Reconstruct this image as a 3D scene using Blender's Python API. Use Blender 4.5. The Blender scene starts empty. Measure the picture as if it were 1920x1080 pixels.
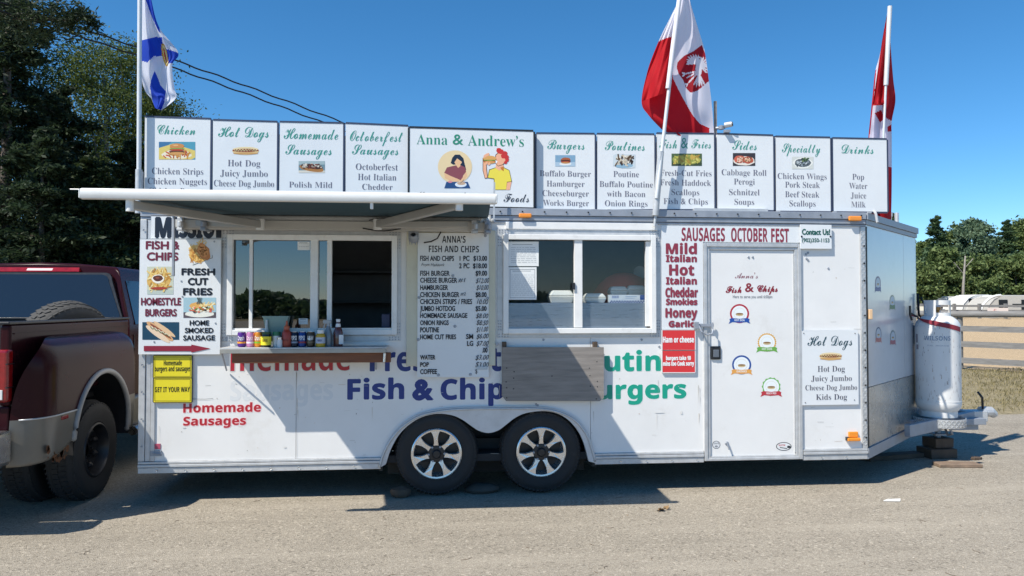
import bpy, bmesh, math, random
import numpy as np
from mathutils import Vector, Matrix
from mathutils.geometry import tessellate_polygon, delaunay_2d_cdt

random.seed(7); RNG = np.random.default_rng(11)
S = bpy.context.scene
COL = S.collection
R = math.radians

# ---------------------------------------------------------------- camera
CAM_Y, CAM_H, YAW, PIT, FPX = -6.316, 1.60, R(5.3), R(1.3), 1390.0
cd = bpy.data.cameras.new('camera'); cam = bpy.data.objects.new('camera', cd); COL.objects.link(cam)
cam.location = (0, CAM_Y, CAM_H); cam.rotation_euler = (R(90) + PIT, 0, -YAW)
cd.sensor_width = 36; cd.lens = 36 * FPX / 1920; cd.clip_start = .05; cd.clip_end = 2000
S.camera = cam

# ---------------------------------------------------------------- sky, sun, exposure
SUN_TRAVEL = Vector((.67, .45, -1)).normalized()
world = bpy.data.worlds.new('World'); S.world = world; world.use_nodes = True
nt = world.node_tree; bgn = nt.nodes['Background']
sky = nt.nodes.new('ShaderNodeTexSky'); sky.sky_type = 'NISHITA'; sky.sun_disc = False
sky.sun_elevation = math.asin(-SUN_TRAVEL.z)
sky.sun_rotation = math.atan2(-SUN_TRAVEL.x, -SUN_TRAVEL.y)
sky.air_density = .8; sky.dust_density = 0; sky.ozone_density = 6; sky.altitude = 0
hs = nt.nodes.new('ShaderNodeHueSaturation'); hs.inputs['Saturation'].default_value = 1.20; hs.inputs['Hue'].default_value = .493
nt.links.new(sky.outputs[0], hs.inputs['Color']); nt.links.new(hs.outputs[0], bgn.inputs[0]); bgn.inputs[1].default_value = .110
sl = bpy.data.lights.new('sun', 'SUN'); so = bpy.data.objects.new('sun', sl); COL.objects.link(so)
sl.energy = 4.2; sl.angle = R(.5); sl.color = (1, .94, .83)
so.rotation_euler = SUN_TRAVEL.to_track_quat('-Z', 'Y').to_euler(); so.location = (-8, -6, 14)
S.view_settings.view_transform = 'Standard'; S.view_settings.look = 'None'
S.view_settings.exposure = .58; S.view_settings.gamma = 1; S.view_settings.use_curve_mapping = False
S.render.engine = 'CYCLES'
S.cycles.use_denoising = True; S.cycles.max_bounces = 8; S.cycles.transparent_max_bounces = 16

# ---------------------------------------------------------------- pixel geometry (photo pixels to places in the world)
_f = np.array([math.sin(YAW) * math.cos(PIT), math.cos(YAW) * math.cos(PIT), math.sin(PIT)])
_r = np.array([math.cos(YAW), -math.sin(YAW), 0.]); _u = np.cross(_r, _f); _C = np.array([0, CAM_Y, CAM_H])
def ray(x, y): return _f + _r * (x - 960) / FPX - _u * (y - 540) / FPX
def U(x, y, Y=0.):
    d = ray(x, y); t = (Y - _C[1]) / d[1]; return Vector(_C + d * t)
def G(x, y, Z=0.):
    d = ray(x, y); t = (Z - _C[2]) / d[2]; return Vector(_C + d * t)
def W(px, depth, z=0.):          # a place seen in column px at this distance along the view
    lat = (px - 960) / FPX * depth
    return Vector((lat * math.cos(YAW) + depth * math.sin(YAW), depth * math.cos(YAW) - lat * math.sin(YAW) + CAM_Y, z))
def zat(py, depth): return CAM_H - (py - 571.5) * depth / FPX
def rect(x0, y0, x1, y1, Y=0.):
    ym = (y0 + y1) / 2; xm = (x0 + x1) / 2
    return U(x0, ym, Y).x, U(x1, ym, Y).x, U(xm, y1, Y).z, U(xm, y0, Y).z
GZ = -.015

# ---------------------------------------------------------------- materials
def srgb(h):
    if isinstance(h, str):
        h = h.lstrip('#'); h = tuple(int(h[i:i + 2], 16) / 255 for i in (0, 2, 4))
    return tuple((c / 12.92 if c <= .04045 else ((c + .055) / 1.055) ** 2.4) for c in h)
MATS = {}
def mat(name, col, rough=.5, metal=0., var=0., scale=6., bump=0., bscale=80., coat=0., spec=.5, dirt=0., dcol=(.25, .22, .18), stretch=(1, 1, 1), aniso=None):
    m = bpy.data.materials.new(name); m.use_nodes = True; n = m.node_tree.nodes; l = m.node_tree.links
    b = n['Principled BSDF']; b.inputs['Base Color'].default_value = (*col, 1); b.inputs['Roughness'].default_value = rough
    b.inputs['Metallic'].default_value = metal; b.inputs['Coat Weight'].default_value = coat
    b.inputs['Specular IOR Level'].default_value = spec
    if var or bump or dirt:
        tc = n.new('ShaderNodeTexCoord'); mp = n.new('ShaderNodeMapping'); mp.inputs['Scale'].default_value = stretch
        l.new(tc.outputs['Object'], mp.inputs[0])
    if var:
        t = n.new('ShaderNodeTexNoise'); t.inputs['Scale'].default_value = scale; t.inputs['Detail'].default_value = 8; t.inputs['Roughness'].default_value = .6
        l.new(mp.outputs[0], t.inputs[0])
        rp = n.new('ShaderNodeValToRGB'); rp.color_ramp.elements[0].position = .3; rp.color_ramp.elements[1].position = .7
        rp.color_ramp.elements[0].color = (*[c * (1 - var) for c in col], 1); rp.color_ramp.elements[1].color = (*[min(1, c * (1 + var * .6)) for c in col], 1)
        l.new(t.outputs[0], rp.inputs[0]); out = rp.outputs[0]
        if dirt:
            t2 = n.new('ShaderNodeTexNoise'); t2.inputs['Scale'].default_value = scale * .7 + 1; t2.inputs['Detail'].default_value = 12; t2.inputs['Roughness'].default_value = .72
            l.new(mp.outputs[0], t2.inputs[0])
            r2 = n.new('ShaderNodeValToRGB'); r2.color_ramp.elements[0].position = .56; r2.color_ramp.elements[1].position = .8
            r2.color_ramp.elements[0].color = (0, 0, 0, 1); r2.color_ramp.elements[1].color = (dirt, dirt, dirt, 1)
            l.new(t2.outputs[0], r2.inputs[0])
            mx = n.new('ShaderNodeMix'); mx.data_type = 'RGBA'; mx.inputs[7].default_value = (*dcol, 1)
            l.new(r2.outputs[0], mx.inputs[0]); l.new(out, mx.inputs[6]); out = mx.outputs[2]
        l.new(out, b.inputs['Base Color'])
        mr = n.new('ShaderNodeMapRange'); mr.inputs[3].default_value = max(.02, rough * .75); mr.inputs[4].default_value = min(1, rough * 1.35)
        l.new(t.outputs[0], mr.inputs[0]); l.new(mr.outputs[0], b.inputs['Roughness'])
    if bump:
        t3 = n.new('ShaderNodeTexNoise'); t3.inputs['Scale'].default_value = bscale; t3.inputs['Detail'].default_value = 6
        l.new(mp.outputs[0], t3.inputs[0]); bp = n.new('ShaderNodeBump'); bp.inputs['Strength'].default_value = bump; bp.inputs['Distance'].default_value = .01
        l.new(t3.outputs[0], bp.inputs['Height']); l.new(bp.outputs[0], b.inputs['Normal'])
    MATS[name] = m; return m

def attr_mat(name, rough=.45, trans=0.):
    m = bpy.data.materials.new(name); m.use_nodes = True; n = m.node_tree.nodes; l = m.node_tree.links
    a = n.new('ShaderNodeAttribute'); a.attribute_name = 'Col'; b = n['Principled BSDF']
    l.new(a.outputs['Color'], b.inputs['Base Color']); b.inputs['Roughness'].default_value = rough
    if trans:
        tr = n.new('ShaderNodeBsdfTranslucent'); l.new(a.outputs['Color'], tr.inputs[0]); ms = n.new('ShaderNodeMixShader'); ms.inputs[0].default_value = trans
        l.new(b.outputs[0], ms.inputs[1]); l.new(tr.outputs[0], ms.inputs[2]); l.new(ms.outputs[0], n['Material Output'].inputs[0])
    MATS[name] = m; return m

def glass_mat(name, tint, refl, rough=.0, ior=1.5):
    m = bpy.data.materials.new(name); m.use_nodes = True; n = m.node_tree.nodes; l = m.node_tree.links
    n.remove(n['Principled BSDF'])
    tr = n.new('ShaderNodeBsdfTransparent'); tr.inputs[0].default_value = (*tint, 1)
    gl = n.new('ShaderNodeBsdfGlossy'); gl.inputs[0].default_value = (1, 1, 1, 1); gl.inputs['Roughness'].default_value = rough
    fr = n.new('ShaderNodeFresnel'); fr.inputs[0].default_value = ior
    mu = n.new('ShaderNodeMath'); mu.operation = 'MULTIPLY'; mu.use_clamp = True; mu.inputs[1].default_value = refl
    ge = n.new('ShaderNodeNewGeometry'); inv = n.new('ShaderNodeMath'); inv.operation = 'SUBTRACT'; inv.inputs[0].default_value = 1; l.new(ge.outputs['Backfacing'], inv.inputs[1])
    m2 = n.new('ShaderNodeMath'); m2.operation = 'MULTIPLY'; l.new(mu.outputs[0], m2.inputs[0]); l.new(inv.outputs[0], m2.inputs[1])
    ms = n.new('ShaderNodeMixShader'); l.new(fr.outputs[0], mu.inputs[0]); l.new(m2.outputs[0], ms.inputs[0])
    l.new(tr.outputs[0], ms.inputs[1]); l.new(gl.outputs[0], ms.inputs[2]); l.new(ms.outputs[0], n['Material Output'].inputs[0])
    MATS[name] = m; return m

WHITE = mat('white_paint', (.78, .775, .765), .32, var=.05, scale=2.2, dirt=.34, dcol=(.46, .41, .33), bump=.02, bscale=3)
WHITE2 = mat('white_frame_paint', (.79, .79, .78), .35, var=.06, scale=9, dirt=.4)
ALU = mat('aluminium', (.56, .57, .58), .42, metal=.35, var=.14, scale=14, dirt=.35, bump=.05, bscale=30)
ALUD = mat('dull_aluminium', (.34, .37, .42), .5, metal=.35, var=.15, scale=10, dirt=.3)
PLATE = mat('diamond_plate', (.58, .59, .60), .32, metal=.45, var=.15, scale=20, dirt=.3)
STEEL = mat('grey_steel_sheet', (.50, .50, .48), .26, metal=.6, var=.15, scale=4, dirt=.25, bump=.03, bscale=6)
GLOSSW = mat('glossy_white_panel', (.58, .61, .645), .2, var=.06, scale=2, dirt=.2, coat=.12, spec=.5)
CHROME = mat('machined_alloy', (.72, .72, .72), .25, metal=.85, var=.08, scale=30)
BLACKP = mat('black_plastic', (.018, .019, .022), .35, var=.2, scale=20)
RUBBER = mat('tyre_rubber', (.022, .022, .023), .75, var=.3, scale=14, bump=.1, bscale=60, dirt=.25, dcol=(.09, .08, .07))
DARK = mat('dark_underside', (.02, .02, .022), .8, var=.3, scale=5)
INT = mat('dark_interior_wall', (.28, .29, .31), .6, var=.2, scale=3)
SIGNW = mat('white_sign_board', (.74, .765, .785), .3, var=.04, scale=2.4, dirt=.22, dcol=(.5, .48, .45))
CREAM = mat('cream_board', (.60, .585, .47), .5, var=.07, scale=5, dirt=.3)
FRAMEB = mat('blue_grey_frame', (.055, .07, .12), .4, metal=.3, var=.1)
YELLOW = mat('yellow_board', (.78, .66, .02), .4, var=.04)
REDB = mat('red_board', (.68, .035, .04), .4, var=.05)
WOODG = mat('weathered_grey_plywood', (.26, .235, .215), .75, var=.28, scale=5, stretch=(.6, 4, 7), bump=.2, bscale=24, dirt=.4, dcol=(.10, .085, .075))
WOODR = mat('red_brown_timber', (.20, .075, .035), .7, var=.35, scale=6, stretch=(.7, 5, 5), bump=.15, bscale=30, dirt=.3, dcol=(.05, .02, .015))
WOODF = mat('weathered_fence_wood', (.21, .205, .20), .85, var=.3, scale=3, stretch=(1, 1, 6), bump=.3, bscale=20)
WOODB = mat('old_brown_block', (.10, .07, .05), .85, var=.35, scale=9, bump=.3, bscale=25)
FABRIC = mat('dark_awning_fabric', (.020, .058, .080), .85, var=.1, scale=5)
AWM = mat('white_awning_metal', (.74, .74, .72), .3, var=.04, scale=5, dirt=.15)
ARM = mat('grey_awning_arm', (.40, .39, .37), .4, metal=.2, var=.06)
AMBER = mat('amber_lens', (.85, .28, .02), .2, spec=.8)
REDL = mat('red_lens', (.26, .008, .01), .15, spec=.8, var=.3, scale=25)
GLASS = glass_mat('window_glass', (.91, .93, .94), 1.2)
GLASSD = glass_mat('tinted_window_glass', (.45, .52, .56), 3.2, ior=1.55)
GLASSB = glass_mat('bottle_glass', (.55, .5, .42), 1.5)
MAROON = mat('maroon_paint', (.030, .006, .009), .24, metal=0, var=.12, scale=4, coat=.05, spec=.12, dirt=.10, dcol=(.08, .06, .05))
SILVER = mat('dusty_silver_paint', (.165, .155, .135), .38, metal=.3, var=.12, scale=5, coat=.2, dirt=.6, dcol=(.16, .10, .06))
POLE = mat('white_pole', (.70, .71, .72), .4, metal=.2, var=.06)
CABLE = mat('black_cable', (.012, .012, .015), .6)
PRINT = attr_mat('printed_ink', .4)
CLOTH = attr_mat('flag_cloth', .8, .48)

# ---------------------------------------------------------------- object helpers
ORG = {}
def tag(o, label=None, cat=None, group=None, kind=None):
    if label: o['label'] = label
    if cat: o['category'] = cat
    if group: o['group'] = group
    if kind: o['kind'] = kind
    return o
def thing(name, label, cat, loc=(0, 0, 0), group=None, rot=None):
    o = bpy.data.objects.new(name, None); COL.objects.link(o); o.location = loc; o.empty_display_size = .1
    if rot is not None: o.rotation_euler = (0, 0, rot)
    ORG[o.name] = Vector((0, 0, 0)) if rot is not None else Vector(loc)
    return tag(o, label, cat, group)
def curve_pts(P, k=4):           # a smooth curve through the given points
    out = []; n = len(P)
    for i in range(n - 1):
        a, b, c, d = (np.array(P[max(0, min(n - 1, i + j))], float) for j in (-1, 0, 1, 2))
        for q in range(k):
            f = q / k; out.append(tuple(.5 * ((2 * b) + (c - a) * f + (2 * a - 5 * b + 4 * c - d) * f * f + (3 * b - a - 3 * c + d) * f ** 3)))
    return out + [tuple(P[-1])]
class MB:
    def __init__(s): s.v = []; s.f = []; s.c = []; s.mi = []; s.cur = 0
    def add(s, vs, fs, col=None):
        b = len(s.v); s.v += [tuple(v) for v in vs]; s.f += [tuple(i + b for i in f) for f in fs]
        s.c += [col] * len(fs); s.mi += [s.cur] * len(fs); return s
    def box(s, x0, x1, y0, y1, z0, z1, col=None):
        if x0 > x1: x0, x1 = x1, x0
        if y0 > y1: y0, y1 = y1, y0
        if z0 > z1: z0, z1 = z1, z0
        vs = [(x, y, z) for z in (z0, z1) for y in (y0, y1) for x in (x0, x1)]
        return s.add(vs, [(0, 2, 3, 1), (4, 5, 7, 6), (0, 1, 5, 4), (2, 6, 7, 3), (0, 4, 6, 2), (1, 3, 7, 5)], col)
    def bar(s, a, b, w, h, up=(0, 0, 1), col=None):
        a = Vector(a); b = Vector(b); d = (b - a).normalized(); up = Vector(up); x = d.cross(up)
        if x.length < 1e-4: x = d.cross(Vector((1, 0, 0)))
        x.normalize(); u = x.cross(d).normalized()
        vs = [p + x * sx * w / 2 + u * sz * h / 2 for p in (a, b) for sz in (-1, 1) for sx in (-1, 1)]
        return s.add(vs, [(0, 1, 3, 2), (4, 6, 7, 5), (0, 4, 5, 1), (2, 3, 7, 6), (0, 2, 6, 4), (1, 5, 7, 3)], col)
    def tube(s, pts, r, n=8, col=None, cap=True):
        pts = [Vector(p) for p in pts]; rs = r if isinstance(r, (list, tuple)) else [r] * len(pts)
        vs = []; fs = []
        for i, p in enumerate(pts):
            d = (pts[min(i + 1, len(pts) - 1)] - pts[max(i - 1, 0)]).normalized()
            a = d.cross(Vector((0, 0, 1))); a = d.cross(Vector((0, 1, 0))) if a.length < .2 else a
            a.normalize(); b = d.cross(a)
            vs += [p + (a * math.cos(2 * math.pi * k / n) + b * math.sin(2 * math.pi * k / n)) * rs[i] for k in range(n)]
        for i in range(len(pts) - 1):
            fs += [(i * n + k, i * n + (k + 1) % n, (i + 1) * n + (k + 1) % n, (i + 1) * n + k) for k in range(n)]
        if cap: fs += [tuple(range(n))[::-1], tuple((len(pts) - 1) * n + k for k in range(n))]
        return s.add(vs, fs, col)
    def lathe(s, prof, c=(0, 0, 0), M=None, n=24, col=None, a0=0, a1=2 * math.pi):
        c = Vector(c); M = M or Matrix.Identity(3); full = abs(a1 - a0 - 2 * math.pi) < 1e-6; m = n if full else n + 1
        vs = []
        for (r, z) in prof:
            for k in range(m):
                a = a0 + (a1 - a0) * k / n; vs.append(c + M @ Vector((r * math.cos(a), r * math.sin(a), z)))
        fs = []
        for i in range(len(prof) - 1):
            for k in range(n):
                k2 = (k + 1) % m; fs.append((i * m + k, i * m + k2, (i + 1) * m + k2, (i + 1) * m + k))
        return s.add(vs, fs, col)
    def prism(s, loops, P, d0, d1, col=None):
        """loops: outline and holes as lists of 2-D points; P(a, b, d) gives the place; between depths d0 (front) and d1"""
        tris = tessellate_polygon([[Vector((a, b, 0)) for a, b in L] for L in loops])
        flat = [p for L in loops for p in L]; n = len(flat)
        vs = [P(a, b, d0) for a, b in flat] + [P(a, b, d1) for a, b in flat]
        fs = [tuple(t) for t in tris] + [tuple(i + n for i in t[::-1]) for t in tris]
        o = 0
        for L in loops:
            k = len(L); fs += [(o + i, o + (i + 1) % k, n + o + (i + 1) % k, n + o + i) for i in range(k)]; o += k
        return s.add(vs, fs, col)
    def plate(s, loops, y0, y1): return s.prism(loops, lambda a, b, d: (a, d, b), y0, y1)
    def build(s, name, m, parent=None, smooth=False, bevel=0., kind=None, label=None, local=False, seg=2):
        me = bpy.data.meshes.new(name)
        o0 = Vector((0, 0, 0))
        if parent is not None and not local:
            q = parent
            while q.parent: q = q.parent
            o0 = ORG.get(q.name, Vector((0, 0, 0)))
        me.from_pydata([(x - o0.x, y - o0.y, z - o0.z) for x, y, z in s.v], [], s.f)
        ms = m if isinstance(m, (list, tuple)) else [m]
        for mm in ms: me.materials.append(mm)
        if len(ms) > 1: me.polygons.foreach_set('material_index', s.mi)
        if any(c is not None for c in s.c):
            a = me.color_attributes.new('Col', 'FLOAT_COLOR', 'CORNER'); buf = []
            for p in me.polygons:
                c = s.c[p.index] or (.5, .5, .5); buf += [c[0], c[1], c[2], 1] * p.loop_total
            a.data.foreach_set('color', buf)
        if smooth: me.polygons.foreach_set('use_smooth', [True] * len(me.polygons))
        me.update()
        o = bpy.data.objects.new(name, me); COL.objects.link(o)
        if parent is not None: o.parent = parent
        if smooth == 'auto':
            me.polygons.foreach_set('use_smooth', [True] * len(me.polygons))
            try: me.set_sharp_from_angle(angle=R(38))
            except Exception: pass
        if bevel:
            b = o.modifiers.new('bevel', 'BEVEL'); b.width = bevel; b.segments = seg; b.limit_method = 'ANGLE'; b.angle_limit = R(40)
            b.harden_normals = False
        if kind: o['kind'] = kind
        if label: o['label'] = label
        return o
def one(mb, name, m, label, cat, group=None, **k):           # a thing that is a single mesh
    vs = mb.v; c = Vector((sum(v[0] for v in vs) / len(vs), sum(v[1] for v in vs) / len(vs), min(v[2] for v in vs)))
    mb.v = [(v[0] - c.x, v[1] - c.y, v[2] - c.z) for v in vs]
    o = mb.build(name, m, None, **k); o.location = c; return tag(o, label, cat, group)
def copy_tree(o, parent=None):
    c = o.copy(); COL.objects.link(c)
    if parent is not None: c.parent = parent
    for ch in list(o.children): copy_tree(ch, c)
    return c

# ---------------------------------------------------------------- flat print: lettering and pictures
class Plane:
    def __init__(s, O, A=(1, 0, 0), N=(0, -1, 0)): s.O = Vector(O); s.A = Vector(A).normalized(); s.N = Vector(N).normalized()
    def pt(s, a, z, off=0.): return s.O + s.A * a + Vector((0, 0, z)) + s.N * off
    def px(s, x, y):
        d = Vector(ray(x, y)); c = Vector(_C); t = (s.O - c).dot(s.N) / d.dot(s.N); q = c + d * t - s.O; return q.dot(s.A), q.z
GLY = {}; _GC = {}; FONT_IDS = {1: 'se', 2: 'sc', 3: 'bo'}; USED = set()
def load_glyphs(rows):           # each row: font number, character code, advance, then outlines as x, y numbers (200 to the em)
    for row in rows:
        GLY[FONT_IDS[row[0]] + chr(row[1])] = (row[2] / 200, [[(L[i] / 200, L[i + 1] / 200) for i in range(0, len(L), 2)] for L in row[3:]])
def font_mesh(body, off=0.):
    c = bpy.data.curves.new('glyph', 'FONT'); c.body = body; c.offset = off; c.resolution_u = 3; o = bpy.data.objects.new('glyph', c); COL.objects.link(o)
    me = bpy.data.meshes.new_from_object(o.evaluated_get(bpy.context.evaluated_depsgraph_get()))
    ps = [(v.co.x, v.co.y) for v in me.vertices]; fs = [tuple(p.vertices) for p in me.polygons]
    bpy.data.objects.remove(o); bpy.data.curves.remove(c); bpy.data.meshes.remove(me); return ps, fs
def glyph(f, ch):
    USED.add(f + ch); k = f + ch
    if k in _GC: return _GC[k]
    if k in GLY:
        adv, loops = GLY[k]; ps = []; fs = []
        area = lambda L: sum(L[i - 1][0] * L[i][1] - L[i][0] * L[i - 1][1] for i in range(len(L)))
        bb = lambda L: (min(p[0] for p in L), max(p[0] for p in L), min(p[1] for p in L), max(p[1] for p in L))
        big = max(loops, key=lambda L: abs(area(L))); sg = area(big) > 0
        outs = [[L] for L in loops if (area(L) > 0) == sg]
        for L in loops:
            if (area(L) > 0) != sg:
                c = bb(L); c = ((c[0] + c[1]) / 2, (c[2] + c[3]) / 2)
                for o in outs:
                    q = bb(o[0])
                    if q[0] < c[0] < q[1] and q[2] < c[1] < q[3]: o.append(L); break
        for o in outs:
            b = len(ps); vv = []; ee = []
            for L in o: k0 = len(vv); vv += [Vector(p) for p in L]; ee += [(k0 + i, k0 + (i + 1) % len(L)) for i in range(len(L))]
            r = delaunay_2d_cdt(vv, ee, [], 1, 1e-5); cen = lambda t: (sum(r[0][i].x for i in t) / 3, sum(r[0][i].y for i in t) / 3)
            def odd(c):
                q = False
                for L in o:
                    for i in range(len(L)):
                        (x0, y0), (x1, y1) = L[i - 1], L[i]
                        if (y0 > c[1]) != (y1 > c[1]) and c[0] < (x1 - x0) * (c[1] - y0) / (y1 - y0) + x0: q = not q
                return q
            ps += [(v.x, v.y) for v in r[0]]; fs += [tuple(i + b for i in t) for t in r[2] if odd(cen(t))]
        _GC[k] = (adv, ps, fs)
    else:                        # the program's own built-in typeface
        off = {'bo': .028, 'sa': .006}.get(f, 0.)
        ps, fs = font_mesh(ch, off); w = max(p[0] for p in font_mesh(ch + '|')[0]) - max(p[0] for p in font_mesh('|')[0])
        _GC[k] = (w + (.03 if f == 'bo' else 0), ps, fs)
    return _GC[k]
def layout(f, s):
    x = 0; out = []; lo = 1e9; hi = -1e9
    for ch in s:
        if ch == ' ': x += .30 if f != 'sa' else .33; continue
        adv, ps, tr = glyph(f, ch); out.append((x, ps, tr))
        lo = min(lo, x + min(p[0] for p in ps)); hi = max(hi, x + max(p[0] for p in ps)); x += adv
    return out, lo, hi
class Print:
    def __init__(s, plane, base=.0014): s.pl = plane; s.base = base; s.mb = MB(); s.n = 0
    def tri(s, pts, fs, col):
        off = s.base + s.n * 4e-5; s.mb.add([s.pl.pt(a, z, off) for a, z in pts], fs, col)
    def poly(s, pts, col, px=True, up=True):
        if px: pts = [s.pl.px(*p) for p in pts]
        if isinstance(col, str): col = srgb(col)
        if up: s.n += 1
        s.tri(pts, [tuple(t) for t in tessellate_polygon([[Vector((a, b, 0)) for a, b in pts]])], col)
    def rect(s, x0, y0, x1, y1, col): s.poly([(x0, y0), (x1, y0), (x1, y1), (x0, y1)], col)
    def ell(s, cx, cy, rx, ry, col, rot=0, n=18, wob=0, up=True, a0=0, a1=2 * math.pi):
        ca, sa = math.cos(rot), math.sin(rot); P = []
        for k in range(n + (0 if a1 - a0 > 6.28 else 1)):
            a = a0 + (a1 - a0) * k / n; q = 1 + (random.uniform(-wob, wob) if wob else 0); x = rx * q * math.cos(a); y = ry * q * math.sin(a)
            P.append((cx + x * ca - y * sa, cy + x * sa + y * ca))
        s.poly(P, col, up=up)
    def line(s, pts, w, col):
        s.n += 1
        if isinstance(col, str): col = srgb(col)
        for (x0, y0), (x1, y1) in zip(pts, pts[1:]):
            d = math.hypot(x1 - x0, y1 - y0) or 1; nx = -(y1 - y0) / d * w / 2; ny = (x1 - x0) / d * w / 2
            s.poly([(x0 + nx, y0 + ny), (x1 + nx, y1 + ny), (x1 - nx, y1 - ny), (x0 - nx, y0 - ny)], col, up=False)
    def text(s, t, f, x0, x1, yc, yb, col, shear=0., halo=None, hw=1.4, bold=0., jit=0.):
        if isinstance(col, str): col = srgb(col)
        out, lo, hi = layout(f, t); xm = (x0 + x1) / 2
        a0, _ = s.pl.px(x0, yb); a1, _ = s.pl.px(x1, yb); _, zb = s.pl.px(xm, yb); _, zc = s.pl.px(xm, yc)
        sx = (a1 - a0) / (hi - lo); sy = (zc - zb) / .68; u = s.pl.px(xm + 1, yb)[0] - s.pl.px(xm, yb)[0]
        def lay(dx, dz, c):
            s.n += 1
            for (x, ps, tr) in out:
                j = random.uniform(-jit, jit) * sy
                s.tri([(a0 + (x + p[0] - lo + shear * p[1]) * sx + dx, zb + p[1] * sy + dz + j) for p in ps], tr, c)
        if halo:
            for k in range(8): lay(math.cos(k * .785) * hw * u, math.sin(k * .785) * hw * u, srgb(halo))
        lay(0, 0, col)
        if bold:
            for dx, dz in ((1, 0), (-1, 0), (0, 1), (0, -1)): lay(dx * bold * u, dz * bold * u, col)
    def build(s, name, parent, **k): return s.mb.build(name, PRINT, parent, **k) if s.mb.f else None
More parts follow.
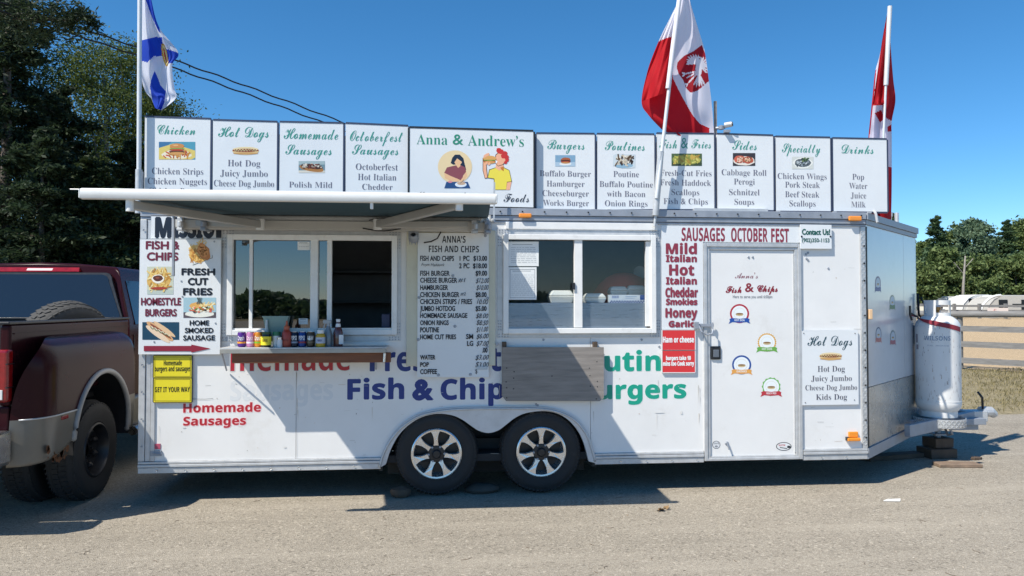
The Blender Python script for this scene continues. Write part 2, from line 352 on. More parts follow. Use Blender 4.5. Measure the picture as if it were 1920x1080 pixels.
load_glyphs([
[3,48,114,[79,140,57,145,41,143,28,136,18,125,12,111,8,93,7,71,10,41,19,18,35,3,57,-2,74,0,86,7,96,17,102,32,106,50,107,71,104,102,95,126],[57,121,67,118,73,108,76,93,77,71,76,50,73,35,67,25,57,22,47,25,41,35,38,50,37,71,38,93,41,108,47,118]],
[3,49,114,[83,143,58,143,12,106,26,88,43,101,53,111,52,83,52,0,83,0]],
[3,65,138,[50,143,0,0,33,0,43,34,95,34,105,0,138,0,87,143],[69,121,77,93,88,59,51,59]],
[3,66,134,[18,143,18,0,71,0,93,3,110,11,120,24,124,41,123,52,120,59,116,65,111,70,105,73,98,75,108,79,115,86,119,95,120,107,117,124,106,135,88,141,62,143],[48,118,64,118,75,117,83,114,88,110,89,103,88,96,84,90,77,87,66,86,48,86],[48,62,67,62,79,61,87,57,91,52,92,44,91,36,87,30,80,26,68,25,48,25]],
[3,67,127,[89,144,79,145,59,142,42,135,29,124,19,109,14,92,12,71,13,51,18,33,27,18,40,7,56,0,76,-2,87,-2,96,0,106,2,115,5,115,31,105,28,96,25,87,24,79,23,62,26,51,36,45,51,43,71,45,91,52,107,63,116,79,120,86,119,95,117,103,114,111,110,120,135,110,139,100,142]],
[3,68,148,[18,143,18,0,58,0,91,5,116,18,131,41,136,73,134,94,127,111,116,125,102,135,84,141,63,143],[48,118,64,118,82,115,95,107,102,93,105,72,94,37,61,25,48,25]],
[3,69,112,[18,143,18,0,100,0,100,25,48,25,48,62,97,62,97,87,48,87,48,118,100,118,100,143]],
[3,70,110,[18,143,18,0,48,0,48,56,96,56,96,81,48,81,48,118,100,118,100,143]],
[3,71,145,[98,144,86,145,64,143,46,136,31,125,20,110,14,93,12,72,16,40,29,17,50,3,78,-2,93,-1,106,0,117,3,129,6,129,80,72,80,72,55,99,55,99,25,80,23,68,25,59,29,52,37,47,46,44,58,43,71,44,85,48,97,55,106,63,114,74,118,86,120,95,119,104,117,112,115,119,112,129,136,119,140,109,142]],
[3,72,153,[48,143,18,143,18,0,48,0,48,62,105,62,105,0,135,0,135,143,105,143,105,87,48,87]],
[3,73,78,[71,143,6,143,6,126,24,118,24,25,6,17,6,0,71,0,71,17,54,25,54,118,71,126]],
[3,75,133,[48,143,18,143,18,0,48,0,48,51,61,60,98,0,133,0,83,80,132,143,99,143,60,94,48,77]],
[3,76,113,[48,143,18,143,18,0,106,0,106,25,48,25]],
[3,77,189,[18,143,18,0,45,0,45,66,43,112,78,0,106,0,143,112,144,107,142,68,142,0,171,0,171,143,129,143,94,34,59,143]],
[3,78,163,[18,143,18,0,45,0,45,67,45,77,43,108,106,0,145,0,145,143,117,143,117,75,119,36,56,143]],
[3,79,159,[101,143,80,145,58,143,41,136,28,125,19,110,13,93,12,72,13,51,19,33,28,18,41,7,58,0,80,-2,101,0,118,7,131,18,140,33,146,51,148,72,146,92,140,110,131,125,118,136],[63,117,80,120,96,117,107,107,114,92,116,72,114,52,107,36,96,27,80,23,63,27,52,36,46,52,43,72,46,92,52,107]],
[3,80,126,[18,143,18,0,48,0,48,51,61,51,80,52,94,57,104,65,111,75,115,86,117,98,113,117,104,131,87,140,64,143],[48,118,62,118,80,113,86,97,84,87,79,81,70,77,58,76,48,76]],
[3,82,132,[18,143,18,0,48,0,48,55,64,55,98,0,132,0,90,62,97,66,103,71,109,76,113,83,116,91,117,100,113,119,103,132,85,140,60,143],[48,118,57,118,70,117,79,114,84,108,86,99,84,91,80,84,71,81,58,79,48,79]],
[3,83,110,[70,144,59,145,39,142,24,134,14,121,11,104,12,95,14,87,18,81,23,75,28,71,34,67,56,56,65,51,71,45,73,38,71,32,68,27,62,24,52,23,41,24,30,27,20,31,9,35,9,7,28,0,50,-2,72,1,89,9,99,23,102,40,101,50,98,58,93,66,86,72,78,77,56,88,47,93,42,98,40,105,42,111,45,116,51,119,58,120,66,119,74,117,83,115,92,111,102,135,91,139,81,142]],
[3,84,116,[112,143,4,143,4,118,43,118,43,0,73,0,73,118,112,118]],
[3,85,151,[47,143,17,143,17,51,21,29,32,12,50,2,75,-2,93,0,108,5,120,13,128,24,133,36,134,50,134,143,104,143,104,56,102,41,97,31,89,25,76,23,63,25,54,31,49,40,47,55]],
[3,87,193,[30,143,0,143,36,0,71,0,90,75,97,108,103,75,123,0,157,0,193,143,164,143,145,65,138,27,111,143,82,143,62,63,55,27,48,65]],
[3,88,133,[36,143,3,143,47,74,0,0,32,0,66,54,99,0,133,0,85,72,130,143,97,143,67,91]],
[3,89,125,[33,143,0,143,47,55,47,0,77,0,77,56,125,143,92,143,62,84]],
[3,97,121,[80,109,60,111,49,111,38,109,28,106,19,102,28,81,36,85,44,87,51,89,59,89,66,88,72,85,75,80,76,73,76,68,57,67,36,65,21,58,11,48,8,33,11,17,18,7,29,0,42,-2,54,-1,64,2,71,7,78,15,85,0,106,0,106,73,103,90,94,102],[65,50,76,51,76,42,75,32,70,26,62,21,53,20,48,21,43,23,40,27,39,32,40,39,45,45,52,49]],
[3,98,127,[45,152,16,152,16,0,38,0,43,12,45,12,50,7,57,2,65,-1,76,-2,93,2,106,12,115,30,118,55,115,79,106,97,93,108,76,111,66,110,57,107,51,101,45,95,45,99,45,117],[50,80,57,86,67,87,75,85,82,79,86,69,87,55,86,41,82,31,75,24,67,22,57,24,50,31,47,41,45,55,45,58,47,71]],
[3,99,103,[73,111,63,111,48,110,35,105,24,98,16,87,11,72,9,54,12,29,22,12,38,1,60,-2,70,-2,79,0,86,2,93,6,93,32,86,28,79,25,71,23,63,22,53,24,46,30,41,40,39,54,45,79,63,87,69,87,75,85,88,81,97,104,90,107,82,109]],
[3,100,127,[111,152,81,152,81,117,81,111,83,95,77,101,70,107,62,110,51,111,34,108,21,97,12,79,9,54,12,30,21,12,34,2,50,-2,61,-1,69,3,76,8,81,14,88,0,111,0],[60,87,71,85,78,79,82,68,83,54,83,51,82,38,78,29,71,24,61,22,52,24,45,30,41,40,39,54,41,68,45,79,51,85]],
[3,101,118,[81,108,61,111,46,110,34,105,23,97,16,86,11,71,9,54,11,37,16,23,25,12,36,4,50,0,65,-2,77,-2,87,0,95,2,103,6,103,29,94,25,86,22,77,21,66,20,55,22,47,27,41,36,39,47,110,47,110,62,106,83,96,98],[53,89,61,90,70,88,76,84,80,76,82,67,40,67,42,77,47,84]],
[3,103,127,[69,107,51,111,34,107,20,96,12,78,9,54,12,31,20,13,33,2,50,-2,60,-1,68,2,75,7,81,14,82,11,81,-1,75,-20,58,-26,36,-24,16,-18,16,-42,25,-45,35,-47,45,-48,56,-48,80,-45,97,-36,108,-21,111,0,111,109,86,109,83,95],[60,87,71,85,78,79,82,69,83,54,83,51,82,37,78,28,71,23,61,21,45,30,39,54,45,79]],
[3,104,131,[45,152,16,152,16,0,45,0,45,51,47,67,50,78,58,85,69,87,82,82,87,64,87,0,116,0,116,71,114,89,106,102,93,109,77,111,68,110,59,107,52,102,46,95,44,99,45,121]],
[3,105,61,[37,151,31,152,24,151,19,149,16,144,14,137,16,130,19,126,24,124,31,123,37,124,42,126,46,130,47,137,46,144,42,149],[45,109,16,109,16,0,45,0]],
[3,107,124,[45,152,16,152,16,0,45,0,45,34,58,44,90,0,124,0,78,62,121,109,88,109,57,76,44,59,45,84]],
[3,108,61,[45,152,16,152,16,0,45,0]],
[3,109,196,[87,110,76,111,67,110,58,107,50,102,44,95,38,109,16,109,16,0,45,0,45,51,47,67,50,78,57,85,67,87,80,82,84,64,84,0,113,0,113,55,115,69,118,79,125,85,135,87,148,82,152,64,152,0,181,0,181,71,179,89,172,102,160,109,144,111,135,110,126,107,118,102,112,95,109,95,104,102,96,107]],
[3,110,131,[93,109,78,111,68,110,58,107,50,102,44,95,38,109,16,109,16,0,45,0,45,51,47,67,50,78,58,85,69,87,77,86,82,82,86,74,87,64,87,0,116,0,116,71,114,89,106,102]],
[3,111,124,[77,110,62,111,40,108,23,97,13,79,9,55,11,38,16,24,24,13,35,5,47,0,62,-2,84,2,100,13,111,31,115,55,113,72,108,86,100,97,89,105],[52,85,62,87,72,85,79,79,83,69,84,55,83,41,79,30,72,24,62,22,52,24,45,30,41,41,39,55,41,69,45,79]],
[3,112,127,[93,108,76,111,66,110,57,106,51,101,45,95,40,109,16,109,16,-48,45,-48,45,-4,45,4,44,12,57,2,65,-1,76,-2,92,2,106,12,115,30,118,55,115,79,106,97],[47,71,50,80,57,86,67,87,82,79,87,55,86,41,82,31,76,24,67,22,57,24,50,31,47,41,45,55,45,58]],
[3,114,91,[77,111,66,110,57,105,50,99,44,91,38,109,16,109,16,0,45,0,45,56,46,65,50,72,55,77,61,81,68,83,83,83,87,110]],
[3,115,99,[62,111,52,111,35,109,21,104,12,94,9,81,10,72,12,66,16,60,22,55,30,51,39,46,48,42,54,39,59,37,61,34,62,29,61,25,59,22,54,20,46,20,38,20,28,22,18,25,9,29,9,4,17,1,26,-1,35,-2,45,-2,66,0,80,7,89,18,92,32,91,41,88,48,84,54,78,59,70,63,47,73,43,75,40,77,39,82,42,87,52,89,59,89,66,87,74,84,82,81,91,103,81,107,72,109]],
[3,116,87,[49,132,30,132,21,109,5,99,5,87,19,87,19,34,20,22,23,12,29,6,36,1,44,-1,53,-2,61,-2,69,-1,75,1,80,3,80,25,67,22,62,22,56,23,52,25,50,29,49,34,49,87,79,87,79,109,49,109]],
[3,117,131,[45,109,15,109,15,38,18,20,26,8,38,0,54,-2,64,-1,73,2,81,7,87,14,93,0,116,0,116,109,86,109,86,58,85,42,81,31,74,24,62,22,54,23,49,28,46,35,45,45]],
[3,121,114,[33,109,0,109,43,1,42,-5,38,-12,34,-18,27,-23,19,-24,7,-23,7,-46,22,-48,37,-46,50,-40,60,-29,68,-14,114,109,82,109,62,48,57,29,53,48]],
[2,65,149,[176,128,174,128,160,123,141,110,129,100,117,89,104,77,91,63,82,69,71,71,63,70,56,65,52,59,50,51,53,39,60,28,36,7,16,0,11,1,8,3,5,5,5,10,20,18,23,20,24,23,25,26,24,30,21,33,17,35,11,36,4,35,-3,30,-7,24,-8,17,-6,8,-2,2,5,-3,15,-4,28,-2,39,3,51,11,65,24,77,15,91,9,86,-1,117,3,118,6,125,8,131,10,137,13,142,17,147,22,168,43,173,47,181,53,178,54,169,50,155,37,146,28,133,17,121,11,133,40,146,67,158,91,170,114,177,126],[133,96,162,119,130,73,104,32,102,45,96,58],[75,61,79,61,82,61,87,58,65,33,63,38,63,42,63,47,65,51,68,55,71,59],[69,28,91,53,94,44,95,33,95,24,92,14,81,19]],
[2,66,172,[144,123,127,125,106,123,84,117,71,111,59,104,49,97,42,89,38,81,36,73,38,65,42,59,49,54,58,53,69,54,79,59,88,65,95,74,99,84,101,95,100,102,98,104,95,94,91,87,86,80,80,74,74,69,67,64,60,62,54,61,45,64,41,73,45,84,54,95,63,102,74,108,86,113,99,117,111,120,124,121,139,120,152,117,145,115,140,112,136,109,130,105,120,96,111,86,101,72,91,55,81,37,73,25,67,16,59,10,52,6,44,5,36,6,30,8,26,12,25,16,26,19,29,21,39,22,42,24,44,27,45,31,44,35,41,39,36,41,31,42,23,40,17,37,13,31,11,24,14,15,20,7,31,2,45,1,63,2,78,8,105,29,125,67,130,80,135,91,140,100,145,106,150,110,156,114,161,107,163,97,162,89,159,82,155,75,151,70,146,66,141,65,132,66,129,65,128,63,129,60,132,59,141,60,144,57,145,53,145,49,144,41,142,34,139,26,135,20,131,14,126,9,122,6,118,5,114,7,112,12,113,17,115,21,119,26,127,32,128,34,124,34,112,24,109,20,107,16,107,12,108,7,111,3,116,0,122,-1,131,0,139,2,147,6,154,11,159,17,164,24,167,31,168,38,163,52,147,62,164,69,175,76,182,84,185,93,183,100,179,107,173,112,165,116,174,119,174,121,172,121,167,121,159,119]],
[2,67,139,[102,124,93,125,77,123,61,117,47,109,36,98,29,87,27,75,33,57,51,48,49,39,48,32,49,23,53,15,59,9,68,3,77,0,88,-1,97,0,105,2,113,5,121,10,127,15,132,21,135,28,136,35,135,42,131,48,125,51,118,52,110,51,103,49,97,45,92,40,89,33,88,26,89,23,91,19,95,20,100,37,103,41,107,45,113,47,118,48,123,47,127,45,130,40,131,34,130,29,128,23,123,18,118,13,111,9,104,6,97,4,89,4,76,8,72,21,74,34,82,50,95,53,107,57,118,63,129,69,139,76,147,83,154,90,160,97,163,104,164,110,163,116,159,120,153,123,146,124,137,123,128,120,117,115,107,109,96,101,86,92,76,83,67,73,60,63,53,52,43,57,39,68,40,77,44,85,50,94,58,102,67,109,77,115,87,119,103,120,104,122],[136,116,147,120,151,119,152,115,151,109,148,102,143,95,137,87,130,80,122,73,113,67,104,62,95,57,85,55,103,81,121,102]],
[2,68,150,[119,121,96,125,87,124,78,123,69,120,61,117,50,112,40,105,31,97,25,88,21,78,20,69,21,62,24,55,28,50,34,45,42,43,50,42,62,43,73,49,83,58,90,70,95,83,97,97,96,100,94,101,92,100,91,95,90,83,85,72,81,65,75,59,69,53,63,49,57,47,50,46,44,47,40,50,37,55,36,61,38,74,45,89,56,102,69,112,83,118,97,120,117,117,133,108,122,99,113,88,105,77,97,64,88,46,78,27,68,15,51,20,37,21,29,20,24,18,21,15,20,11,22,6,26,3,34,0,46,-1,59,0,73,5,85,1,98,0,112,2,126,9,134,16,141,25,147,36,151,47,154,59,154,70,151,91,142,107,152,114,152,115,150,116,144,115,138,111],[131,89,138,103,146,89,148,70,147,55,142,39,134,24,124,14,112,8,100,6,93,7,84,10,94,16,102,23,109,31,115,41,120,53,124,68],[29,16,39,17,50,15,64,10,54,5,44,3,32,5,29,6,27,8,26,11]],
[2,69,111,[117,123,103,125,92,124,81,120,72,115,65,109,60,101,59,94,61,83,69,74,46,68,30,59,21,47,17,32,19,23,23,15,30,9,38,3,49,0,61,-1,71,0,80,2,88,6,96,10,102,16,106,22,109,28,110,34,105,48,91,53,81,51,73,45,67,36,65,24,67,16,71,18,75,34,80,41,86,46,93,47,98,46,102,44,104,40,105,35,104,27,99,20,92,13,83,8,73,5,62,4,47,8,42,23,44,33,47,42,52,51,59,59,67,65,75,69,85,64,96,63,100,63,103,65,105,68,104,71,101,74,96,76,88,77,81,76,80,83,81,93,84,102,89,109,95,115,102,118,110,119,118,118,125,114,129,108,131,101,130,94,126,88,120,84,114,83,110,85,108,91,110,99,118,107,116,108,111,108,107,106,104,103,101,100,98,96,98,92,99,87,102,82,107,79,113,78,119,79,124,81,129,85,133,89,135,95,136,101,134,111,127,118],[89,73,96,72,99,69,97,67,93,67,87,68,82,72]],
[2,70,151,[127,125,122,125,104,123,87,116,71,106,59,95,52,83,49,71,50,63,54,57,61,53,69,52,79,53,87,57,94,63,100,71,103,80,105,90,104,97,102,103,99,106,97,107,94,106,93,104,94,101,93,92,91,84,88,77,84,71,79,65,74,61,69,59,65,58,60,59,57,62,55,66,54,71,55,79,59,87,64,94,71,101,79,108,88,112,97,116,107,117,112,116,118,115,125,113,133,110,148,105,159,104,163,104,167,106,184,118,184,120,181,120],[143,102,141,103,138,102,133,99,128,94,122,88,116,80,110,72,105,63,100,52,94,51,88,49,82,46,76,43,68,37,65,34,67,33,71,35,84,43,99,47,89,28,79,15,67,6,54,4,44,5,38,7,34,10,32,13,34,17,38,19,43,20,47,22,50,24,51,28,50,32,47,36,43,38,37,39,29,37,24,34,20,28,18,22,21,12,28,5,39,1,55,-1,81,2,102,12,118,29,128,52,137,52,127,32,141,35,144,53,151,56,157,61,160,66,161,70,160,75,155,76,150,75,146,72,143,66,139,57,130,56,132,66,134,76,136,84,138,92,141,97,143,101],[151,71,154,72,156,72,156,67,153,63,150,60,145,57,146,63,148,68]],
[2,72,170,[193,123,186,124,176,122,166,116,154,107,142,95,129,79,117,61,102,56,105,68,108,78,112,86,116,93,122,104,127,110,130,112,130,114,129,115,120,112,107,102,92,90,80,82,84,91,86,97,85,101,82,104,78,107,73,107,66,106,59,102,31,77,32,74,34,74,38,76,51,91,59,97,66,101,71,103,72,101,71,99,66,93,61,86,59,81,60,78,62,76,66,74,70,73,81,76,97,87,82,67,70,48,60,44,51,40,45,36,43,34,47,32,67,42,58,24,50,12,40,5,29,3,22,4,17,6,14,9,12,12,14,16,18,17,23,19,28,21,31,24,32,28,31,32,28,36,23,38,18,39,11,38,4,34,0,28,-1,20,1,11,8,4,19,0,33,-2,54,1,72,12,88,29,100,51,113,55,110,49,103,27,103,23,104,14,108,6,114,2,122,0,133,1,143,5,149,8,155,11,161,16,203,53,199,54,193,51,182,42,174,34,165,26,155,19,145,13,136,9,127,7,123,9,122,13,123,18,127,28,138,52,143,63,157,69,168,75,178,81,187,88,199,100,202,111,201,116,198,120],[177,116,185,119,188,117,189,112,188,106,184,99,178,92,170,84,160,77,147,71,158,93,168,108]],
[2,79,113,[136,121,119,125,108,124,95,120,85,116,75,110,65,103,56,95,47,87,40,80,31,68,24,56,20,44,18,33,21,19,27,8,37,1,50,-1,66,2,83,12,92,20,101,28,109,38,116,48,122,58,127,68,130,77,131,86,130,93,127,99,121,102,115,103,102,100,89,88,82,80,76,70,70,61,65,51,61,42,58,33,56,26,55,21,56,19,58,18,61,19,62,21,69,46,80,67,84,73,88,78,95,87,102,94,108,98,114,100,118,97,120,90,117,76,108,56,99,42,90,29,80,18,69,10,60,5,51,3,44,6,41,15,42,23,44,32,48,41,53,52,59,63,65,74,72,84,79,94,86,102,92,108,107,118,121,121,126,120,131,117,134,113,135,108,136,101,140,102,142,108]],
[2,80,141,[138,123,123,125,102,123,81,116,68,111,57,104,48,96,42,88,38,80,37,72,39,65,43,59,51,55,61,54,72,55,82,60,91,67,97,76,101,87,102,99,102,106,100,109,98,108,91,87,87,80,81,74,75,68,69,64,62,61,56,60,51,61,46,63,43,67,42,73,45,84,55,96,69,107,85,114,103,119,123,120,136,119,147,115,118,93,93,55,88,54,70,46,70,44,72,43,91,50,81,29,70,15,59,6,47,3,40,4,35,7,31,11,30,14,31,17,35,19,39,20,44,22,47,25,48,29,47,33,44,36,40,38,35,39,28,38,21,34,17,28,16,21,18,12,25,5,35,1,48,-1,64,1,79,5,92,13,103,24,113,37,120,53,135,56,148,61,159,67,167,75,172,83,173,92,172,98,170,104,165,110,159,115,169,118,173,120,172,122,153,118],[143,105,151,112,154,107,154,100,153,91,150,82,145,74,138,67,131,61,122,58,129,79,136,94]],
[2,83,135,[158,123,151,125,143,123,134,119,124,113,115,104,106,93,97,81,89,67,83,52,73,54,66,58,62,65,60,74,61,82,65,91,69,98,76,105,84,111,93,116,102,118,112,119,122,120,122,121,120,124,109,124,101,124,92,123,84,121,77,118,64,111,54,101,48,90,46,79,48,68,55,58,66,51,81,48,71,28,61,15,50,7,39,4,32,5,26,7,22,10,21,14,22,17,25,19,34,21,37,23,39,26,40,30,39,34,36,37,32,39,26,40,19,39,13,35,8,29,7,22,9,13,16,5,27,1,42,-1,56,1,70,6,83,14,95,25,105,38,112,53,128,60,141,69,153,79,161,89,166,99,168,108,167,115,163,120],[141,116,150,120,156,118,158,111,157,105,154,99,150,92,145,84,139,77,131,70,123,64,113,59,123,86,132,105]],
[2,97,106,[65,59,56,61,47,60,38,57,30,53,22,47,15,40,10,32,6,25,5,17,7,10,11,4,17,0,25,-1,38,2,50,13,51,6,54,2,58,0,63,-1,70,0,78,4,87,10,96,18,93,22,74,9,71,11,77,24,95,61,74,60,70,52],[59,56,61,56,64,54,65,52,66,49,64,43,59,32,51,21,44,12,36,5,29,3,26,5,24,6,25,13,27,19,29,25,33,31,37,38,42,44,46,49,51,53,55,55]],
[2,98,96,[48,45,91,117,66,114,31,59,27,54,23,49,18,44,11,38,13,34,26,46,18,33,14,25,12,18,11,14,12,8,16,3,21,0,27,-1,45,3,63,15,65,15,72,15,78,17,83,20,89,24,86,27,82,24,77,21,73,19,67,19,75,26,80,34,83,42,84,50,81,59,74,62,70,61,65,58,61,52,58,46,55,40,54,33,55,24,58,17,51,11,45,8,39,6,35,5,31,6,30,11],[70,49,74,47,75,42,75,38,73,33,70,28,63,20,61,25,60,31,60,35,62,39,65,46,68,48]],
[2,99,77,[62,60,55,61,47,60,39,58,31,53,23,48,16,42,11,35,8,27,6,20,8,11,12,4,19,0,28,-1,38,0,47,4,57,10,66,18,63,22,41,6,37,5,34,4,29,6,28,10,29,14,30,19,33,25,36,31,40,37,44,43,49,48,53,52,56,55,59,56,63,54,60,52,56,43,58,41,60,39,63,39,67,39,70,42,72,45,73,49,72,54,68,58]],
[2,100,121,[80,27,130,117,106,115,72,52,66,59,56,61,48,60,39,57,31,53,23,47,16,41,10,33,6,26,5,18,7,10,11,4,18,0,26,-1,39,3,52,14,53,7,56,3,62,0,68,-1,75,0,82,4,90,11,99,18,95,22,82,10,74,6,72,7,71,9],[62,57,66,55,68,50,66,43,61,32,56,25,51,18,46,12,40,8,35,5,31,4,26,5,25,9,26,16,30,23,45,44,49,49,54,53,58,56]],
[2,101,82,[61,60,54,61,46,60,38,57,29,53,21,47,14,41,9,34,5,27,4,20,6,12,11,5,20,1,30,-1,40,0,50,4,61,10,71,18,68,22,59,14,49,8,40,5,32,4,27,5,25,9,26,14,29,21,40,24,51,27,59,32,66,37,70,42,71,48,70,53,66,58],[51,55,54,56,57,54,58,49,57,44,54,39,50,34,44,30,38,27,30,25,34,34,39,41,43,47,47,52]],
[2,102,107,[109,118,98,121,88,119,77,111,66,99,53,81,47,72,41,64,15,38,18,34,36,50,18,22,14,22,11,20,8,17,7,13,8,10,10,7,-27,-57,-3,-54,27,-1,35,-1,40,0,45,2,51,6,57,11,63,18,60,22,52,13,45,8,38,5,30,4,56,50,72,60,86,70,97,80,105,90,111,100,112,109],[95,115,100,112,100,109,98,96,90,83,76,69,56,55,68,82,79,100,88,112]],
[2,103,105,[66,7,97,62,73,60,69,52,64,59,55,61,46,60,38,57,29,53,21,47,14,40,9,33,5,25,4,17,5,10,9,4,16,0,23,-1,33,1,44,8,38,-2,-4,-22,-18,-44,-17,-50,-13,-55,-6,-58,3,-59,18,-55,33,-43,47,-25,62,0,70,4,78,8,86,13,93,18,90,22,84,17,78,13,73,10],[59,56,63,55,64,51,63,44,58,34,53,26,48,19,43,12,37,7,32,4,27,3,23,4,22,7,23,11,25,16,28,22,33,29,37,35,42,42,47,48,52,52,56,55],[18,-15,36,-8,29,-20,24,-29,19,-37,15,-43,8,-51,1,-54,-4,-51,-6,-45,-3,-35,5,-25]],
[2,104,113,[47,37,89,117,66,114,48,81,42,71,37,63,31,56,25,50,19,44,13,38,17,34,32,50,5,-1,29,1,43,22,49,30,55,38,61,43,66,48,75,54,81,55,82,54,81,52,58,20,58,16,59,9,62,4,66,0,72,-1,80,1,89,7,101,18,98,22,90,15,84,10,80,7,77,6,75,8,77,13,82,19,88,27,93,33,96,39,97,45,96,52,93,57,88,60,83,61,68,56]],
[2,105,69,[61,91,57,92,53,91,49,89,46,85,45,81,46,78,48,75,51,73,55,73,59,74,63,76,66,79,67,84,66,87,64,89],[39,25,59,61,32,59,11,38,15,34,27,47,19,32,14,23,12,17,11,12,14,2,25,-1,32,0,38,2,46,8,51,13,57,18,54,22,46,14,40,9,36,7,32,6,31,8,33,13]],
[2,107,109,[28,1,89,117,66,114,48,81,43,74,39,67,34,60,28,53,21,46,13,38,16,34,33,52,5,-1],[93,61,88,61,83,61,79,59,75,55,67,45,64,42,60,40,55,39,51,39,50,36,51,34,54,34,59,34,62,34,63,31,61,28,54,13,53,10,54,5,56,2,60,0,65,-1,71,0,79,4,87,10,96,18,93,22,82,12,80,11,78,13,80,21,80,25,80,29,77,33,73,36,68,38,72,42,80,52,82,54,84,53,83,46,85,45,87,43,91,43,94,43,97,45,99,48,100,52,99,56,97,59]],
[2,108,84,[46,39,89,117,66,114,36,65,31,57,25,50,18,43,11,37,15,34,25,44,20,35,14,23,12,13,13,7,17,3,22,0,28,-1,36,0,43,4,51,10,60,18,57,22,49,15,43,10,38,7,35,6,33,7,32,10,33,14,36,19]],
[2,109,160,[133,60,127,61,112,56,93,38,94,44,94,48,93,54,91,58,88,60,84,61,70,56,50,38,51,44,52,48,50,58,44,61,37,59,29,54,21,47,12,38,15,34,30,47,31,46,29,41,0,-1,29,0,60,40,77,54,79,51,46,-1,75,0,84,14,93,25,100,35,107,42,117,52,125,55,126,54,124,49,107,27,106,23,105,20,104,16,105,9,108,4,113,0,118,-1,148,18,145,22,137,15,131,10,126,7,124,6,122,8,123,12,132,23,137,30,140,38,141,46,140,52,137,57]],
[2,110,115,[90,60,85,61,70,56,50,38,52,48,50,58,44,61,37,59,29,54,21,47,12,38,15,34,30,47,31,46,29,41,0,-1,29,0,39,14,48,25,56,35,63,42,75,52,82,55,84,54,83,52,72,39,65,30,61,25,60,20,60,16,61,9,64,4,68,0,74,-1,103,18,100,22,92,15,86,10,82,7,79,6,77,8,79,12,93,30,96,36,98,40,98,45,97,52,95,57]],
[2,111,89,[65,60,56,61,47,60,39,57,30,53,22,47,15,41,10,33,7,26,6,19,7,11,12,5,18,0,27,-1,40,1,52,8,60,9,67,11,74,15,80,20,77,24,66,18,61,16,68,24,73,30,75,37,76,43,75,51,71,57],[56,54,60,56,64,54,65,49,62,36,52,21,48,20,44,18,42,15,41,13,42,10,36,6,32,5,29,6,28,10,29,14,30,18,33,24,46,45,50,49]],
[2,112,108,[50,48,81,108,58,106,49,91,33,62,28,55,23,49,18,43,11,38,14,34,25,44,-29,-56,-5,-54,34,18,40,28,47,37,53,45,60,51,66,54,71,56,73,55,73,53,72,49,60,35,54,28,50,21,49,15,50,9,54,3,59,0,65,-1,71,0,78,3,86,9,96,18,92,22,85,15,79,10,73,6,69,5,67,7,69,12,73,19,79,26,83,33,86,40,87,47,86,52,83,57,79,60,74,61,63,58]],
[2,114,82,[33,65,30,65,29,64,27,60,25,50,11,38,15,34,30,49,45,50,38,44,32,38,27,31,23,25,21,19,20,14,22,8,26,3,32,0,40,-1,46,0,51,2,70,18,67,22,59,14,53,9,49,7,46,6,43,7,43,9,43,12,63,45,63,48,61,51,57,53,53,54,43,56,36,57,34,60]],
[2,115,70,[44,66,42,67,39,66,35,60,27,52,11,38,14,34,32,51,32,35,31,27,30,21,28,15,22,7,16,4,12,4,9,8,11,7,14,8,16,9,18,11,19,14,18,17,17,19,14,21,11,22,7,21,4,19,2,16,2,13,3,7,6,3,12,0,20,-1,26,-1,32,0,38,3,44,7,52,13,61,21,58,24,53,20,46,14,51,22,52,29,50,40,42,59,44,63]],
[2,116,88,[74,87,89,113,64,112,42,75,37,67,33,61,28,55,23,49,11,38,14,34,19,38,27,46,12,17,12,13,13,8,15,3,20,0,26,-1,34,0,43,4,51,11,60,18,57,22,49,15,42,9,37,7,33,6,31,6,30,8,31,12,33,17,63,70,70,82,86,82,87,87]],
[2,117,118,[40,25,61,61,33,59,11,38,14,34,26,45,19,32,15,23,12,17,11,13,12,7,15,3,20,0,26,-1,34,1,42,4,51,10,60,20,58,14,59,7,63,3,68,0,76,-1,82,0,89,3,96,9,106,18,103,22,90,10,82,6,80,7,79,9,80,12,84,19,108,61,80,59,74,49,68,39,62,30,56,23,45,11,38,8,35,8,35,11,36,16]],
[2,121,115,[52,58,44,61,11,38,15,34,27,46,30,47,31,45,30,42,22,30,19,24,17,19,17,13,18,7,21,3,26,0,33,-1,44,3,60,19,49,-1,38,-5,19,-14,5,-23,-5,-33,-8,-44,-6,-50,-3,-55,3,-59,11,-60,25,-57,39,-48,46,-41,54,-30,64,-16,74,1,88,8,102,18,99,22,78,8,108,61,83,59,75,47,68,37,61,27,55,20,45,8,39,5,36,5,36,8,47,27,51,35,54,42,55,49],[27,-16,47,-7,41,-19,35,-28,26,-43,18,-52,11,-55,7,-55,4,-52,3,-49,2,-46,5,-36,14,-26]],
[1,65,130,[66,137,63,137,16,21,12,13,8,8,3,5,-1,4,-1,2,36,2,37,4,25,6,20,14,30,41,76,41,83,25,85,18,86,13,81,6,70,4,70,2,130,2,130,4,126,5,121,9,117,16,113,25],[31,46,53,100,75,46]],
[1,66,132,[65,134,6,134,11,132,16,131,20,128,22,123,24,118,24,110,24,24,23,15,20,8,14,5,7,4,7,2,71,2,93,4,109,12,119,23,123,39,113,60,81,74,108,86,116,104,104,126],[58,130,64,131,75,129,82,124,85,115,87,103,85,89,80,80,70,75,56,73,52,73,52,116,53,123,54,128],[52,71,59,71,74,69,84,63,90,53,91,38,90,24,86,13,78,7,66,5,60,6,55,9,53,13,52,19]],
[1,67,139,[128,137,126,137,123,130,116,128,112,128,92,135,77,137,59,135,42,128,29,117,18,104,12,87,10,68,12,49,18,32,28,18,42,7,58,1,76,-1,108,6,131,26,128,29,119,20,107,12,95,7,82,5,51,21,41,67,50,117,79,134,94,131,107,123,118,109,126,94,128,94]],
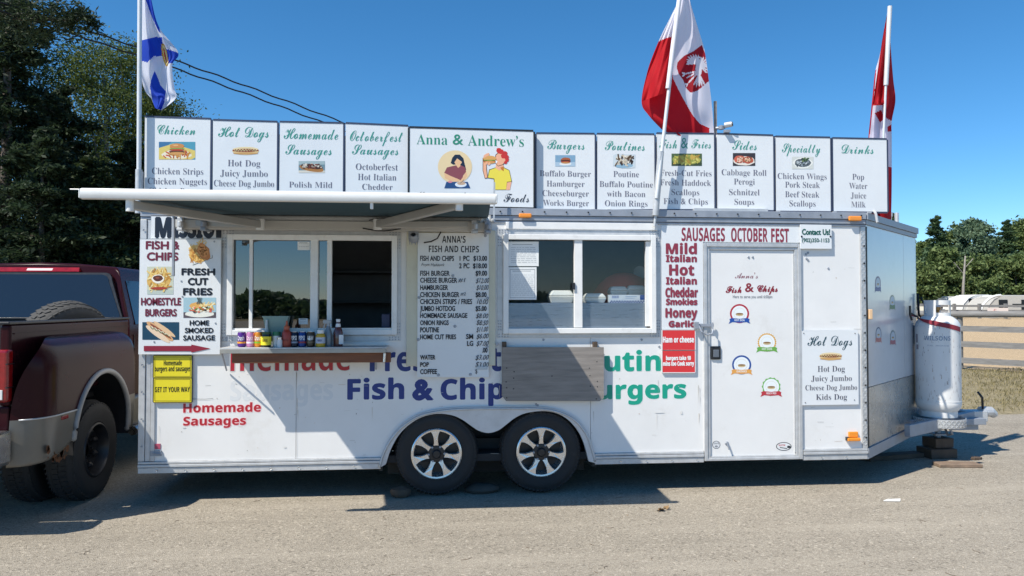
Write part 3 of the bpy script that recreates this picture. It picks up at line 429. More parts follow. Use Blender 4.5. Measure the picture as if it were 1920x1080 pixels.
[1,68,148,[66,134,6,134,13,131,19,128,23,122,24,111,24,22,23,13,20,7,14,5,8,4,8,2,68,2,120,18,138,68,133,96,119,117,97,129],[60,130,67,131,96,115,106,68,104,41,97,21,84,9,66,5,59,6,55,9,53,14,52,21,52,115,53,122,55,127]],
[1,70,120,[115,134,6,134,13,131,20,127,23,121,24,112,24,25,23,15,20,9,14,5,6,4,6,2,75,2,68,4,62,5,57,8,54,12,53,17,52,24,52,68,56,68,69,67,78,61,83,51,86,37,88,37,88,101,86,101,83,89,78,79,69,74,57,72,52,72,52,119,53,123,54,126,56,129,59,130,68,130,82,129,93,127,101,122,107,116,111,107,114,97]],
[1,72,156,[70,134,7,134,14,131,20,128,23,121,24,113,24,24,23,14,20,8,14,5,6,4,6,2,70,2,70,4,63,5,56,8,53,14,52,24,52,68,104,68,104,24,103,14,99,8,93,5,86,4,86,2,149,2,149,4,142,5,136,9,133,15,132,24,132,113,133,122,136,128,142,131,149,132,86,134,91,132,96,130,100,128,102,124,103,119,104,113,104,73,52,73,52,113,53,119,54,124,56,128,60,130,65,132,70,132]],
[1,73,78,[71,134,6,134,14,131,20,129,23,123,24,115,24,22,23,14,19,8,13,5,6,4,6,2,71,2,71,4,66,4,61,6,57,9,54,12,53,17,53,23,53,115,54,123,57,129,63,131,71,132]],
[1,74,98,[92,134,25,134,31,131,37,130,41,127,44,122,45,117,46,109,46,6,45,-2,43,-8,38,-13,31,-14,24,-12,21,-6,25,4,26,8,25,13,22,17,18,20,13,20,8,19,5,17,2,13,1,7,2,0,5,-6,10,-11,16,-14,24,-17,32,-18,64,-7,74,27,74,109,75,117,76,123,78,127,82,130,87,131,92,132]],
[1,75,152,[70,134,7,134,14,131,20,128,23,122,24,113,24,24,23,14,20,8,14,5,7,4,7,2,70,2,70,4,63,5,57,8,54,14,53,24,53,60,60,66,96,21,100,15,101,10,100,7,97,5,85,3,153,2,153,4,149,4,144,6,140,9,137,13,78,85,101,109,123,126,142,132,88,134,100,131,106,125,103,118,97,110,53,65,53,113,53,119,54,124,57,128,60,130,65,132,70,132]],
[1,77,189,[54,134,6,134,11,132,16,130,20,128,23,125,24,120,24,114,24,23,23,14,20,8,13,5,6,4,6,2,49,2,41,4,34,7,31,14,30,24,30,125,82,2,85,2,137,128,137,25,137,18,136,12,133,8,130,6,125,4,120,4,120,2,182,2,177,4,172,5,169,8,166,12,165,18,165,25,165,113,166,121,169,127,175,131,182,132,135,134,94,38]],
[1,78,147,[46,134,7,134,9,132,12,131,16,126,24,116,24,23,24,17,23,12,21,8,17,5,12,4,7,4,48,2,48,4,40,5,34,8,31,14,30,23,30,109,121,-1,124,-1,124,112,125,122,128,128,134,131,141,132,100,134,105,132,111,130,114,128,117,124,118,119,118,112,118,45]],
[1,79,156,[93,136,79,137,65,136,51,132,40,125,29,117,21,107,15,95,11,82,10,68,11,54,15,40,21,29,29,18,39,10,51,4,64,0,78,-1,92,0,105,4,117,10,127,18,135,29,141,40,145,54,147,68,145,82,141,96,135,107,127,117,117,126,106,132],[50,117,77,134,93,130,105,117,112,96,115,68,106,19,79,2,63,6,51,19,44,40,41,68]],
[1,80,124,[64,134,7,134,14,131,20,128,23,121,24,113,24,24,23,14,20,8,14,5,6,4,6,2,70,2,70,4,63,5,56,8,53,14,52,24,52,63,72,63,93,66,108,73,117,84,120,99,119,109,115,117,108,124,99,129,85,133],[59,130,64,130,76,128,83,122,87,112,89,98,87,84,82,74,73,68,60,67,52,67,52,119,53,124,55,128]],
[1,82,141,[65,134,7,134,14,131,20,128,23,121,24,113,24,24,23,14,20,8,14,5,6,4,6,2,70,2,70,4,63,5,56,8,53,14,52,24,52,65,61,65,102,2,141,2,142,3,137,4,134,6,130,9,127,14,91,67,115,80,122,100,119,115,108,125,90,132],[60,130,67,130,86,123,92,100,90,86,85,76,75,70,61,68,52,68,52,115,53,122,55,127]],
[1,83,116,[99,137,97,137,95,133,89,131,75,134,68,136,61,137,55,137,44,136,35,132,27,127,22,119,18,110,17,99,19,87,24,76,34,67,49,58,68,49,81,40,85,27,83,17,78,9,69,4,59,3,44,5,32,14,23,27,17,45,15,45,15,-1,17,-1,19,3,22,5,43,0,57,-1,71,0,83,4,92,10,99,18,104,28,105,40,105,48,103,55,99,62,93,68,85,74,75,80,55,89,46,94,39,99,35,105,34,113,35,122,40,128,48,133,58,134,67,133,75,129,82,123,89,116,94,106,97,97,99,97]],
[1,87,182,[52,134,-3,134,6,128,9,124,11,118,52,-1,55,-1,94,97,129,-1,131,-1,170,114,172,121,176,127,180,130,184,132,184,134,152,134,161,130,164,126,165,121,165,116,163,109,141,44,117,114,116,119,115,123,119,130,129,132,70,134,81,129,84,126,87,119,92,105,66,40,42,110,41,117,40,122,41,127,44,130,48,132,52,132]],
[1,97,102,[66,91,48,93,38,92,29,90,22,86,16,82,13,76,12,70,12,65,15,62,18,59,23,59,28,59,31,61,34,65,35,69,34,72,30,79,29,82,33,88,44,90,52,89,57,85,60,80,61,72,61,55,36,47,20,39,11,30,8,19,9,11,13,5,20,1,28,-1,44,2,60,13,66,2,76,-1,87,1,96,9,94,9,91,8,88,9,86,11,85,19,85,62,83,76,77,86],[40,43,61,53,61,18,57,14,53,11,49,9,45,8,36,13,33,25]],
[1,98,107,[39,134,4,134,12,129,14,124,15,116,15,-2,31,11,45,2,57,-1,69,0,79,5,88,13,94,23,99,35,100,49,99,62,96,72,90,81,83,88,75,92,66,93,53,90,39,79],[50,84,55,85,64,83,70,76,74,64,75,48,74,28,71,14,64,5,54,2,43,7,39,20,39,72,41,78,45,82]],
[1,99,87,[64,92,52,93,40,92,29,87,20,79,14,70,9,58,8,45,9,32,13,21,19,12,27,5,36,0,46,-1,67,4,82,18,72,12,61,10,49,13,39,22,33,36,32,56,36,81,50,90,58,88,61,81,60,76,63,66,71,63,75,63,78,65,80,69,81,73,79,81,73,87]],
[1,100,110,[93,134,54,134,64,130,67,125,68,120,68,80,55,90,43,93,34,91,25,87,18,80,12,70,9,58,8,44,9,31,12,21,17,11,24,5,32,0,42,-1,55,2,68,16,68,-1,87,3,103,5,103,7,99,8,95,11,94,16,93,22],[52,85,57,85,63,82,66,78,68,72,68,22,65,16,61,11,56,8,51,7,42,9,37,17,34,29,33,46,34,63,37,75,43,83]],
[1,101,90,[62,90,47,93,36,92,27,87,19,80,13,71,9,60,8,47,9,33,13,21,19,12,26,5,35,0,46,-1,67,5,82,21,80,23,71,14,59,11,40,21,33,51,82,51,80,69,73,82],[36,82,48,90,55,89,59,83,61,75,62,64,62,55,33,55,33,61]],
[1,102,64,[62,135,52,137,37,134,26,128,20,119,17,105,17,91,7,91,7,84,17,84,17,22,17,14,17,10,15,7,13,5,6,3,58,2,51,4,46,6,43,11,42,19,42,84,59,84,59,91,42,91,42,116,43,123,44,129,48,133,54,134,59,133,61,129,57,120,57,116,57,113,59,110,63,108,67,108,71,108,74,110,76,114,77,119,75,126,70,131]],
[1,103,97,[58,92,47,93,36,92,27,89,19,85,13,79,10,71,8,63,14,46,34,33,21,26,14,21,10,15,9,9,12,1,24,-8,10,-15,6,-22,8,-29,15,-35,27,-39,43,-40,65,-38,80,-32,89,-23,92,-11,91,-3,89,3,84,7,77,10,66,12,52,13,42,13,32,15,28,21,29,26,32,30,37,32,61,33,69,36,76,40,81,46,84,53,85,61,83,70,77,82,93,82,93,89,69,89],[40,88,47,90,54,88,58,83,61,75,61,63,61,51,58,43,54,37,47,35,40,37,35,43,33,51,32,63,33,75,35,83],[61,-8,69,-9,75,-11,79,-14,80,-20,72,-33,48,-36,36,-35,27,-32,22,-28,20,-22,22,-14,28,-8]],
[1,104,113,[42,134,7,134,11,132,15,129,17,125,17,119,17,17,17,11,15,6,11,4,7,3,52,2,44,7,43,11,42,17,42,71,51,80,60,83,66,81,70,78,71,72,72,65,72,16,69,6,62,3,106,2,99,7,97,11,97,17,97,63,90,86,72,93,58,89,42,75]],
[1,105,59,[35,135,30,136,25,135,21,132,18,128,17,123,18,118,21,113,25,111,30,110,35,111,39,113,42,118,43,123,42,128,39,132],[42,91,8,91,15,86,17,82,17,75,17,17,17,11,15,6,11,4,7,3,52,2,45,7,43,11,42,17]],
[1,107,107,[42,134,8,134,16,129,17,125,17,118,17,17,17,11,15,6,11,4,7,3,52,2,44,7,43,11,42,17,42,41,49,46,71,16,72,12,73,9,71,4,65,3,110,2,106,5,102,9,64,62,81,79,91,86,101,89,63,91,71,88,75,83,73,78,69,73,42,46]],
[1,108,59,[42,134,8,134,12,132,16,129,17,124,17,118,17,17,17,11,15,6,11,4,7,3,52,2,45,7,43,11,42,17]],
[1,109,165,[86,89,71,93,57,89,42,75,42,91,7,91,11,88,15,86,17,81,17,75,17,17,17,11,15,6,11,4,7,3,51,2,44,7,42,11,42,17,42,71,50,80,59,83,65,81,69,78,70,72,71,65,71,17,70,11,68,7,65,4,61,3,104,2,97,7,95,11,95,17,95,71,103,80,112,83,118,81,122,78,123,72,124,65,124,17,123,11,121,7,118,4,114,3,158,2,150,7,149,11,148,17,148,63,142,86,124,93,109,89,95,75]],
[1,110,113,[90,86,72,93,57,89,42,76,42,91,7,91,11,88,15,86,17,81,17,75,17,17,17,11,15,6,11,4,7,3,52,2,44,7,43,11,42,17,42,71,51,80,60,83,66,81,70,78,71,72,72,65,72,16,69,6,62,3,106,2,99,7,97,11,97,17,97,63]],
[1,111,100,[62,91,50,93,38,91,28,87,19,80,13,70,9,59,7,46,9,33,13,22,19,12,28,5,38,0,50,-1,62,0,72,5,81,12,87,21,91,33,93,46,91,59,87,71,81,80,72,87],[42,88,50,91,58,88,63,81,66,68,67,46,67,34,66,24,65,16,64,11,58,4,50,2,42,4,37,11,35,16,34,24,33,34,33,46,34,68,37,81]],
[1,112,111,[78,92,69,93,55,89,41,73,41,91,8,91,12,88,15,85,17,80,17,72,17,-19,17,-26,17,-30,15,-34,13,-36,10,-38,7,-38,57,-40,53,-38,49,-37,45,-34,43,-30,43,-24,42,-17,42,14,55,2,68,-1,77,0,86,5,93,12,98,22,101,34,102,48,101,60,98,71,93,80,86,87],[50,81,59,85,68,82,73,75,76,62,77,46,76,29,73,17,67,9,58,7,49,10,42,20,42,71]],
[1,114,86,[76,92,69,93,63,92,57,88,50,82,42,69,42,91,8,91,15,86,17,82,17,75,17,17,17,11,15,6,11,4,7,3,57,2,46,6,43,10,43,16,43,57,44,66,47,73,51,78,56,79,60,78,63,76,67,70,70,69,74,68,78,69,81,71,84,75,84,79,83,85,81,89]],
[1,115,86,[71,93,68,90,64,89,42,93,30,91,21,85,15,76,13,66,14,58,18,52,24,46,33,40,47,33,56,26,59,18,58,11,54,7,49,4,42,3,33,5,25,10,18,19,15,30,12,30,12,-1,14,-1,17,3,22,4,37,0,45,-1,57,1,67,7,73,16,75,28,74,37,70,44,65,50,56,55,43,61,37,65,33,68,30,72,29,77,30,82,33,86,38,89,44,90,53,88,60,84,66,76,69,68]],
[1,116,68,[41,124,39,124,35,118,28,109,18,99,8,88,8,85,16,85,16,21,17,11,21,4,27,0,37,-1,53,4,64,19,58,13,50,10,46,11,43,14,42,19,41,24,41,85,60,85,60,91,41,91]],
[1,117,112,[40,91,5,91,9,88,13,85,15,80,15,74,15,29,17,16,21,6,28,1,39,-1,47,0,55,3,61,7,70,17,70,-1,89,4,105,5,105,7,101,8,97,10,95,15,95,21,95,91,58,91,63,88,67,86,69,81,70,74,70,19,62,11,53,9,47,10,44,12,41,17,40,22]],
[1,119,129,[39,91,-1,91,-1,89,3,86,7,79,38,-1,40,-1,67,64,87,-1,89,-1,121,77,125,86,128,89,131,89,108,91,114,88,116,85,117,82,115,76,100,37,87,78,86,83,89,87,94,89,52,91,58,87,60,84,61,80,65,70,50,33,34,75,33,85,34,88,39,89]],
[1,121,89,[46,91,0,91,-1,89,3,89,6,87,12,75,44,-1,42,-8,40,-14,38,-19,35,-23,31,-29,26,-31,22,-30,20,-26,20,-19,18,-16,15,-14,11,-14,6,-14,3,-17,1,-21,0,-25,1,-31,4,-36,9,-39,16,-40,22,-39,28,-37,32,-34,37,-28,42,-19,47,-7,76,73,78,80,81,85,85,88,87,89,62,91,65,89,69,88,72,85,70,71,55,30,38,76,36,82,37,85,39,88,46,89]],
[1,122,87,[11,91,10,66,12,66,15,75,20,82,28,86,38,87,53,87,6,4,6,2,78,2,80,30,74,20,67,12,58,7,46,6,34,6,80,87,80,91]]])
# ================================================================ ground
def sheet(name, pts, z, m, kind='structure'):
    mb = MB(); tr = tessellate_polygon([[Vector((x, y, 0)) for x, y in pts]])
    mb.add([(x, y, z) for x, y in pts], [tuple(t) for t in tr])
    me_o = mb.build(name, m); me_o['kind'] = kind
    if me_o.data.polygons and me_o.data.polygons[0].normal.z < 0: me_o.data.flip_normals()
    return me_o
def ground_mat(name, c1, c2, c3, speck=None, sc=1.0, bump=.5, stretch=(1, 1, 1), streak=0.):
    m = bpy.data.materials.new(name); m.use_nodes = True; n = m.node_tree.nodes; l = m.node_tree.links; b = n['Principled BSDF']
    b.inputs['Roughness'].default_value = .92; b.inputs['Specular IOR Level'].default_value = .25
    tc = n.new('ShaderNodeTexCoord'); mp = n.new('ShaderNodeMapping'); mp.inputs['Scale'].default_value = stretch; l.new(tc.outputs['Object'], mp.inputs[0])
    def noise(s, d=8, r=.6):
        t = n.new('ShaderNodeTexNoise'); t.inputs['Scale'].default_value = s; t.inputs['Detail'].default_value = d; t.inputs['Roughness'].default_value = r; l.new(mp.outputs[0], t.inputs[0]); return t.outputs[0]
    def ramp(src, p0, p1, a, c):
        r = n.new('ShaderNodeValToRGB'); r.color_ramp.elements[0].position = p0; r.color_ramp.elements[1].position = p1
        r.color_ramp.elements[0].color = (*a, 1); r.color_ramp.elements[1].color = (*c, 1); l.new(src, r.inputs[0]); return r.outputs[0]
    def mix(f, a, c):
        x = n.new('ShaderNodeMix'); x.data_type = 'RGBA'
        if isinstance(f, float): x.inputs[0].default_value = f
        else: l.new(f, x.inputs[0])
        l.new(a, x.inputs[6])
        if isinstance(c, tuple): x.inputs[7].default_value = (*c, 1)
        else: l.new(c, x.inputs[7])
        return x.outputs[2]
    base = mix(ramp(noise(.22 * sc, 10, .65), .52, .66, (0, 0, 0), (.7, .7, .7)), ramp(noise(.35 * sc), .35, .65, c1, c2), tuple(x * .68 for x in c1))
    mid = ramp(noise(3.2 * sc, 10, .7), .42, .62, c1, c3)
    col = mix(.45, base, mid)
    v = n.new('ShaderNodeTexVoronoi'); v.inputs['Scale'].default_value = 150 * sc; l.new(mp.outputs[0], v.inputs[0])
    sep = n.new('ShaderNodeSeparateColor'); l.new(v.outputs['Color'], sep.inputs[0])
    g = ramp(sep.outputs[0], .1, .9, tuple(x * .62 for x in c1), tuple(min(1, x * 1.38) for x in c2)); col = mix(.55, col, g)
    v2 = n.new('ShaderNodeTexVoronoi'); v2.inputs['Scale'].default_value = 64 * sc; l.new(mp.outputs[0], v2.inputs[0])
    sep2 = n.new('ShaderNodeSeparateColor'); l.new(v2.outputs['Color'], sep2.inputs[0])
    f1 = ramp(sep2.outputs[1], .955, .965, (0, 0, 0), (.5, .5, .5)); col = mix(f1, col, tuple(min(1, x * 1.6) for x in c2))
    f2 = ramp(sep2.outputs[2], .955, .965, (0, 0, 0), (.5, .5, .5)); col = mix(f2, col, tuple(x * .35 for x in c1))
    if speck:
        f3 = ramp(noise(1.1 * sc, 12, .8), .60, .72, (0, 0, 0), (.6, .6, .6)); col = mix(f3, col, speck)
    if streak:
        mq = n.new('ShaderNodeMapping'); mq.inputs['Scale'].default_value = (.18, 1.5, 1); mq.inputs['Rotation'].default_value = (0, 0, .08); l.new(tc.outputs['Object'], mq.inputs[0])
        tq = n.new('ShaderNodeTexNoise'); tq.inputs['Scale'].default_value = 1.6; tq.inputs['Detail'].default_value = 9; tq.inputs['Roughness'].default_value = .65; l.new(mq.outputs[0], tq.inputs[0])
        col = mix(ramp(tq.outputs[0], .50, .68, (0, 0, 0), (streak, streak, streak)), col, tuple(min(1, x * 1.28) for x in c2))
        col = mix(ramp(tq.outputs[0], .30, .42, (streak, streak, streak), (0, 0, 0)), col, tuple(x * .62 for x in c1))
    l.new(col, b.inputs['Base Color'])
    ad = n.new('ShaderNodeMath'); ad.operation = 'MULTIPLY_ADD'; l.new(noise(140 * sc, 4), ad.inputs[0]); ad.inputs[1].default_value = .6; l.new(v.outputs['Distance'], ad.inputs[2])
    bp = n.new('ShaderNodeBump'); bp.inputs['Strength'].default_value = bump; bp.inputs['Distance'].default_value = .012; l.new(ad.outputs[0], bp.inputs['Height']); l.new(bp.outputs[0], b.inputs['Normal'])
    MATS[name] = m; return m
ASPH = ground_mat('worn_tan_asphalt', (.305, .268, .215), (.375, .332, .27), (.232, .204, .165), speck=(.205, .175, .138), streak=.42)
GRASSM = ground_mat('dry_grass_ground', (.23, .19, .11), (.30, .25, .155), (.15, .145, .07), speck=(.09, .085, .045), sc=.5, stretch=(.35, 1, 1))
SANDM = ground_mat('arena_sand', (.43, .315, .19), (.49, .365, .225), (.37, .28, .175), sc=.4, bump=.3)
sheet('grass_ground', [(-400, -300), (400, -300), (400, 500), (-400, 500)], GZ - .012, GRASSM)
edge = [(-60, 6.0), (-20, 5.0), (-8, 4.6)] + [(x, 4.2 + .14 * math.sin(x * 1.7) + random.uniform(-.1, .1) - .045 * max(0, x)) for x in np.arange(-6, 16, .35)] + [(60, 2.5)]
sheet('asphalt_lot', [(-60, -70), (60, -70)] + edge[::-1], GZ, ASPH)
F0 = W(1797, 18.8); F1 = W(1920, 17.7); FD = (F1 - F0).normalized()
FN = Vector((-FD.y, FD.x, 0)); FN = FN if FN.x > 0 else -FN
fa = F0 - FD * 14; fb = F0 + FD * 16
sheet('arena_sand', [(fa.x + FN.x * .1, fa.y + FN.y * .1), (fb.x + FN.x * .1, fb.y + FN.y * .1), (fb.x + FN.x * 60, fb.y + FN.y * 60), (fa.x + FN.x * 60, fa.y + FN.y * 60)], GZ - .006, SANDM)

# ================================================================ food trailer
XL, XR = -2.467, 3.762; ZB, ZT = .228, 2.42; WID = 2.5
TR = thing('food_trailer', 'long white food trailer covered in menu signs, standing on tandem axles', 'trailer', (.6, 0, GZ))
WP = Plane((0, 0, 0))
pxX = lambda x, y=640: U(x, y).x
ZW0, ZW1 = .325, 2.30
arch = [(714, 872), (722, 845), (738, 816), (760, 793), (790, 776), (830, 767), (870, 764), (920, 763), (970, 763), (1015, 764), (1050, 771), (1078, 786), (1098, 810), (1107, 832), (1115, 862)]
archw = [WP.px(x, y) for x, y in arch]
w1 = rect(430, 443, 742, 625); w2 = rect(945, 443, 1225, 622)
xs = [pxX(285), pxX(556), pxX(1107), pxX(1319), pxX(1502), pxX(1614)]
def wall_panel(pts):
    MB().plate([pts], 0, .02).build('wall_panel', WHITE, TR)
g = .0015
wall_panel([(xs[0], ZW0), (xs[0], ZW1), (xs[1] - g, ZW1), (xs[1] - g, w1[3]), (w1[0], w1[3]), (w1[0], w1[2]), (xs[1] - g, w1[2]), (xs[1] - g, ZW0)])
ia = 13
wall_panel([(xs[1] + g, ZW0), (xs[1] + g, w1[2]), (w1[1], w1[2]), (w1[1], w1[3]), (xs[1] + g, w1[3]), (xs[1] + g, ZW1), (xs[2] - g, ZW1), (xs[2] - g, w2[3]), (w2[0], w2[3]), (w2[0], w2[2]), (xs[2] - g, w2[2])]
           + [(min(a, xs[2] - g), b) for a, b in archw[:ia + 1]][::-1] + [(archw[0][0], ZW0)])
wall_panel([(xs[2] + g, w2[2]), (w2[1], w2[2]), (w2[1], w2[3]), (xs[2] + g, w2[3]), (xs[2] + g, ZW1), (xs[3], ZW1), (xs[3], ZW0), (archw[-1][0], ZW0), archw[-1], (xs[2] + g + .006, archw[13][1]), (xs[2] + g, archw[13][1])])
dz = rect(1319, 457, 1502, 862)
wall_panel([(xs[3] + g, dz[3]), (xs[3] + g, ZW1), (xs[4] - g, ZW1), (xs[4] - g, dz[3])])
wall_panel([(xs[4], ZW0), (xs[4], ZW1), (xs[5], ZW1), (xs[5], ZW0)])
# shell: roof, back, rear end, floor, inner lining
NV = Vector((5.085, 1.25, 0)); NO = Vector((XR, 0, 0)); NB = Vector((XR, WID, 0))
outl = [(XL, .03), (XR, .03), (5.06, 1.25), (XR, WID), (XL, WID)]
MB().prism([outl], lambda a, b, d: (a, b, d), 2.40, 2.43).build('roof', ALUD, TR)
MB().prism([outl], lambda a, b, d: (a, b, d), .27, .33).build('floor', DARK, TR)
mb = MB(); mb.box(XL, XR, WID - .03, WID, .33, 2.40); mb.build('back_wall', INT, TR)
mb = MB(); mb.box(XL, XL + .03, .03, WID - .03, .228, 2.42); mb.build('rear_wall', WHITE, TR)
mb = MB(); mb.box(XR - .7, XR - .68, .1, WID - .1, .33, 2.40); mb.build('inner_partition', INT, TR)
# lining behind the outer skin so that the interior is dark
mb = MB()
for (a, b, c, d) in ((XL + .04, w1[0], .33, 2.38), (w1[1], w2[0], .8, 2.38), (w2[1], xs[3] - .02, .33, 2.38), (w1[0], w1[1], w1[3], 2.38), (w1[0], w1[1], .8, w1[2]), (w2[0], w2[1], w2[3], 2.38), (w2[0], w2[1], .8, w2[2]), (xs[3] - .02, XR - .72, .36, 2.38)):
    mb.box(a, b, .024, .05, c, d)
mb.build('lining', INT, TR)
# skirt rails (three ridges), broken by the wheel arch
a0x, a1x = archw[0][0], archw[-1][0]
for (x0, x1) in ((XL, a0x), (a1x, xs[3] - .005), (xs[4] + .005, XR)):
    mb = MB()
    mb.box(x0, x1, -.012, .02, ZB, ZB + .046); mb.box(x0, x1, -.022, .02, ZB + .049, ZB + .072); mb.box(x0, x1, -.016, .02, ZB + .075, ZB + .0955)
    mb.build('skirt_rail', ALU, TR, bevel=.004)
mb = MB(); x = XL + .15
while x < XR:
    if not (a0x - .03 < x < a1x + .03 or xs[3] < x < xs[4]):
        mb.lathe([(0, 0), (.007, .001), (.009, .004)], (x, -.0165, ZB + .022), Matrix.Rotation(R(90), 3, 'X'), n=8)
    x += .226
mb.build('rivet', CHROME, TR, kind='stuff')
# roof trim
mb = MB(); mb.box(XL, XR, -.030, .02, 2.365, 2.425); mb.box(XL, XR, -.018, .02, 2.322, 2.362); mb.box(XL, XR, -.010, .02, 2.30, 2.319)
mb.build('roof_trim', ALUD, TR, bevel=.003)
mb = MB(); x = XL + .1
while x < XR:
    mb.lathe([(0, 0), (.006, .001), (.008, .004)], (x, -.034, 2.395), Matrix.Rotation(R(90), 3, 'X'), n=6); x += .19
mb.build('trim_screw', BLACKP, TR, kind='stuff')
# rear corner channels
for (u0, u1, y) in ((XL, XL + .05, -.014), (XL + .053, XL + .092, -.006), (XL + .095, XL + .128, -.012)):
    MB().box(u0, u1, y, .02, .326, 2.298).build('corner_channel', ALU, TR, bevel=.003)
mb = MB()
for z in np.arange(.45, 2.3, .22): mb.lathe([(0, 0), (.006, .001), (.008, .004)], (XL + .03, -.018, z), Matrix.Rotation(R(90), 3, 'X'), n=8)
mb.build('corner_screw', ALUD, TR, kind='stuff')
# diamond plate corner strip with raised treads
mb = MB(); mb.box(xs[5] + .002, XR, -.012, .02, .326, 2.298)
z = .36; k = 0
while z < 2.28:
    for j in range(2):
        cx = xs[5] + .012 + j * .022; s_ = 1 if (k + j) % 2 else -1
        mb.bar((cx - .008, -.0135, z - .008 * s_), (cx + .008, -.0135, z + .008 * s_), .004, .004, up=(0, 1, 0))
    z += .024; k += 1
mb.build('corner_strip', PLATE, TR)
mb = MB()
for z in np.arange(.42, 2.28, .155): mb.lathe([(0, 0), (.007, .001), (.009, .005)], (xs[5] + .028, -.018, z), Matrix.Rotation(R(90), 3, 'X'), n=8)
mb.build('corner_screw', BLACKP, TR, kind='stuff')
# V nose
NA = (NV - NO).normalized(); NN = Vector((NA.y, -NA.x, 0)); NL = (NV - NO).length
def nose(a, z, d, side=1):
    p = NO + NA * a - NN * d
    return (p.x, p.y if side > 0 else WID - p.y, z)
sm = NL * .72
for side in (1, -1):
    for (a0, a1) in ((.03, sm - .003), (sm + .003, NL)):
        MB().prism([[(a0, .86), (a1, .86), (a1, 2.32), (a0, 2.32)]], lambda a, b, d: nose(a, b, d, side), 0, .02).build('nose_panel', GLOSSW, TR)
    MB().prism([[(.03, .326), (NL, .326), (NL, .855), (.03, .855)]], lambda a, b, d: nose(a, b, d, side), -.002, .02).build('stone_guard', STEEL, TR)
    for (z0, z1, d) in ((ZB, ZB + .046, -.012), (ZB + .049, ZB + .0955, -.018), (2.365, 2.425, -.03), (2.322, 2.362, -.015)):
        MB().prism([[(0, z0), (NL, z0), (NL, z1), (0, z1)]], lambda a, b, d_: nose(a, b, d_, side), d, .03).build('nose_rail', ALUD, TR)
MB().tube([(XR + .008, .004, .33), (XR + .008, .004, 2.30)], .016, 8).build('corner_strip', BLACKP, TR)
# door
d0, d1, dzb, dzt = dz
mb = MB()
for (m_, y, w) in ((0, -.020, .030), (.030, -.010, .026)):
    x0, x1, z0, z1 = d0 + m_, d1 - m_, dzb + m_ * .6, dzt - m_
    mb.box(x0, x0 + w, y, .03, z0, z1); mb.box(x1 - w, x1, y, .03, z0, z1); mb.box(x0 + w + .0005, x1 - w - .0005, y, .03, z1 - w, z1); mb.box(x0 + w + .0005, x1 - w - .0005, y, .03, z0, z0 + w * .7)
mb.build('door_frame', ALU, TR, bevel=.003)
dr = MB(); dr.box(d0 + .058, d1 - .058, .004, .035, dzb + .036, dzt - .058); dr = dr.build('door', WHITE, TR, bevel=.003)
mb = MB(); z = dzb + .06
hx = d1 - .066
while z < dzt - .08: mb.box(hx, hx + .016, -.006, .004, z, z + .017); z += .020
mb.build('hinge', ALU, dr)
x0, x1, z0, z1 = rect(1332, 649, 1351, 674, 0)
mb = MB(); mb.box(x0, x1, -.012, .004, z0, z1); hb = mb.build('handle', BLACKP, dr, bevel=.01, seg=3)
MB().box(x0 + .02, x1 - .02, -.022, -.0125, z0 + .02, z1 - .03).build('paddle', mat('handle_grey', (.12, .14, .17), .25), hb, bevel=.005)
for px_ in (1403.5, 1411.5):
    p = U(px_, 482); MB().lathe([(0, .006), (.007, .006), (.011, .0)], (p.x, .003, p.z), Matrix.Rotation(R(90), 3, 'X'), n=10).build('bolt', ALUD, dr, smooth='auto')
p = U(1363, 834); mb = MB(); mb.lathe([(0, .01), (.012, .01), (.018, 0)], (p.x, .003, p.z + .012), Matrix.Rotation(R(90), 3, 'X'), n=12); mb.bar((p.x, -.012, p.z + .02), (p.x + .01, -.03, p.z - .04), .012, .01); mb.build('door_hook', ALUD, dr)
# hasp across the door edge
mb = MB(); a = U(1303, 610, -.03); b = U(1338, 611, -.03)
mb.box(a.x, b.x, -.035, -.022, a.z - .012, a.z + .014); mb.tube([(b.x - .01, -.03, b.z + .03), (b.x - .01, -.03, b.z - .03)], .008, 8)
mb.tube([(a.x + .03, -.04, a.z), (a.x + .05, -.06, a.z - .055), (a.x + .09, -.06, a.z - .08), (a.x + .14, -.06, a.z - .075), (b.x - .005, -.04, b.z - .03)], .008, 6)
mb.box(a.x - .01, a.x + .03, -.05, -.020, a.z - .03, a.z + .03); mb.build('hasp', ALUD, dr, bevel=.002)
# badges, stickers on the door
BADGE_DEFS = []
def badge(P, cx, cy, r, ring, rib, inner='#e9eef0', tooth=0, tails=True, ratio=1.0, txt=None, icon='#c9b48a'):
    if tooth:
        pts = []
        for k in range(tooth * 2):
            a = math.pi * k / tooth; q = r * (1.0 if k % 2 else .9); pts.append((cx + q * ratio * math.cos(a), cy + q * math.sin(a)))
        P.poly(pts, ring)
    else: P.ell(cx, cy, r * ratio, r, ring, n=28)
    P.ell(cx, cy, r * ratio * .82, r * .82, inner, n=24)
    P.ell(cx, cy, r * ratio * .60, r * .60, '#d9d6c8', n=20); P.ell(cx, cy, r * ratio * .56, r * .56, inner, n=20)
    P.ell(cx, cy + r * .1, r * ratio * .42, r * .16, icon, n=12); P.ell(cx, cy + r * .02, r * ratio * .40, r * .09, '#8a6a40', n=12)
    w = r * 1.05 * ratio; y = cy + r * .62
    if tails:
        P.poly([(cx - w, y - 1), (cx - w * .72, y - 3), (cx - w * .72, y + 5), (cx - w * 1.08, y + 8), (cx - w * .95, y + 3)], rib)
        P.poly([(cx + w, y - 1), (cx + w * .72, y - 3), (cx + w * .72, y + 5), (cx + w * 1.08, y + 8), (cx + w * .95, y + 3)], rib)
    P.poly([(cx - w * .85, y - 3), (cx, y - 1.5), (cx + w * .85, y - 3), (cx + w * .85, y + 4.5), (cx, y + 6), (cx - w * .85, y + 4.5)], rib)
    if txt: P.text(txt, 'bo', cx - w * .5, cx + w * .5, y - .5, y + 3, '#e8e8e8')
DP = Plane((0, .004, 0))
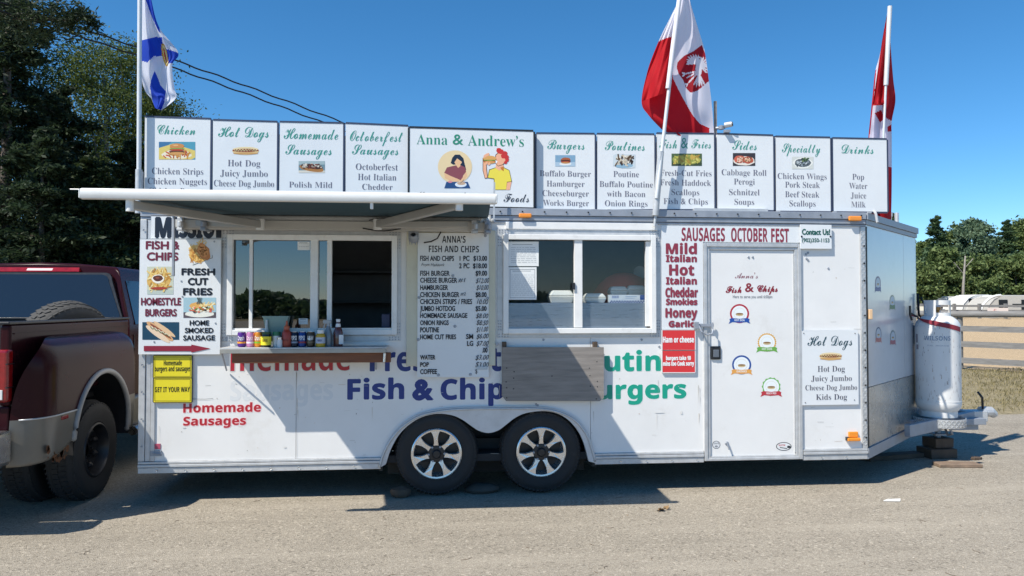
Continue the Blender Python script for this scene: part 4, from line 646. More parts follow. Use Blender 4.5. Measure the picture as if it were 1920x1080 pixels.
for (cx, cy, ring, rib, tooth, t) in ((1386.5, 588, '#b02a3c', '#1f4fa0', 0, 'HOT DOG'), (1438, 642, '#d9a545', '#6aa84a', 26, 'HOT DOG'), (1390.5, 684, '#1f4c96', '#e0a050', 0, 'DRINKS'), (1446, 725, '#6fae5c', '#b8323e', 13, 'FRENCH FRIES')):
    P = Print(DP, .001); badge(P, cx, cy, 18, ring, rib, tooth=tooth, txt=t); P.build('badge', dr)
P = Print(DP, .001)
P.text('Anna’s', 'sc', 1378, 1421, 511, 522, '#8f5560')
P.text('Fish', 'sc', 1361, 1390, 536, 549, '#8c2030', bold=.5); P.text('&', 'sa', 1397, 1413, 531, 547, '#8c2030', bold=.3); P.text('Chips', 'sc', 1420, 1458, 534, 547, '#8c2030', bold=.5)
P.text('Here to serve you until 6:00pm', 'sa', 1374, 1448, 553.5, 559, '#7c7f86'); P.build('lettering', dr)
P = Print(DP, .001); P.ell(1343, 834, 7.5, 7.5, '#50555c', n=24); P.ell(1343, 834, 6.4, 6.4, '#d8dadd', n=24); P.text('SAFE', 'bo', 1338, 1348, 830, 833, '#555a62'); P.ell(1343, 837, 3, 2, '#8a8f96')
P.ell(1469.5, 837, 14.5, 8, '#33363b', n=28); P.ell(1469.5, 837, 13, 6.8, '#dfe1e2', n=28); P.text('NATM', 'bo', 1460, 1472, 833, 836.5, '#b02a3c'); P.line([(1462, 839), (1476, 841)], 1.6, '#33363b'); P.ell(1479, 838, 3.5, 2.5, '#33363b'); P.build('sticker', dr)
# stickers on the nose
NPl = Plane(NO, NA, NN)
for (x, y, ring, rib) in ((1646, 532, '#5b3a66', '#2a3f86'), (1673, 566, '#7f8a76', '#4f7a55'), (1647, 627, '#2f4a70', '#b06a68'), (1674, 632, '#4f6a66', '#a05a66')):
    P = Print(NPl, .001); badge(P, x, y, 14 if x < 1660 else 13, ring, rib, inner='#aebccc', ratio=.38); P.build('badge', TR)
# fender
inner = [(724, 869), (733, 842), (748, 815), (768, 795), (792, 781), (820, 775), (848, 778), (868, 787), (885, 799), (898, 807), (916, 811), (934, 806), (948, 796), (965, 783), (985, 774), (1015, 770), (1042, 774), (1064, 786), (1082, 806), (1094, 830), (1103, 864)]
outer = [(711, 877), (720, 843), (736, 814), (758, 791), (789, 774), (830, 765.5), (870, 762.5), (920, 761.5), (970, 761.5), (1016, 762), (1052, 769.5), (1080, 784), (1100, 808), (1109, 831), (1119, 868)]
inn = [WP.px(*p) for p in curve_pts(inner)]; out_ = [WP.px(*p) for p in curve_pts(outer)]
fen = MB().plate([out_ + inn[::-1]], -.022, .03).build('fender', mat('fender_skirt', (.62, .61, .61), .4, metal=.15, var=.12, scale=6, dirt=.4), TR, bevel=.004)
MB().tube([(a, -.024, b) for a, b in [WP.px(x, y) for x, y in curve_pts([(712, 875), (721, 846), (738, 817), (760, 795), (790, 778), (830, 769.5), (870, 766.5), (920, 765.5), (970, 765.5), (1014, 766), (1049, 773), (1077, 787), (1097, 811), (1106, 833), (1115, 864)])]], .011, 8).build('fender_lip', ALU, fen, smooth=True)
# wheel well and axles
mb = MB(); wx0, wx1 = archw[0][0], archw[-1][0]
mb.box(wx0 + .03, wx1 - .02, .38, .40, .1, .86); mb.box(wx0 - .02, wx1 + .02, .04, .40, .84, .86); mb.box(wx0 - .02, wx0 + .01, .05, .4, .2, .84); mb.box(wx1 - .01, wx1 + .02, .05, .4, .2, .84)
mb.box(wx0 + .4, wx1 - .4, .26, .34, .26, .42); mb.build('wheel_well', mat('well_grey', (.05, .048, .045), .8, var=.3), TR)
mb = MB(); mb.box(XL + .3, XR, .45, .53, .16, .27); mb.box(XL + .3, XR, 1.97, 2.05, .16, .27)
for x in (-.05, .84): mb.tube([(x, .2, .34), (x, 2.3, .34)], .035, 10)
mb.build('chassis', DARK, TR)
def make_tyre(r, w, rr, lugs=64):
    """axis along local Y, outer face towards -Y at y=0"""
    pr = [(rr, .018), (rr + .006, .008), (rr + .03, .006), (r * .80, -.004), (r - .045, .002), (r - .018, .018), (r - .004, .045), (r, .07), (r, w - .07), (r - .004, w - .045), (r - .02, w - .015), (r * .8, w), (rr, w - .01), (rr - .01, w * .5), (rr, .018)]
    mb = MB(); M = Matrix.Rotation(R(-90), 3, 'X'); mb.lathe(pr, (0, 0, 0), M, n=64)
    for k in range(lugs):
        a = 2 * math.pi * k / lugs
        for (y0, y1, ph) in ((.012, .062, 0), (.072, w / 2 - .005, .5), (w / 2 + .005, w - .07, 0), (w - .06, w - .012, .5)):
            b = a + ph * 2 * math.pi / lugs; q = r - (.022 if y0 < .02 or y1 > w - .02 else 0)
            t = Vector((math.cos(b), 0, math.sin(b))); s_ = Vector((-math.sin(b), 0, math.cos(b))); hw = math.pi * r / lugs * .72
            vs = [t * (q + dr_) + s_ * ss * hw + Vector((0, yy + (.012 * ss if ph else 0), 0)) for dr_ in (-.01, .009) for yy in (y0, y1) for ss in (-1, 1)]
            mb.add(vs, [(0, 1, 3, 2), (4, 6, 7, 5), (0, 4, 5, 1), (2, 3, 7, 6), (0, 2, 6, 4), (1, 5, 7, 3)])
    return mb
def add_off(mb, d):
    mb.v = [(v[0] + d[0], v[1] + d[1], v[2] + d[2]) for v in mb.v]; return mb
TYR, RIMR = .348, .212
ty = make_tyre(TYR, .21, RIMR); MTY = None
def trailer_wheel(cx, rot, src=None):
    c = Vector((cx, -.015, TYR + GZ + .012))
    t = add_off(make_tyre(TYR, .21, RIMR), c).build('tyre', RUBBER, wheel_e(c), smooth='auto'); w = t.parent
    M = Matrix.Rotation(R(-90), 3, 'X')
    mb = MB(); mb.lathe([(RIMR + .002, .012), (RIMR + .001, .0), (RIMR - .008, -.006), (RIMR - .020, -.004), (RIMR - .024, .006), (RIMR - .030, .055), (RIMR - .04, .11)], c, M, n=64)
    mb.build('rim', CHROME, w, smooth='auto')
    MB().lathe([(.0, .1), (RIMR - .02, .1)], c, M, n=40).build('brake_disc', BLACKP, w)
    for k in range(7):
        a = rot + 2 * math.pi * k / 7 + math.pi / 2
        t_ = Vector((math.cos(a), 0, math.sin(a))); s_ = Vector((-math.sin(a), 0, math.cos(a)))
        pts = [(.066, .021), (.095, .016), (.135, .017), (.165, .025), (RIMR - .018, .040)]
        ring = [(r_, h) for r_, h in pts] + [(r_, -h) for r_, h in pts[::-1]]
        def PP(r_, h, d, t_=t_, s_=s_, c=c): return c + t_ * r_ + s_ * h + Vector((0, d + .018 * max(0, (.14 - r_)) / .14, 0))
        MB().prism([ring], PP, -.002, .034).build('spoke', CHROME, w, bevel=.003)
    mb = MB(); mb.lathe([(.0, -.022), (.028, -.022), (.032, -.016), (.040, .0), (.066, .002), (.076, .012), (.078, .05)], c, M, n=28); mb.build('hub_cap', BLACKP, w, smooth='auto')
    mb = MB()
    for k in range(6):
        a = rot + 2 * math.pi * k / 6; mb.lathe([(.0, -.012), (.009, -.012), (.0095, .02)], c + Vector((.066 * math.cos(a), 0, .066 * math.sin(a))), M, n=6)
    mb.build('lug_nut', ALUD, w)
def wheel_e(c):
    o = bpy.data.objects.new('wheel', None); COL.objects.link(o); o.parent = TR; o.empty_display_size = .05; return o
trailer_wheel(U(818.5, 853).x, .05); trailer_wheel(U(1014.5, 853).x, .0)
# marker lights and reflectors
for (x0, y0, x1, y1) in ((973, 400, 997, 408), (1592, 405, 1616, 414)):
    a, b, c_, d_ = rect(x0, y0, x1, y1, -.05); MB().box(a, b, -.055, -.031, c_, d_).build('marker_light', AMBER, TR, bevel=.01, seg=3)
p0 = NO + NA * .14; MB().box(-.05, .05, -.015, .015, 0, .035)
a, b, c_, d_ = rect(1589, 810, 1613, 827, -.03); mb = MB(); mb.box(a + .02, b - .012, -.022, -.001, c_ + .03, d_); mb.box(a, b, -.04, -.001, c_, c_ + .028); mb.build('side_reflector', AMBER, TR, bevel=.006)
a, b, c_, d_ = rect(1588, 811, 1593, 826, -.02); MB().box(a - .004, b - .006, -.03, -.001, c_, c_ + .03).build('reflector_base', BLACKP, TR)
q = NO + NA * .02 + NN * .02; MB().box(q.x - .004, q.x + .03, q.y - .02, q.y + .02, 1.47, 1.56).build('clearance_lamp', mat('cream_lens', (.75, .5, .3), .2), TR, bevel=.006)
a, b, c_, d_ = rect(284, 832, 301, 842); MB().box(a, b, -.006, -.001, c_, d_).build('reflector', mat('faded_red_reflector', (.45, .08, .14), .3), TR)
mb = MB(); mb.box(a - .005, b + .01, -.014, -.001, c_ - .055, c_ - .012); mb.tube([(a + .02, -.02, c_ - .03), (b + .015, -.02, c_ - .035)], .006, 6); mb.build('broken_lamp_base', ALUD, TR)
# door-side bolts, holes
mb = MB()
for (x, y) in ((1515, 474), (1511, 477), (1512, 485), (1515, 488), (1553, 503), (1203, 637), (1019, 637), (1005, 758), (1008, 760), (932, 645), (1236, 650)):
    p = U(x, y); mb.lathe([(0, .005), (.008, .005), (.011, 0)], (p.x, -.001, p.z), Matrix.Rotation(R(90), 3, 'X'), n=8)
mb.build('bolt', ALUD, TR, kind='stuff')
# painted and stuck lettering on the wall
for wtxt in (('memade', 432, 657, 652, 695, '#a8202f', '#c9d0d2', 0), ('Fresh', 694, 829, 653, 695, '#16307c', '#dfe6ea', .8), ('Cut', 853, 939, 653, 695, '#16307c', '#dfe6ea', .8), ('Fish', 652, 757, 713, 748, '#16307c', '#e6ecef', 1.), ('&', 774, 812, 713, 748, '#16307c', '#e6ecef', 1.4), ('Chips', 827, 972, 713, 748, '#16307c', '#e6ecef', 1.),
             ('Poutine', 1066, 1272, 661, 695, '#109a82', '#d8f2ee', 1.), ('Burgers', 1086, 1286, 716, 747, '#109a82', '#d8f2ee', 1.), ('Homemade', 344, 489, 757, 772.5, '#b01e2c', '#f6c9cb', .4), ('Sausages', 344, 461, 782, 797, '#b01e2c', '#f6c9cb', .4)):
    P = Print(WP, .001); P.text(wtxt[0], 'bo', *wtxt[1:6], halo=wtxt[6], hw=1.3, bold=wtxt[7]); P.build('lettering', TR)
P = Print(WP, .0005); P.text('Sausages', 'bo', 432, 624, 715, 750, (.69, .705, .715), bold=.6); P.build('faded_lettering', TR)
# hairline scuffs on the paint
P = Print(WP, .0004)
rn_ = random.uniform
for k in range(80):
    x = random.choice([random.uniform(300, 700), random.uniform(560, 1300), random.uniform(1508, 1606)]); y = random.uniform(700, 862) if x < 1300 else random.uniform(500, 850)
    c = random.choice([(.50, .48, .44), (.58, .56, .52), (.35, .34, .32), (.52, .40, .28)])
    if random.random() < .55: P.line([(x, y), (x + random.uniform(2, 16), y + random.uniform(-1.2, 1.2))], random.uniform(.25, .6), c)
    else: P.ell(x, y, random.uniform(.4, 1.2), random.uniform(.4, 1.6), c, n=7, wob=.4)
for k in range(6):
    x = rn_(300, 700) if k % 2 else rn_(1130, 1310); y = rn_(770, 860); P.ell(x, y, rn_(2, 9), rn_(1, 5), random.choice([(.735, .72, .69), (.745, .735, .71), (.72, .72, .71)]), n=11, wob=.45)
for k in range(26):
    x = random.choice([288, 300, 558, 700, 1110, 1312, 1507, 1600, 1236, 930]) + rn_(-6, 6); y = rn_(640, 800); c = random.choice([(.55, .47, .36), (.6, .57, .5), (.5, .48, .45)]); w_ = rn_(.4, 1.1); P.poly([(x, y), (x + w_, y), (x + w_ * .6, y + rn_(8, 40)), (x + w_ * .3, y + rn_(8, 40))], c)
P.line([(361, 748), (385, 748.3), (400, 747)], .7, '#5a5f66'); P.line([(555, 640), (556, 862)], .5, (.5, .5, .5)); P.build('scuff', TR, kind='stuff')

# ================================================================ windows of the trailer
def frame(mb, x0, x1, z0, z1, w, y0, y1, wt=None):
    wt = wt or w
    mb.box(x0, x0 + w, y0, y1, z0, z1); mb.box(x1 - w, x1, y0, y1, z0, z1); mb.box(x0 + w, x1 - w, y0, y1, z1 - wt, z1); mb.box(x0 + w, x1 - w, y0, y1, z0, z0 + wt); return mb
def window(fl, wh, gl):
    o = bpy.data.objects.new('window', None); COL.objects.link(o); o.parent = TR
    x0, x1, z0, z1 = rect(*fl); frame(MB(), x0, x1, z0, z1, .05, -.008, .0).build('flange', ALU, o, bevel=.002)
    mb = MB()
    for (cx, cz) in ((x0, z0), (x1, z0), (x0, z1), (x1, z1)):
        sx = 1 if cx == x0 else -1; sz = 1 if cz == z0 else -1
        for k in range(4):
            for j in range(2):
                mb.lathe([(0, .004), (.004, .004), (.006, 0)], (cx + sx * (.018 + .025 * k), -.0085, cz + sz * (.012 + .02 * j)), Matrix.Rotation(R(90), 3, 'X'), n=6)
                mb.lathe([(0, .004), (.004, .004), (.006, 0)], (cx + sx * (.012 + .02 * j), -.0085, cz + sz * (.07 + .025 * k)), Matrix.Rotation(R(90), 3, 'X'), n=6)
    mb.build('rivet', ALUD, o, kind='stuff')
    a0, a1, b0, b1 = rect(*wh); frame(MB(), a0, a1, b0, b1, .045, -.045, .0).build('frame', WHITE2, o, bevel=.004)
    return o, rect(*gl)
W1, g1 = window((415, 432, 752, 640), (428, 441, 745, 628), (438, 448, 732, 615))
def mull(o, x0, x1, g_, y0, y1, m=WHITE2): MB().box(pxX(x0, 530), pxX(x1, 530), y0, y1, g_[2] - .01, g_[3] + .01).build('mullion', m, o, bevel=.003)
MB().box(g1[0] - .02, g1[1] + .02, -.03, .02, g1[2] - .05, g1[2]).build('sill', WHITE2, W1)
mull(W1, 467.5, 474, g1, -.01, .005); mull(W1, 583, 597, g1, -.035, .02); mull(W1, 613.5, 622.5, g1, -.015, .02)
def pane(o, x0, x1, g_, y, m=GLASS):
    MB().box(pxX(x0, 530), pxX(x1, 530), y, y + .004, g_[2], g_[3]).build('pane', m, o)
pane(W1, 439, 468, g1, .006, GLASSD); pane(W1, 474, 583, g1, .008, GLASSD); pane(W1, 597, 614, g1, .010, GLASSD)
W2, g2 = window((932, 430, 1238, 633), (943, 441, 1228, 625), (951, 452, 1210, 612))
mull(W2, 1076, 1091, g2, -.03, .02); pane(W2, 950, 1077, g2, .008); pane(W2, 1090, 1211, g2, .012)
MB().box(pxX(1210, 530), pxX(1221, 530), -.02, .02, g2[2], g2[3]).build('sash_edge', WHITE2, W2)
a, b, c_, d_ = rect(1073, 530, 1078, 543, -.04); MB().box(a, b, -.045, -.03, c_, d_).build('latch', BLACKP, W2)
# raised rain strip over the second window
a, b, c_, d_ = rect(948, 418, 1232, 431); MB().box(a, b, -.02, -.0002, c_, d_).build('rain_strip', WHITE2, TR, bevel=.004)
P = Print(Plane((0, -.03, 0)), .0006)
# stickers and sheets on the panes
def note(o, x0, y0, x1, y1, y, lines=6, title=True, col='#e6e9ea'):
    pl = Plane((0, y, 0)); P = Print(pl, .0002); P.rect(x0, y0, x1, y1, col); h = y1 - y0; w = x1 - x0
    if title: P.line([(x0 + w * .15, y0 + h * .12), (x0 + w * .8, y0 + h * .12)], .8, '#5c6470')
    for k in range(lines):
        yy = y0 + h * (.24 + .68 * k / max(1, lines)); x = x0 + w * .1
        while x < x1 - w * .12:
            d = random.uniform(w * .04, w * .2); d = min(d, x1 - w * .08 - x); P.line([(x, yy), (x + d, yy)], .55, '#8d949c'); x += d + w * .03
    P.build('notice', o)
note(W2, 952, 453, 1010, 499, .006, 9); note(W2, 953, 501, 1006, 562, .006, 11)
P = Print(Plane((0, .0055, 0)), .0003)
for r_ in ((956, 505, 1003, 505.7), (956, 558, 1003, 558.7), (956, 505, 956.7, 558), (1002.4, 505, 1003, 558)): P.rect(*r_, '#6a717a')
P.build('notice_border', W2)
note(W1, 558, 453, 581, 469, .004, 2); note(W1, 560, 597, 577, 608, .004, 2)

# ================================================================ things inside the trailer
LZ = U(1080, 568, .03).z
ct = thing('steel_counter', 'stainless steel counter edge seen through the second window', 'counter', (1.2, .3, .33))
INSTEEL = mat('brushed_steel', (.33, .38, .45), .28, metal=.6, var=.12, scale=6, stretch=(1, 1, 12))
mb = MB(); mb.box(g2[0] - .02, g2[1] + .02, .026, .032, g2[2] - .02, LZ); mb.box(g2[0] - .02, g2[1] + .02, .0325, .45, LZ - .03, LZ - .001); mb.build('top', INSTEEL, ct, bevel=.004)
MB().box(w2[0] + .05, w2[1] + .05, .43, .45, .33, LZ - .031).build('base', INT, ct)
def foam_box(cx, y, w, h, lab, group='white foam takeout boxes on the steel counter', z0=None):
    t = thing('takeout_box', lab, 'takeout box', (cx, y, z0 if z0 is not None else LZ), group)
    z = t.location.z; FO = MATS.get('white_foam') or mat('white_foam', (.78, .77, .72), .6, var=.03)
    def shell(z0, z1, w0, w1):
        vs = [(cx + sx * w_ / 2, y + sy * w_ * .42, zz) for zz, w_ in ((z0, w0), (z1, w1)) for sy in (-1, 1) for sx in (-1, 1)]
        return MB().add(vs, [(0, 1, 3, 2), (4, 6, 7, 5), (0, 4, 5, 1), (2, 3, 7, 6), (0, 2, 6, 4), (1, 5, 7, 3)])
    shell(z, z + h * .55, w * .82, w).build('tray', FO, t, bevel=.008); shell(z + h * .57, z + h, w, w * .72).build('lid', FO, t, bevel=.012)
def inx(px, py, y): return U(px, py, y)
foam_box(inx(1051, 560, .14).x, .145, .225, .11, 'closed white foam box on the steel counter right beside the window mullion')
foam_box(inx(1113, 560, .16).x, .16, .20, .085, 'low foam box on the counter just right of the window mullion')
foam_box(inx(1158, 545, .30).x, .30, .17, .09, 'foam box standing behind the blue and white wrap carton, its left one', z0=LZ + .06)
foam_box(inx(1190, 545, .32).x, .31, .18, .10, 'foam box standing behind the blue and white wrap carton, its right one', z0=LZ + .06)
st = MB(); st.box(inx(1143, 560, .3).x, inx(1206, 560, .3).x, .22, .4, LZ + .001, LZ + .059); one(st, 'carton', mat('brown_card', (.35, .26, .17), .8), 'low brown carton under two foam boxes behind the wrap carton', 'carton')
wb = thing('wrap_carton', 'long white and blue carton with a chequered lower edge behind the glass', 'carton', (inx(1175, 560, .12).x, .12, LZ))
xa, xb = inx(1142, 560, .1).x, inx(1209, 560, .1).x; MB().box(xa, xb, .10, .16, LZ, LZ + .072).build('body', mat('white_card', (.72, .76, .80), .6), wb)
P = Print(Plane((0, .10, 0)), .001)
P.rect(1200, 553, 1208.5, 562, '#1c4f9e'); P.text('DIXIE', 'bo', 1148, 1160, 554.5, 559, '#2b5fae'); P.line([(1172, 556), (1194, 556)], .8, '#7fa0c8'); P.line([(1172, 559), (1190, 559)], .6, '#7fa0c8')
for k in range(26):
    for j in range(2):
        if (k + j) % 2: P.rect(1143 + k * 2.5, 563.5 + j * 2.2, 1145.5 + k * 2.5, 565.7 + j * 2.2, '#173f86')
P.build('print', wb)
rc = MB()  # solid red form added to stand for a reflection in the glass
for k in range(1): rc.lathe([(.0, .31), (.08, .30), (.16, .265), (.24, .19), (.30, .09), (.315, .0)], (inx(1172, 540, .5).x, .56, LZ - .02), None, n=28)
one(rc, 'red_reflection_form', mat('dull_red', (.70, .10, .08), .6, var=.15, scale=4), 'rounded dark red form added for a red reflection in the second window', 'reflection stand-in', smooth=True)
pl_ = MB(); pc = inx(1199, 511, .75); pl_.lathe([(0, 0), (.03, .002), (.06, .012), (.064, .014)], pc, Matrix.Rotation(R(90), 3, 'X'), n=24); one(pl_, 'white_plate', mat('white_china', (.7, .72, .74), .3), 'small round white plate standing above the red form inside', 'plate', smooth=True)
sh = thing('wall_shelf', 'dark shelf unit dimly seen through the open serving hatch', 'shelf', (-.6, 2.2, .33))
for z in (.9, 1.25, 1.62, 1.95): MB().box(-1.9, .1, 1.9, 2.4, z, z + .025).build('shelf', mat('shelf_grey_%d' % int(z * 100), (.10, .11, .12), .5) if z == .9 else MATS['shelf_grey_90'], sh)
for x in (-1.9, .08): MB().box(x, x + .03, 1.9, 2.4, .33, 2.2).build('side_panel', MATS['shelf_grey_90'], sh)
bx = MB(); q = U(727, 600, .12); bx.box(q.x - .05, q.x + .02, .1, .2, g1[2] - .02, g1[2] + .115); bo = one(bx, 'dark_blue_box', mat('navy_card', (.02, .03, .10), .4), 'small dark blue box at the end of the open hatch', 'box', bevel=.004)
# ================================================================ sign boards on the roof
def quad_board(name, label, cat, q, Y, th=.022, m=None, group=None, frm=None, fm=None, fw=.012, panel='panel'):
    """q: (x0, ytop0, x1, ytop1, ybottom1, ybottom0) in photo pixels on the plane at depth Y"""
    m = m or SIGNW
    x0, t0, x1, t1, b1, b0 = q; pl = Plane((0, Y, 0))
    pts = [pl.px(x0, t0), pl.px(x1, t1), pl.px(x1, b1), pl.px(x0, b0)]
    xa = (pts[0][0] + pts[3][0]) / 2; xb = (pts[1][0] + pts[2][0]) / 2
    pts = [(xa, pts[0][1]), (xb, pts[1][1]), (xb, pts[2][1]), (xa, pts[3][1])]
    t = thing(name, label, cat, ((xa + xb) / 2, Y, min(p[1] for p in pts)), group)
    MB().plate([pts], Y, Y + th).build(panel, m, t, bevel=.0015)
    if frm:
        mb = MB(); P4 = [Vector((a, Y + th * .5, b)) for a, b in pts]; e = fw / 2
        for i in frm:
            a = P4[i]; b = P4[(i + 1) % 4]; mid = (P4[0] + P4[1] + P4[2] + P4[3]) / 4
            o = {0: Vector((0, 0, e)), 1: Vector((e, 0, 0)), 2: Vector((0, 0, -e)), 3: Vector((-e, 0, 0))}[i]
            mb.bar(a + o, b + o, th * 1.25 if i % 2 == 0 else fw, fw if i % 2 == 0 else th * 1.25, up=(0, 0, 1) if i % 2 == 0 else (0, 1, 0))
        mb.build('frame', fm or FRAMEB, t)
    return t, pl
rn = random.uniform
def shade(c, k): return tuple(max(0, min(1, x * k)) for x in c)
def food(P, kind, x0, y0, x1, y1):
    w, h = x1 - x0, y1 - y0; X = lambda u: x0 + u * w; Y_ = lambda v: y0 + v * h
    def e(u, v, a, b, c, rot=0, wob=.06, up=True): P.ell(X(u), Y_(v), a * w, b * h, c, rot=rot, wob=wob, up=up)
    def fries(n, u0, u1, v0, v1, cols, ln=.22, tk=.05):
        for _ in range(n):
            u, v = rn(u0, u1), rn(v0, v1); a = rn(-1.3, 1.3) + math.pi / 2 * random.choice((0, 1, 1)); l_ = ln * rn(.6, 1.2) * w
            P.line([(X(u) - math.cos(a) * l_ / 2, Y_(v) - math.sin(a) * l_ / 2), (X(u) + math.cos(a) * l_ / 2, Y_(v) + math.sin(a) * l_ / 2)], tk * w * rn(.7, 1.1), random.choice(cols))
    if kind == 'burger_plate':
        P.rect(x0, y0, x1, y1, '#4f97ae'); P.poly([(X(0), Y_(.0)), (X(.35), Y_(0)), (X(.1), Y_(.5)), (X(0), Y_(.6))], '#3a6f9a'); P.poly([(X(0), Y_(.35)), (X(.4), Y_(.1)), (X(1), Y_(.5)), (X(1), Y_(.9)), (X(.9), Y_(1)), (X(0), Y_(1))], '#d9c36a')
        e(.5, .72, .42, .25, '#e8e0c8'); fries(30, .15, .85, .6, .85, ['#c98a3a', '#d8a04c', '#b0562c', '#c2482c'], .14, .035)
        e(.5, .26, .2, .17, '#c98848'); e(.5, .40, .21, .05, '#79a044'); e(.5, .46, .20, .05, '#c03a28'); e(.5, .56, .22, .07, '#6a3a1e'); e(.5, .66, .22, .08, '#cf9856'); e(.46, .2, .08, .05, '#e0ae72')
    elif kind == 'hotdog':
        e(.5, .55, .47, .38, '#dcc08a', wob=.03); e(.5, .42, .46, .26, '#e6d3a6', wob=.03); e(.5, .50, .47, .16, '#8a3c22', wob=.03); e(.5, .46, .42, .07, '#b0653c', wob=.03)
        P.line([(X(.1 + .8 * k / 16), Y_(.48 + (.09 if k % 2 else -.09))) for k in range(17)], h * .07, '#e9d9a0'); P.line([(X(.12 + .76 * k / 13), Y_(.5 + (.06 if k % 2 else -.06))) for k in range(14)], h * .05, '#3c2418'); e(.5, .78, .45, .10, '#c89a5e', wob=.03)
    elif kind == 'sub':
        P.rect(x0, y0, x1, y1, '#6f8a94'); P.rect(x0, y0, x1, Y_(.3), '#9fb3b5'); P.rect(x0, Y_(.8), x1, y1, '#d8d2c4'); e(.5, .62, .47, .28, '#a8743c', rot=.15); e(.5, .45, .42, .2, '#3e2418', rot=.15)
        for _ in range(40): e(rn(.12, .88), rn(.25, .62), rn(.02, .06), rn(.03, .08), random.choice(['#c7b7a2', '#7a3a28', '#d8cfc0', '#4c2c20', '#8e8478']))
    elif kind == 'small_burger':
        P.rect(x0, y0, x1, y1, '#7fa3bd'); P.rect(x0, Y_(.62), x1, y1, '#a9c0d2'); e(.5, .78, .3, .13, '#e3e6e6'); e(.52, .42, .24, .22, '#a85c34'); e(.52, .52, .26, .10, '#4a2418'); e(.52, .6, .25, .07, '#a8442c'); e(.52, .68, .22, .08, '#c08850')
    elif kind == 'poutine':
        P.poly([(X(.12), Y_(0)), (X(1), Y_(.02)), (X(1), Y_(.95)), (X(.6), Y_(1)), (X(0), Y_(.8)), (X(.02), Y_(.1))], '#c9d3d8'); e(.5, .8, .4, .18, '#8fb0c4')
        fries(46, .12, .88, .15, .72, ['#2c2018', '#5c4630', '#cfc4b0', '#e4dccc', '#7a6448', '#3a2a20'], .22, .07)
    elif kind == 'fries':
        P.rect(x0, y0, x1, y1, '#4f6440'); P.rect(x0, Y_(.75), x1, y1, '#3e4c30'); e(.5, .5, .47, .4, '#9aa04e')
        fries(60, .1, .9, .2, .8, ['#b8b254', '#cfc76c', '#8e8c3c', '#c8a850', '#a88a3c'], .16, .05)
    elif kind == 'rolls':
        P.rect(x0, y0, x1, y1, '#3a3438'); e(.5, .62, .48, .36, '#e4ddd2'); e(.3, .5, .26, .3, '#c8624a'); e(.34, .5, .16, .22, '#e8b9a0'); e(.68, .55, .24, .28, '#b5583e'); e(.66, .52, .14, .18, '#d8a888')
        for _ in range(30): e(rn(.15, .85), rn(.3, .75), .025, .04, random.choice(['#5a2c20', '#f0d8c0', '#8a3a28', '#6a5a2c']))
    elif kind == 'mussels':
        P.rect(x0, y0, x1, y1, '#cfd2cc'); e(.5, .5, .46, .44, '#e8e8e2'); e(.5, .5, .38, .34, '#5c6468')
        for _ in range(26): e(rn(.2, .75), rn(.25, .75), .07, .06, random.choice(['#2e363c', '#8a949a', '#b4bcc0', '#4a5458']), rot=rn(0, 3))
        for _ in range(14): e(rn(.45, .8), rn(.1, .45), .05, .06, random.choice(['#3c5a34', '#6c7c4c', '#2c4028']))
    elif kind == 'fish':
        P.poly([(X(.0), Y_(.25)), (X(.35), Y_(0)), (X(.95), Y_(.3)), (X(1), Y_(.7)), (X(.2), Y_(1)), (X(0), Y_(.8))], '#dfe4e6'); P.line([(X(.2), Y_(1)), (X(1), Y_(.72)), (X(1), Y_(.62))], w * .02, '#3a3f45')
        e(.45, .55, .4, .36, '#dcb060'); fries(60, .1, .6, .25, .85, ['#e0b868', '#d09a48', '#efd08a', '#b87c34'], .25, .045); fries(20, .4, .7, .05, .4, ['#e8c680', '#d8a858'], .3, .04)
        e(.66, .48, .24, .34, '#c87c3c', rot=-.5, wob=.1); e(.64, .44, .2, .28, '#dc9450', rot=-.5, wob=.1)
        for _ in range(30): e(.64 + rn(-.16, .16), .45 + rn(-.2, .2), .02, .025, random.choice(['#b86a2c', '#e8b070']), up=False)
    elif kind == 'fries_dip':
        P.rect(x0, y0, x1, y1, '#c8ccb8'); P.rect(x0, Y_(.84), x1, y1, '#b8c4bc'); e(.45, .5, .45, .38, '#d9b060'); fries(80, .1, .82, .12, .8, ['#e8c878', '#d8a850', '#f0dca0', '#c08838'], .28, .06)
        e(.42, .44, .24, .16, '#f0ece0'); e(.42, .42, .19, .11, '#5a2c1c'); e(.40, .4, .08, .04, '#8a4a34'); e(.45, .78, .32, .05, '#a83c2c')
    elif kind == 'sandwich':
        P.rect(x0, y0, x1, y1, '#9fc0cc'); P.rect(x0, Y_(.72), x1, y1, '#5a5058'); e(.5, .8, .46, .17, '#e6e6dc'); e(.45, .42, .26, .2, '#dca85c'); fries(30, .5, .9, .3, .65, ['#e8d090', '#d8b060', '#f0e0b0'], .2, .04)
        for _ in range(50): e(rn(.2, .85), rn(.48, .72), .04, .035, random.choice(['#c0402c', '#5c8a38', '#f0e4d0', '#3c2c20', '#d86848', '#e8e0d0']))
        for _ in range(8): P.line([(X(rn(.4, .6)), Y_(.0)), (X(rn(.4, .62)), Y_(.3))], w * .02, '#4a5a5c')
    elif kind == 'sausage_bun':
        P.rect(x0, y0, x1, y1, '#12405a'); e(.48, .52, .44, .22, '#d8a878', rot=.62, wob=.02); e(.42, .68, .4, .16, '#e8cdb0', rot=.62, wob=.02); e(.6, .4, .36, .13, '#e0bc94', rot=.62, wob=.02); e(.5, .52, .36, .08, '#8a4a34', rot=.62, wob=.05)
        P.line([(X(.25 + .5 * k / 10), Y_(.28 + .5 * k / 10 + (.05 if k % 2 else -.05))) for k in range(11)], w * .03, '#e8dcc0'); P.line([(X(.22 + .5 * k / 9), Y_(.30 + .5 * k / 9 + (.04 if k % 2 else -.04))) for k in range(10)], w * .022, '#4c5c30')
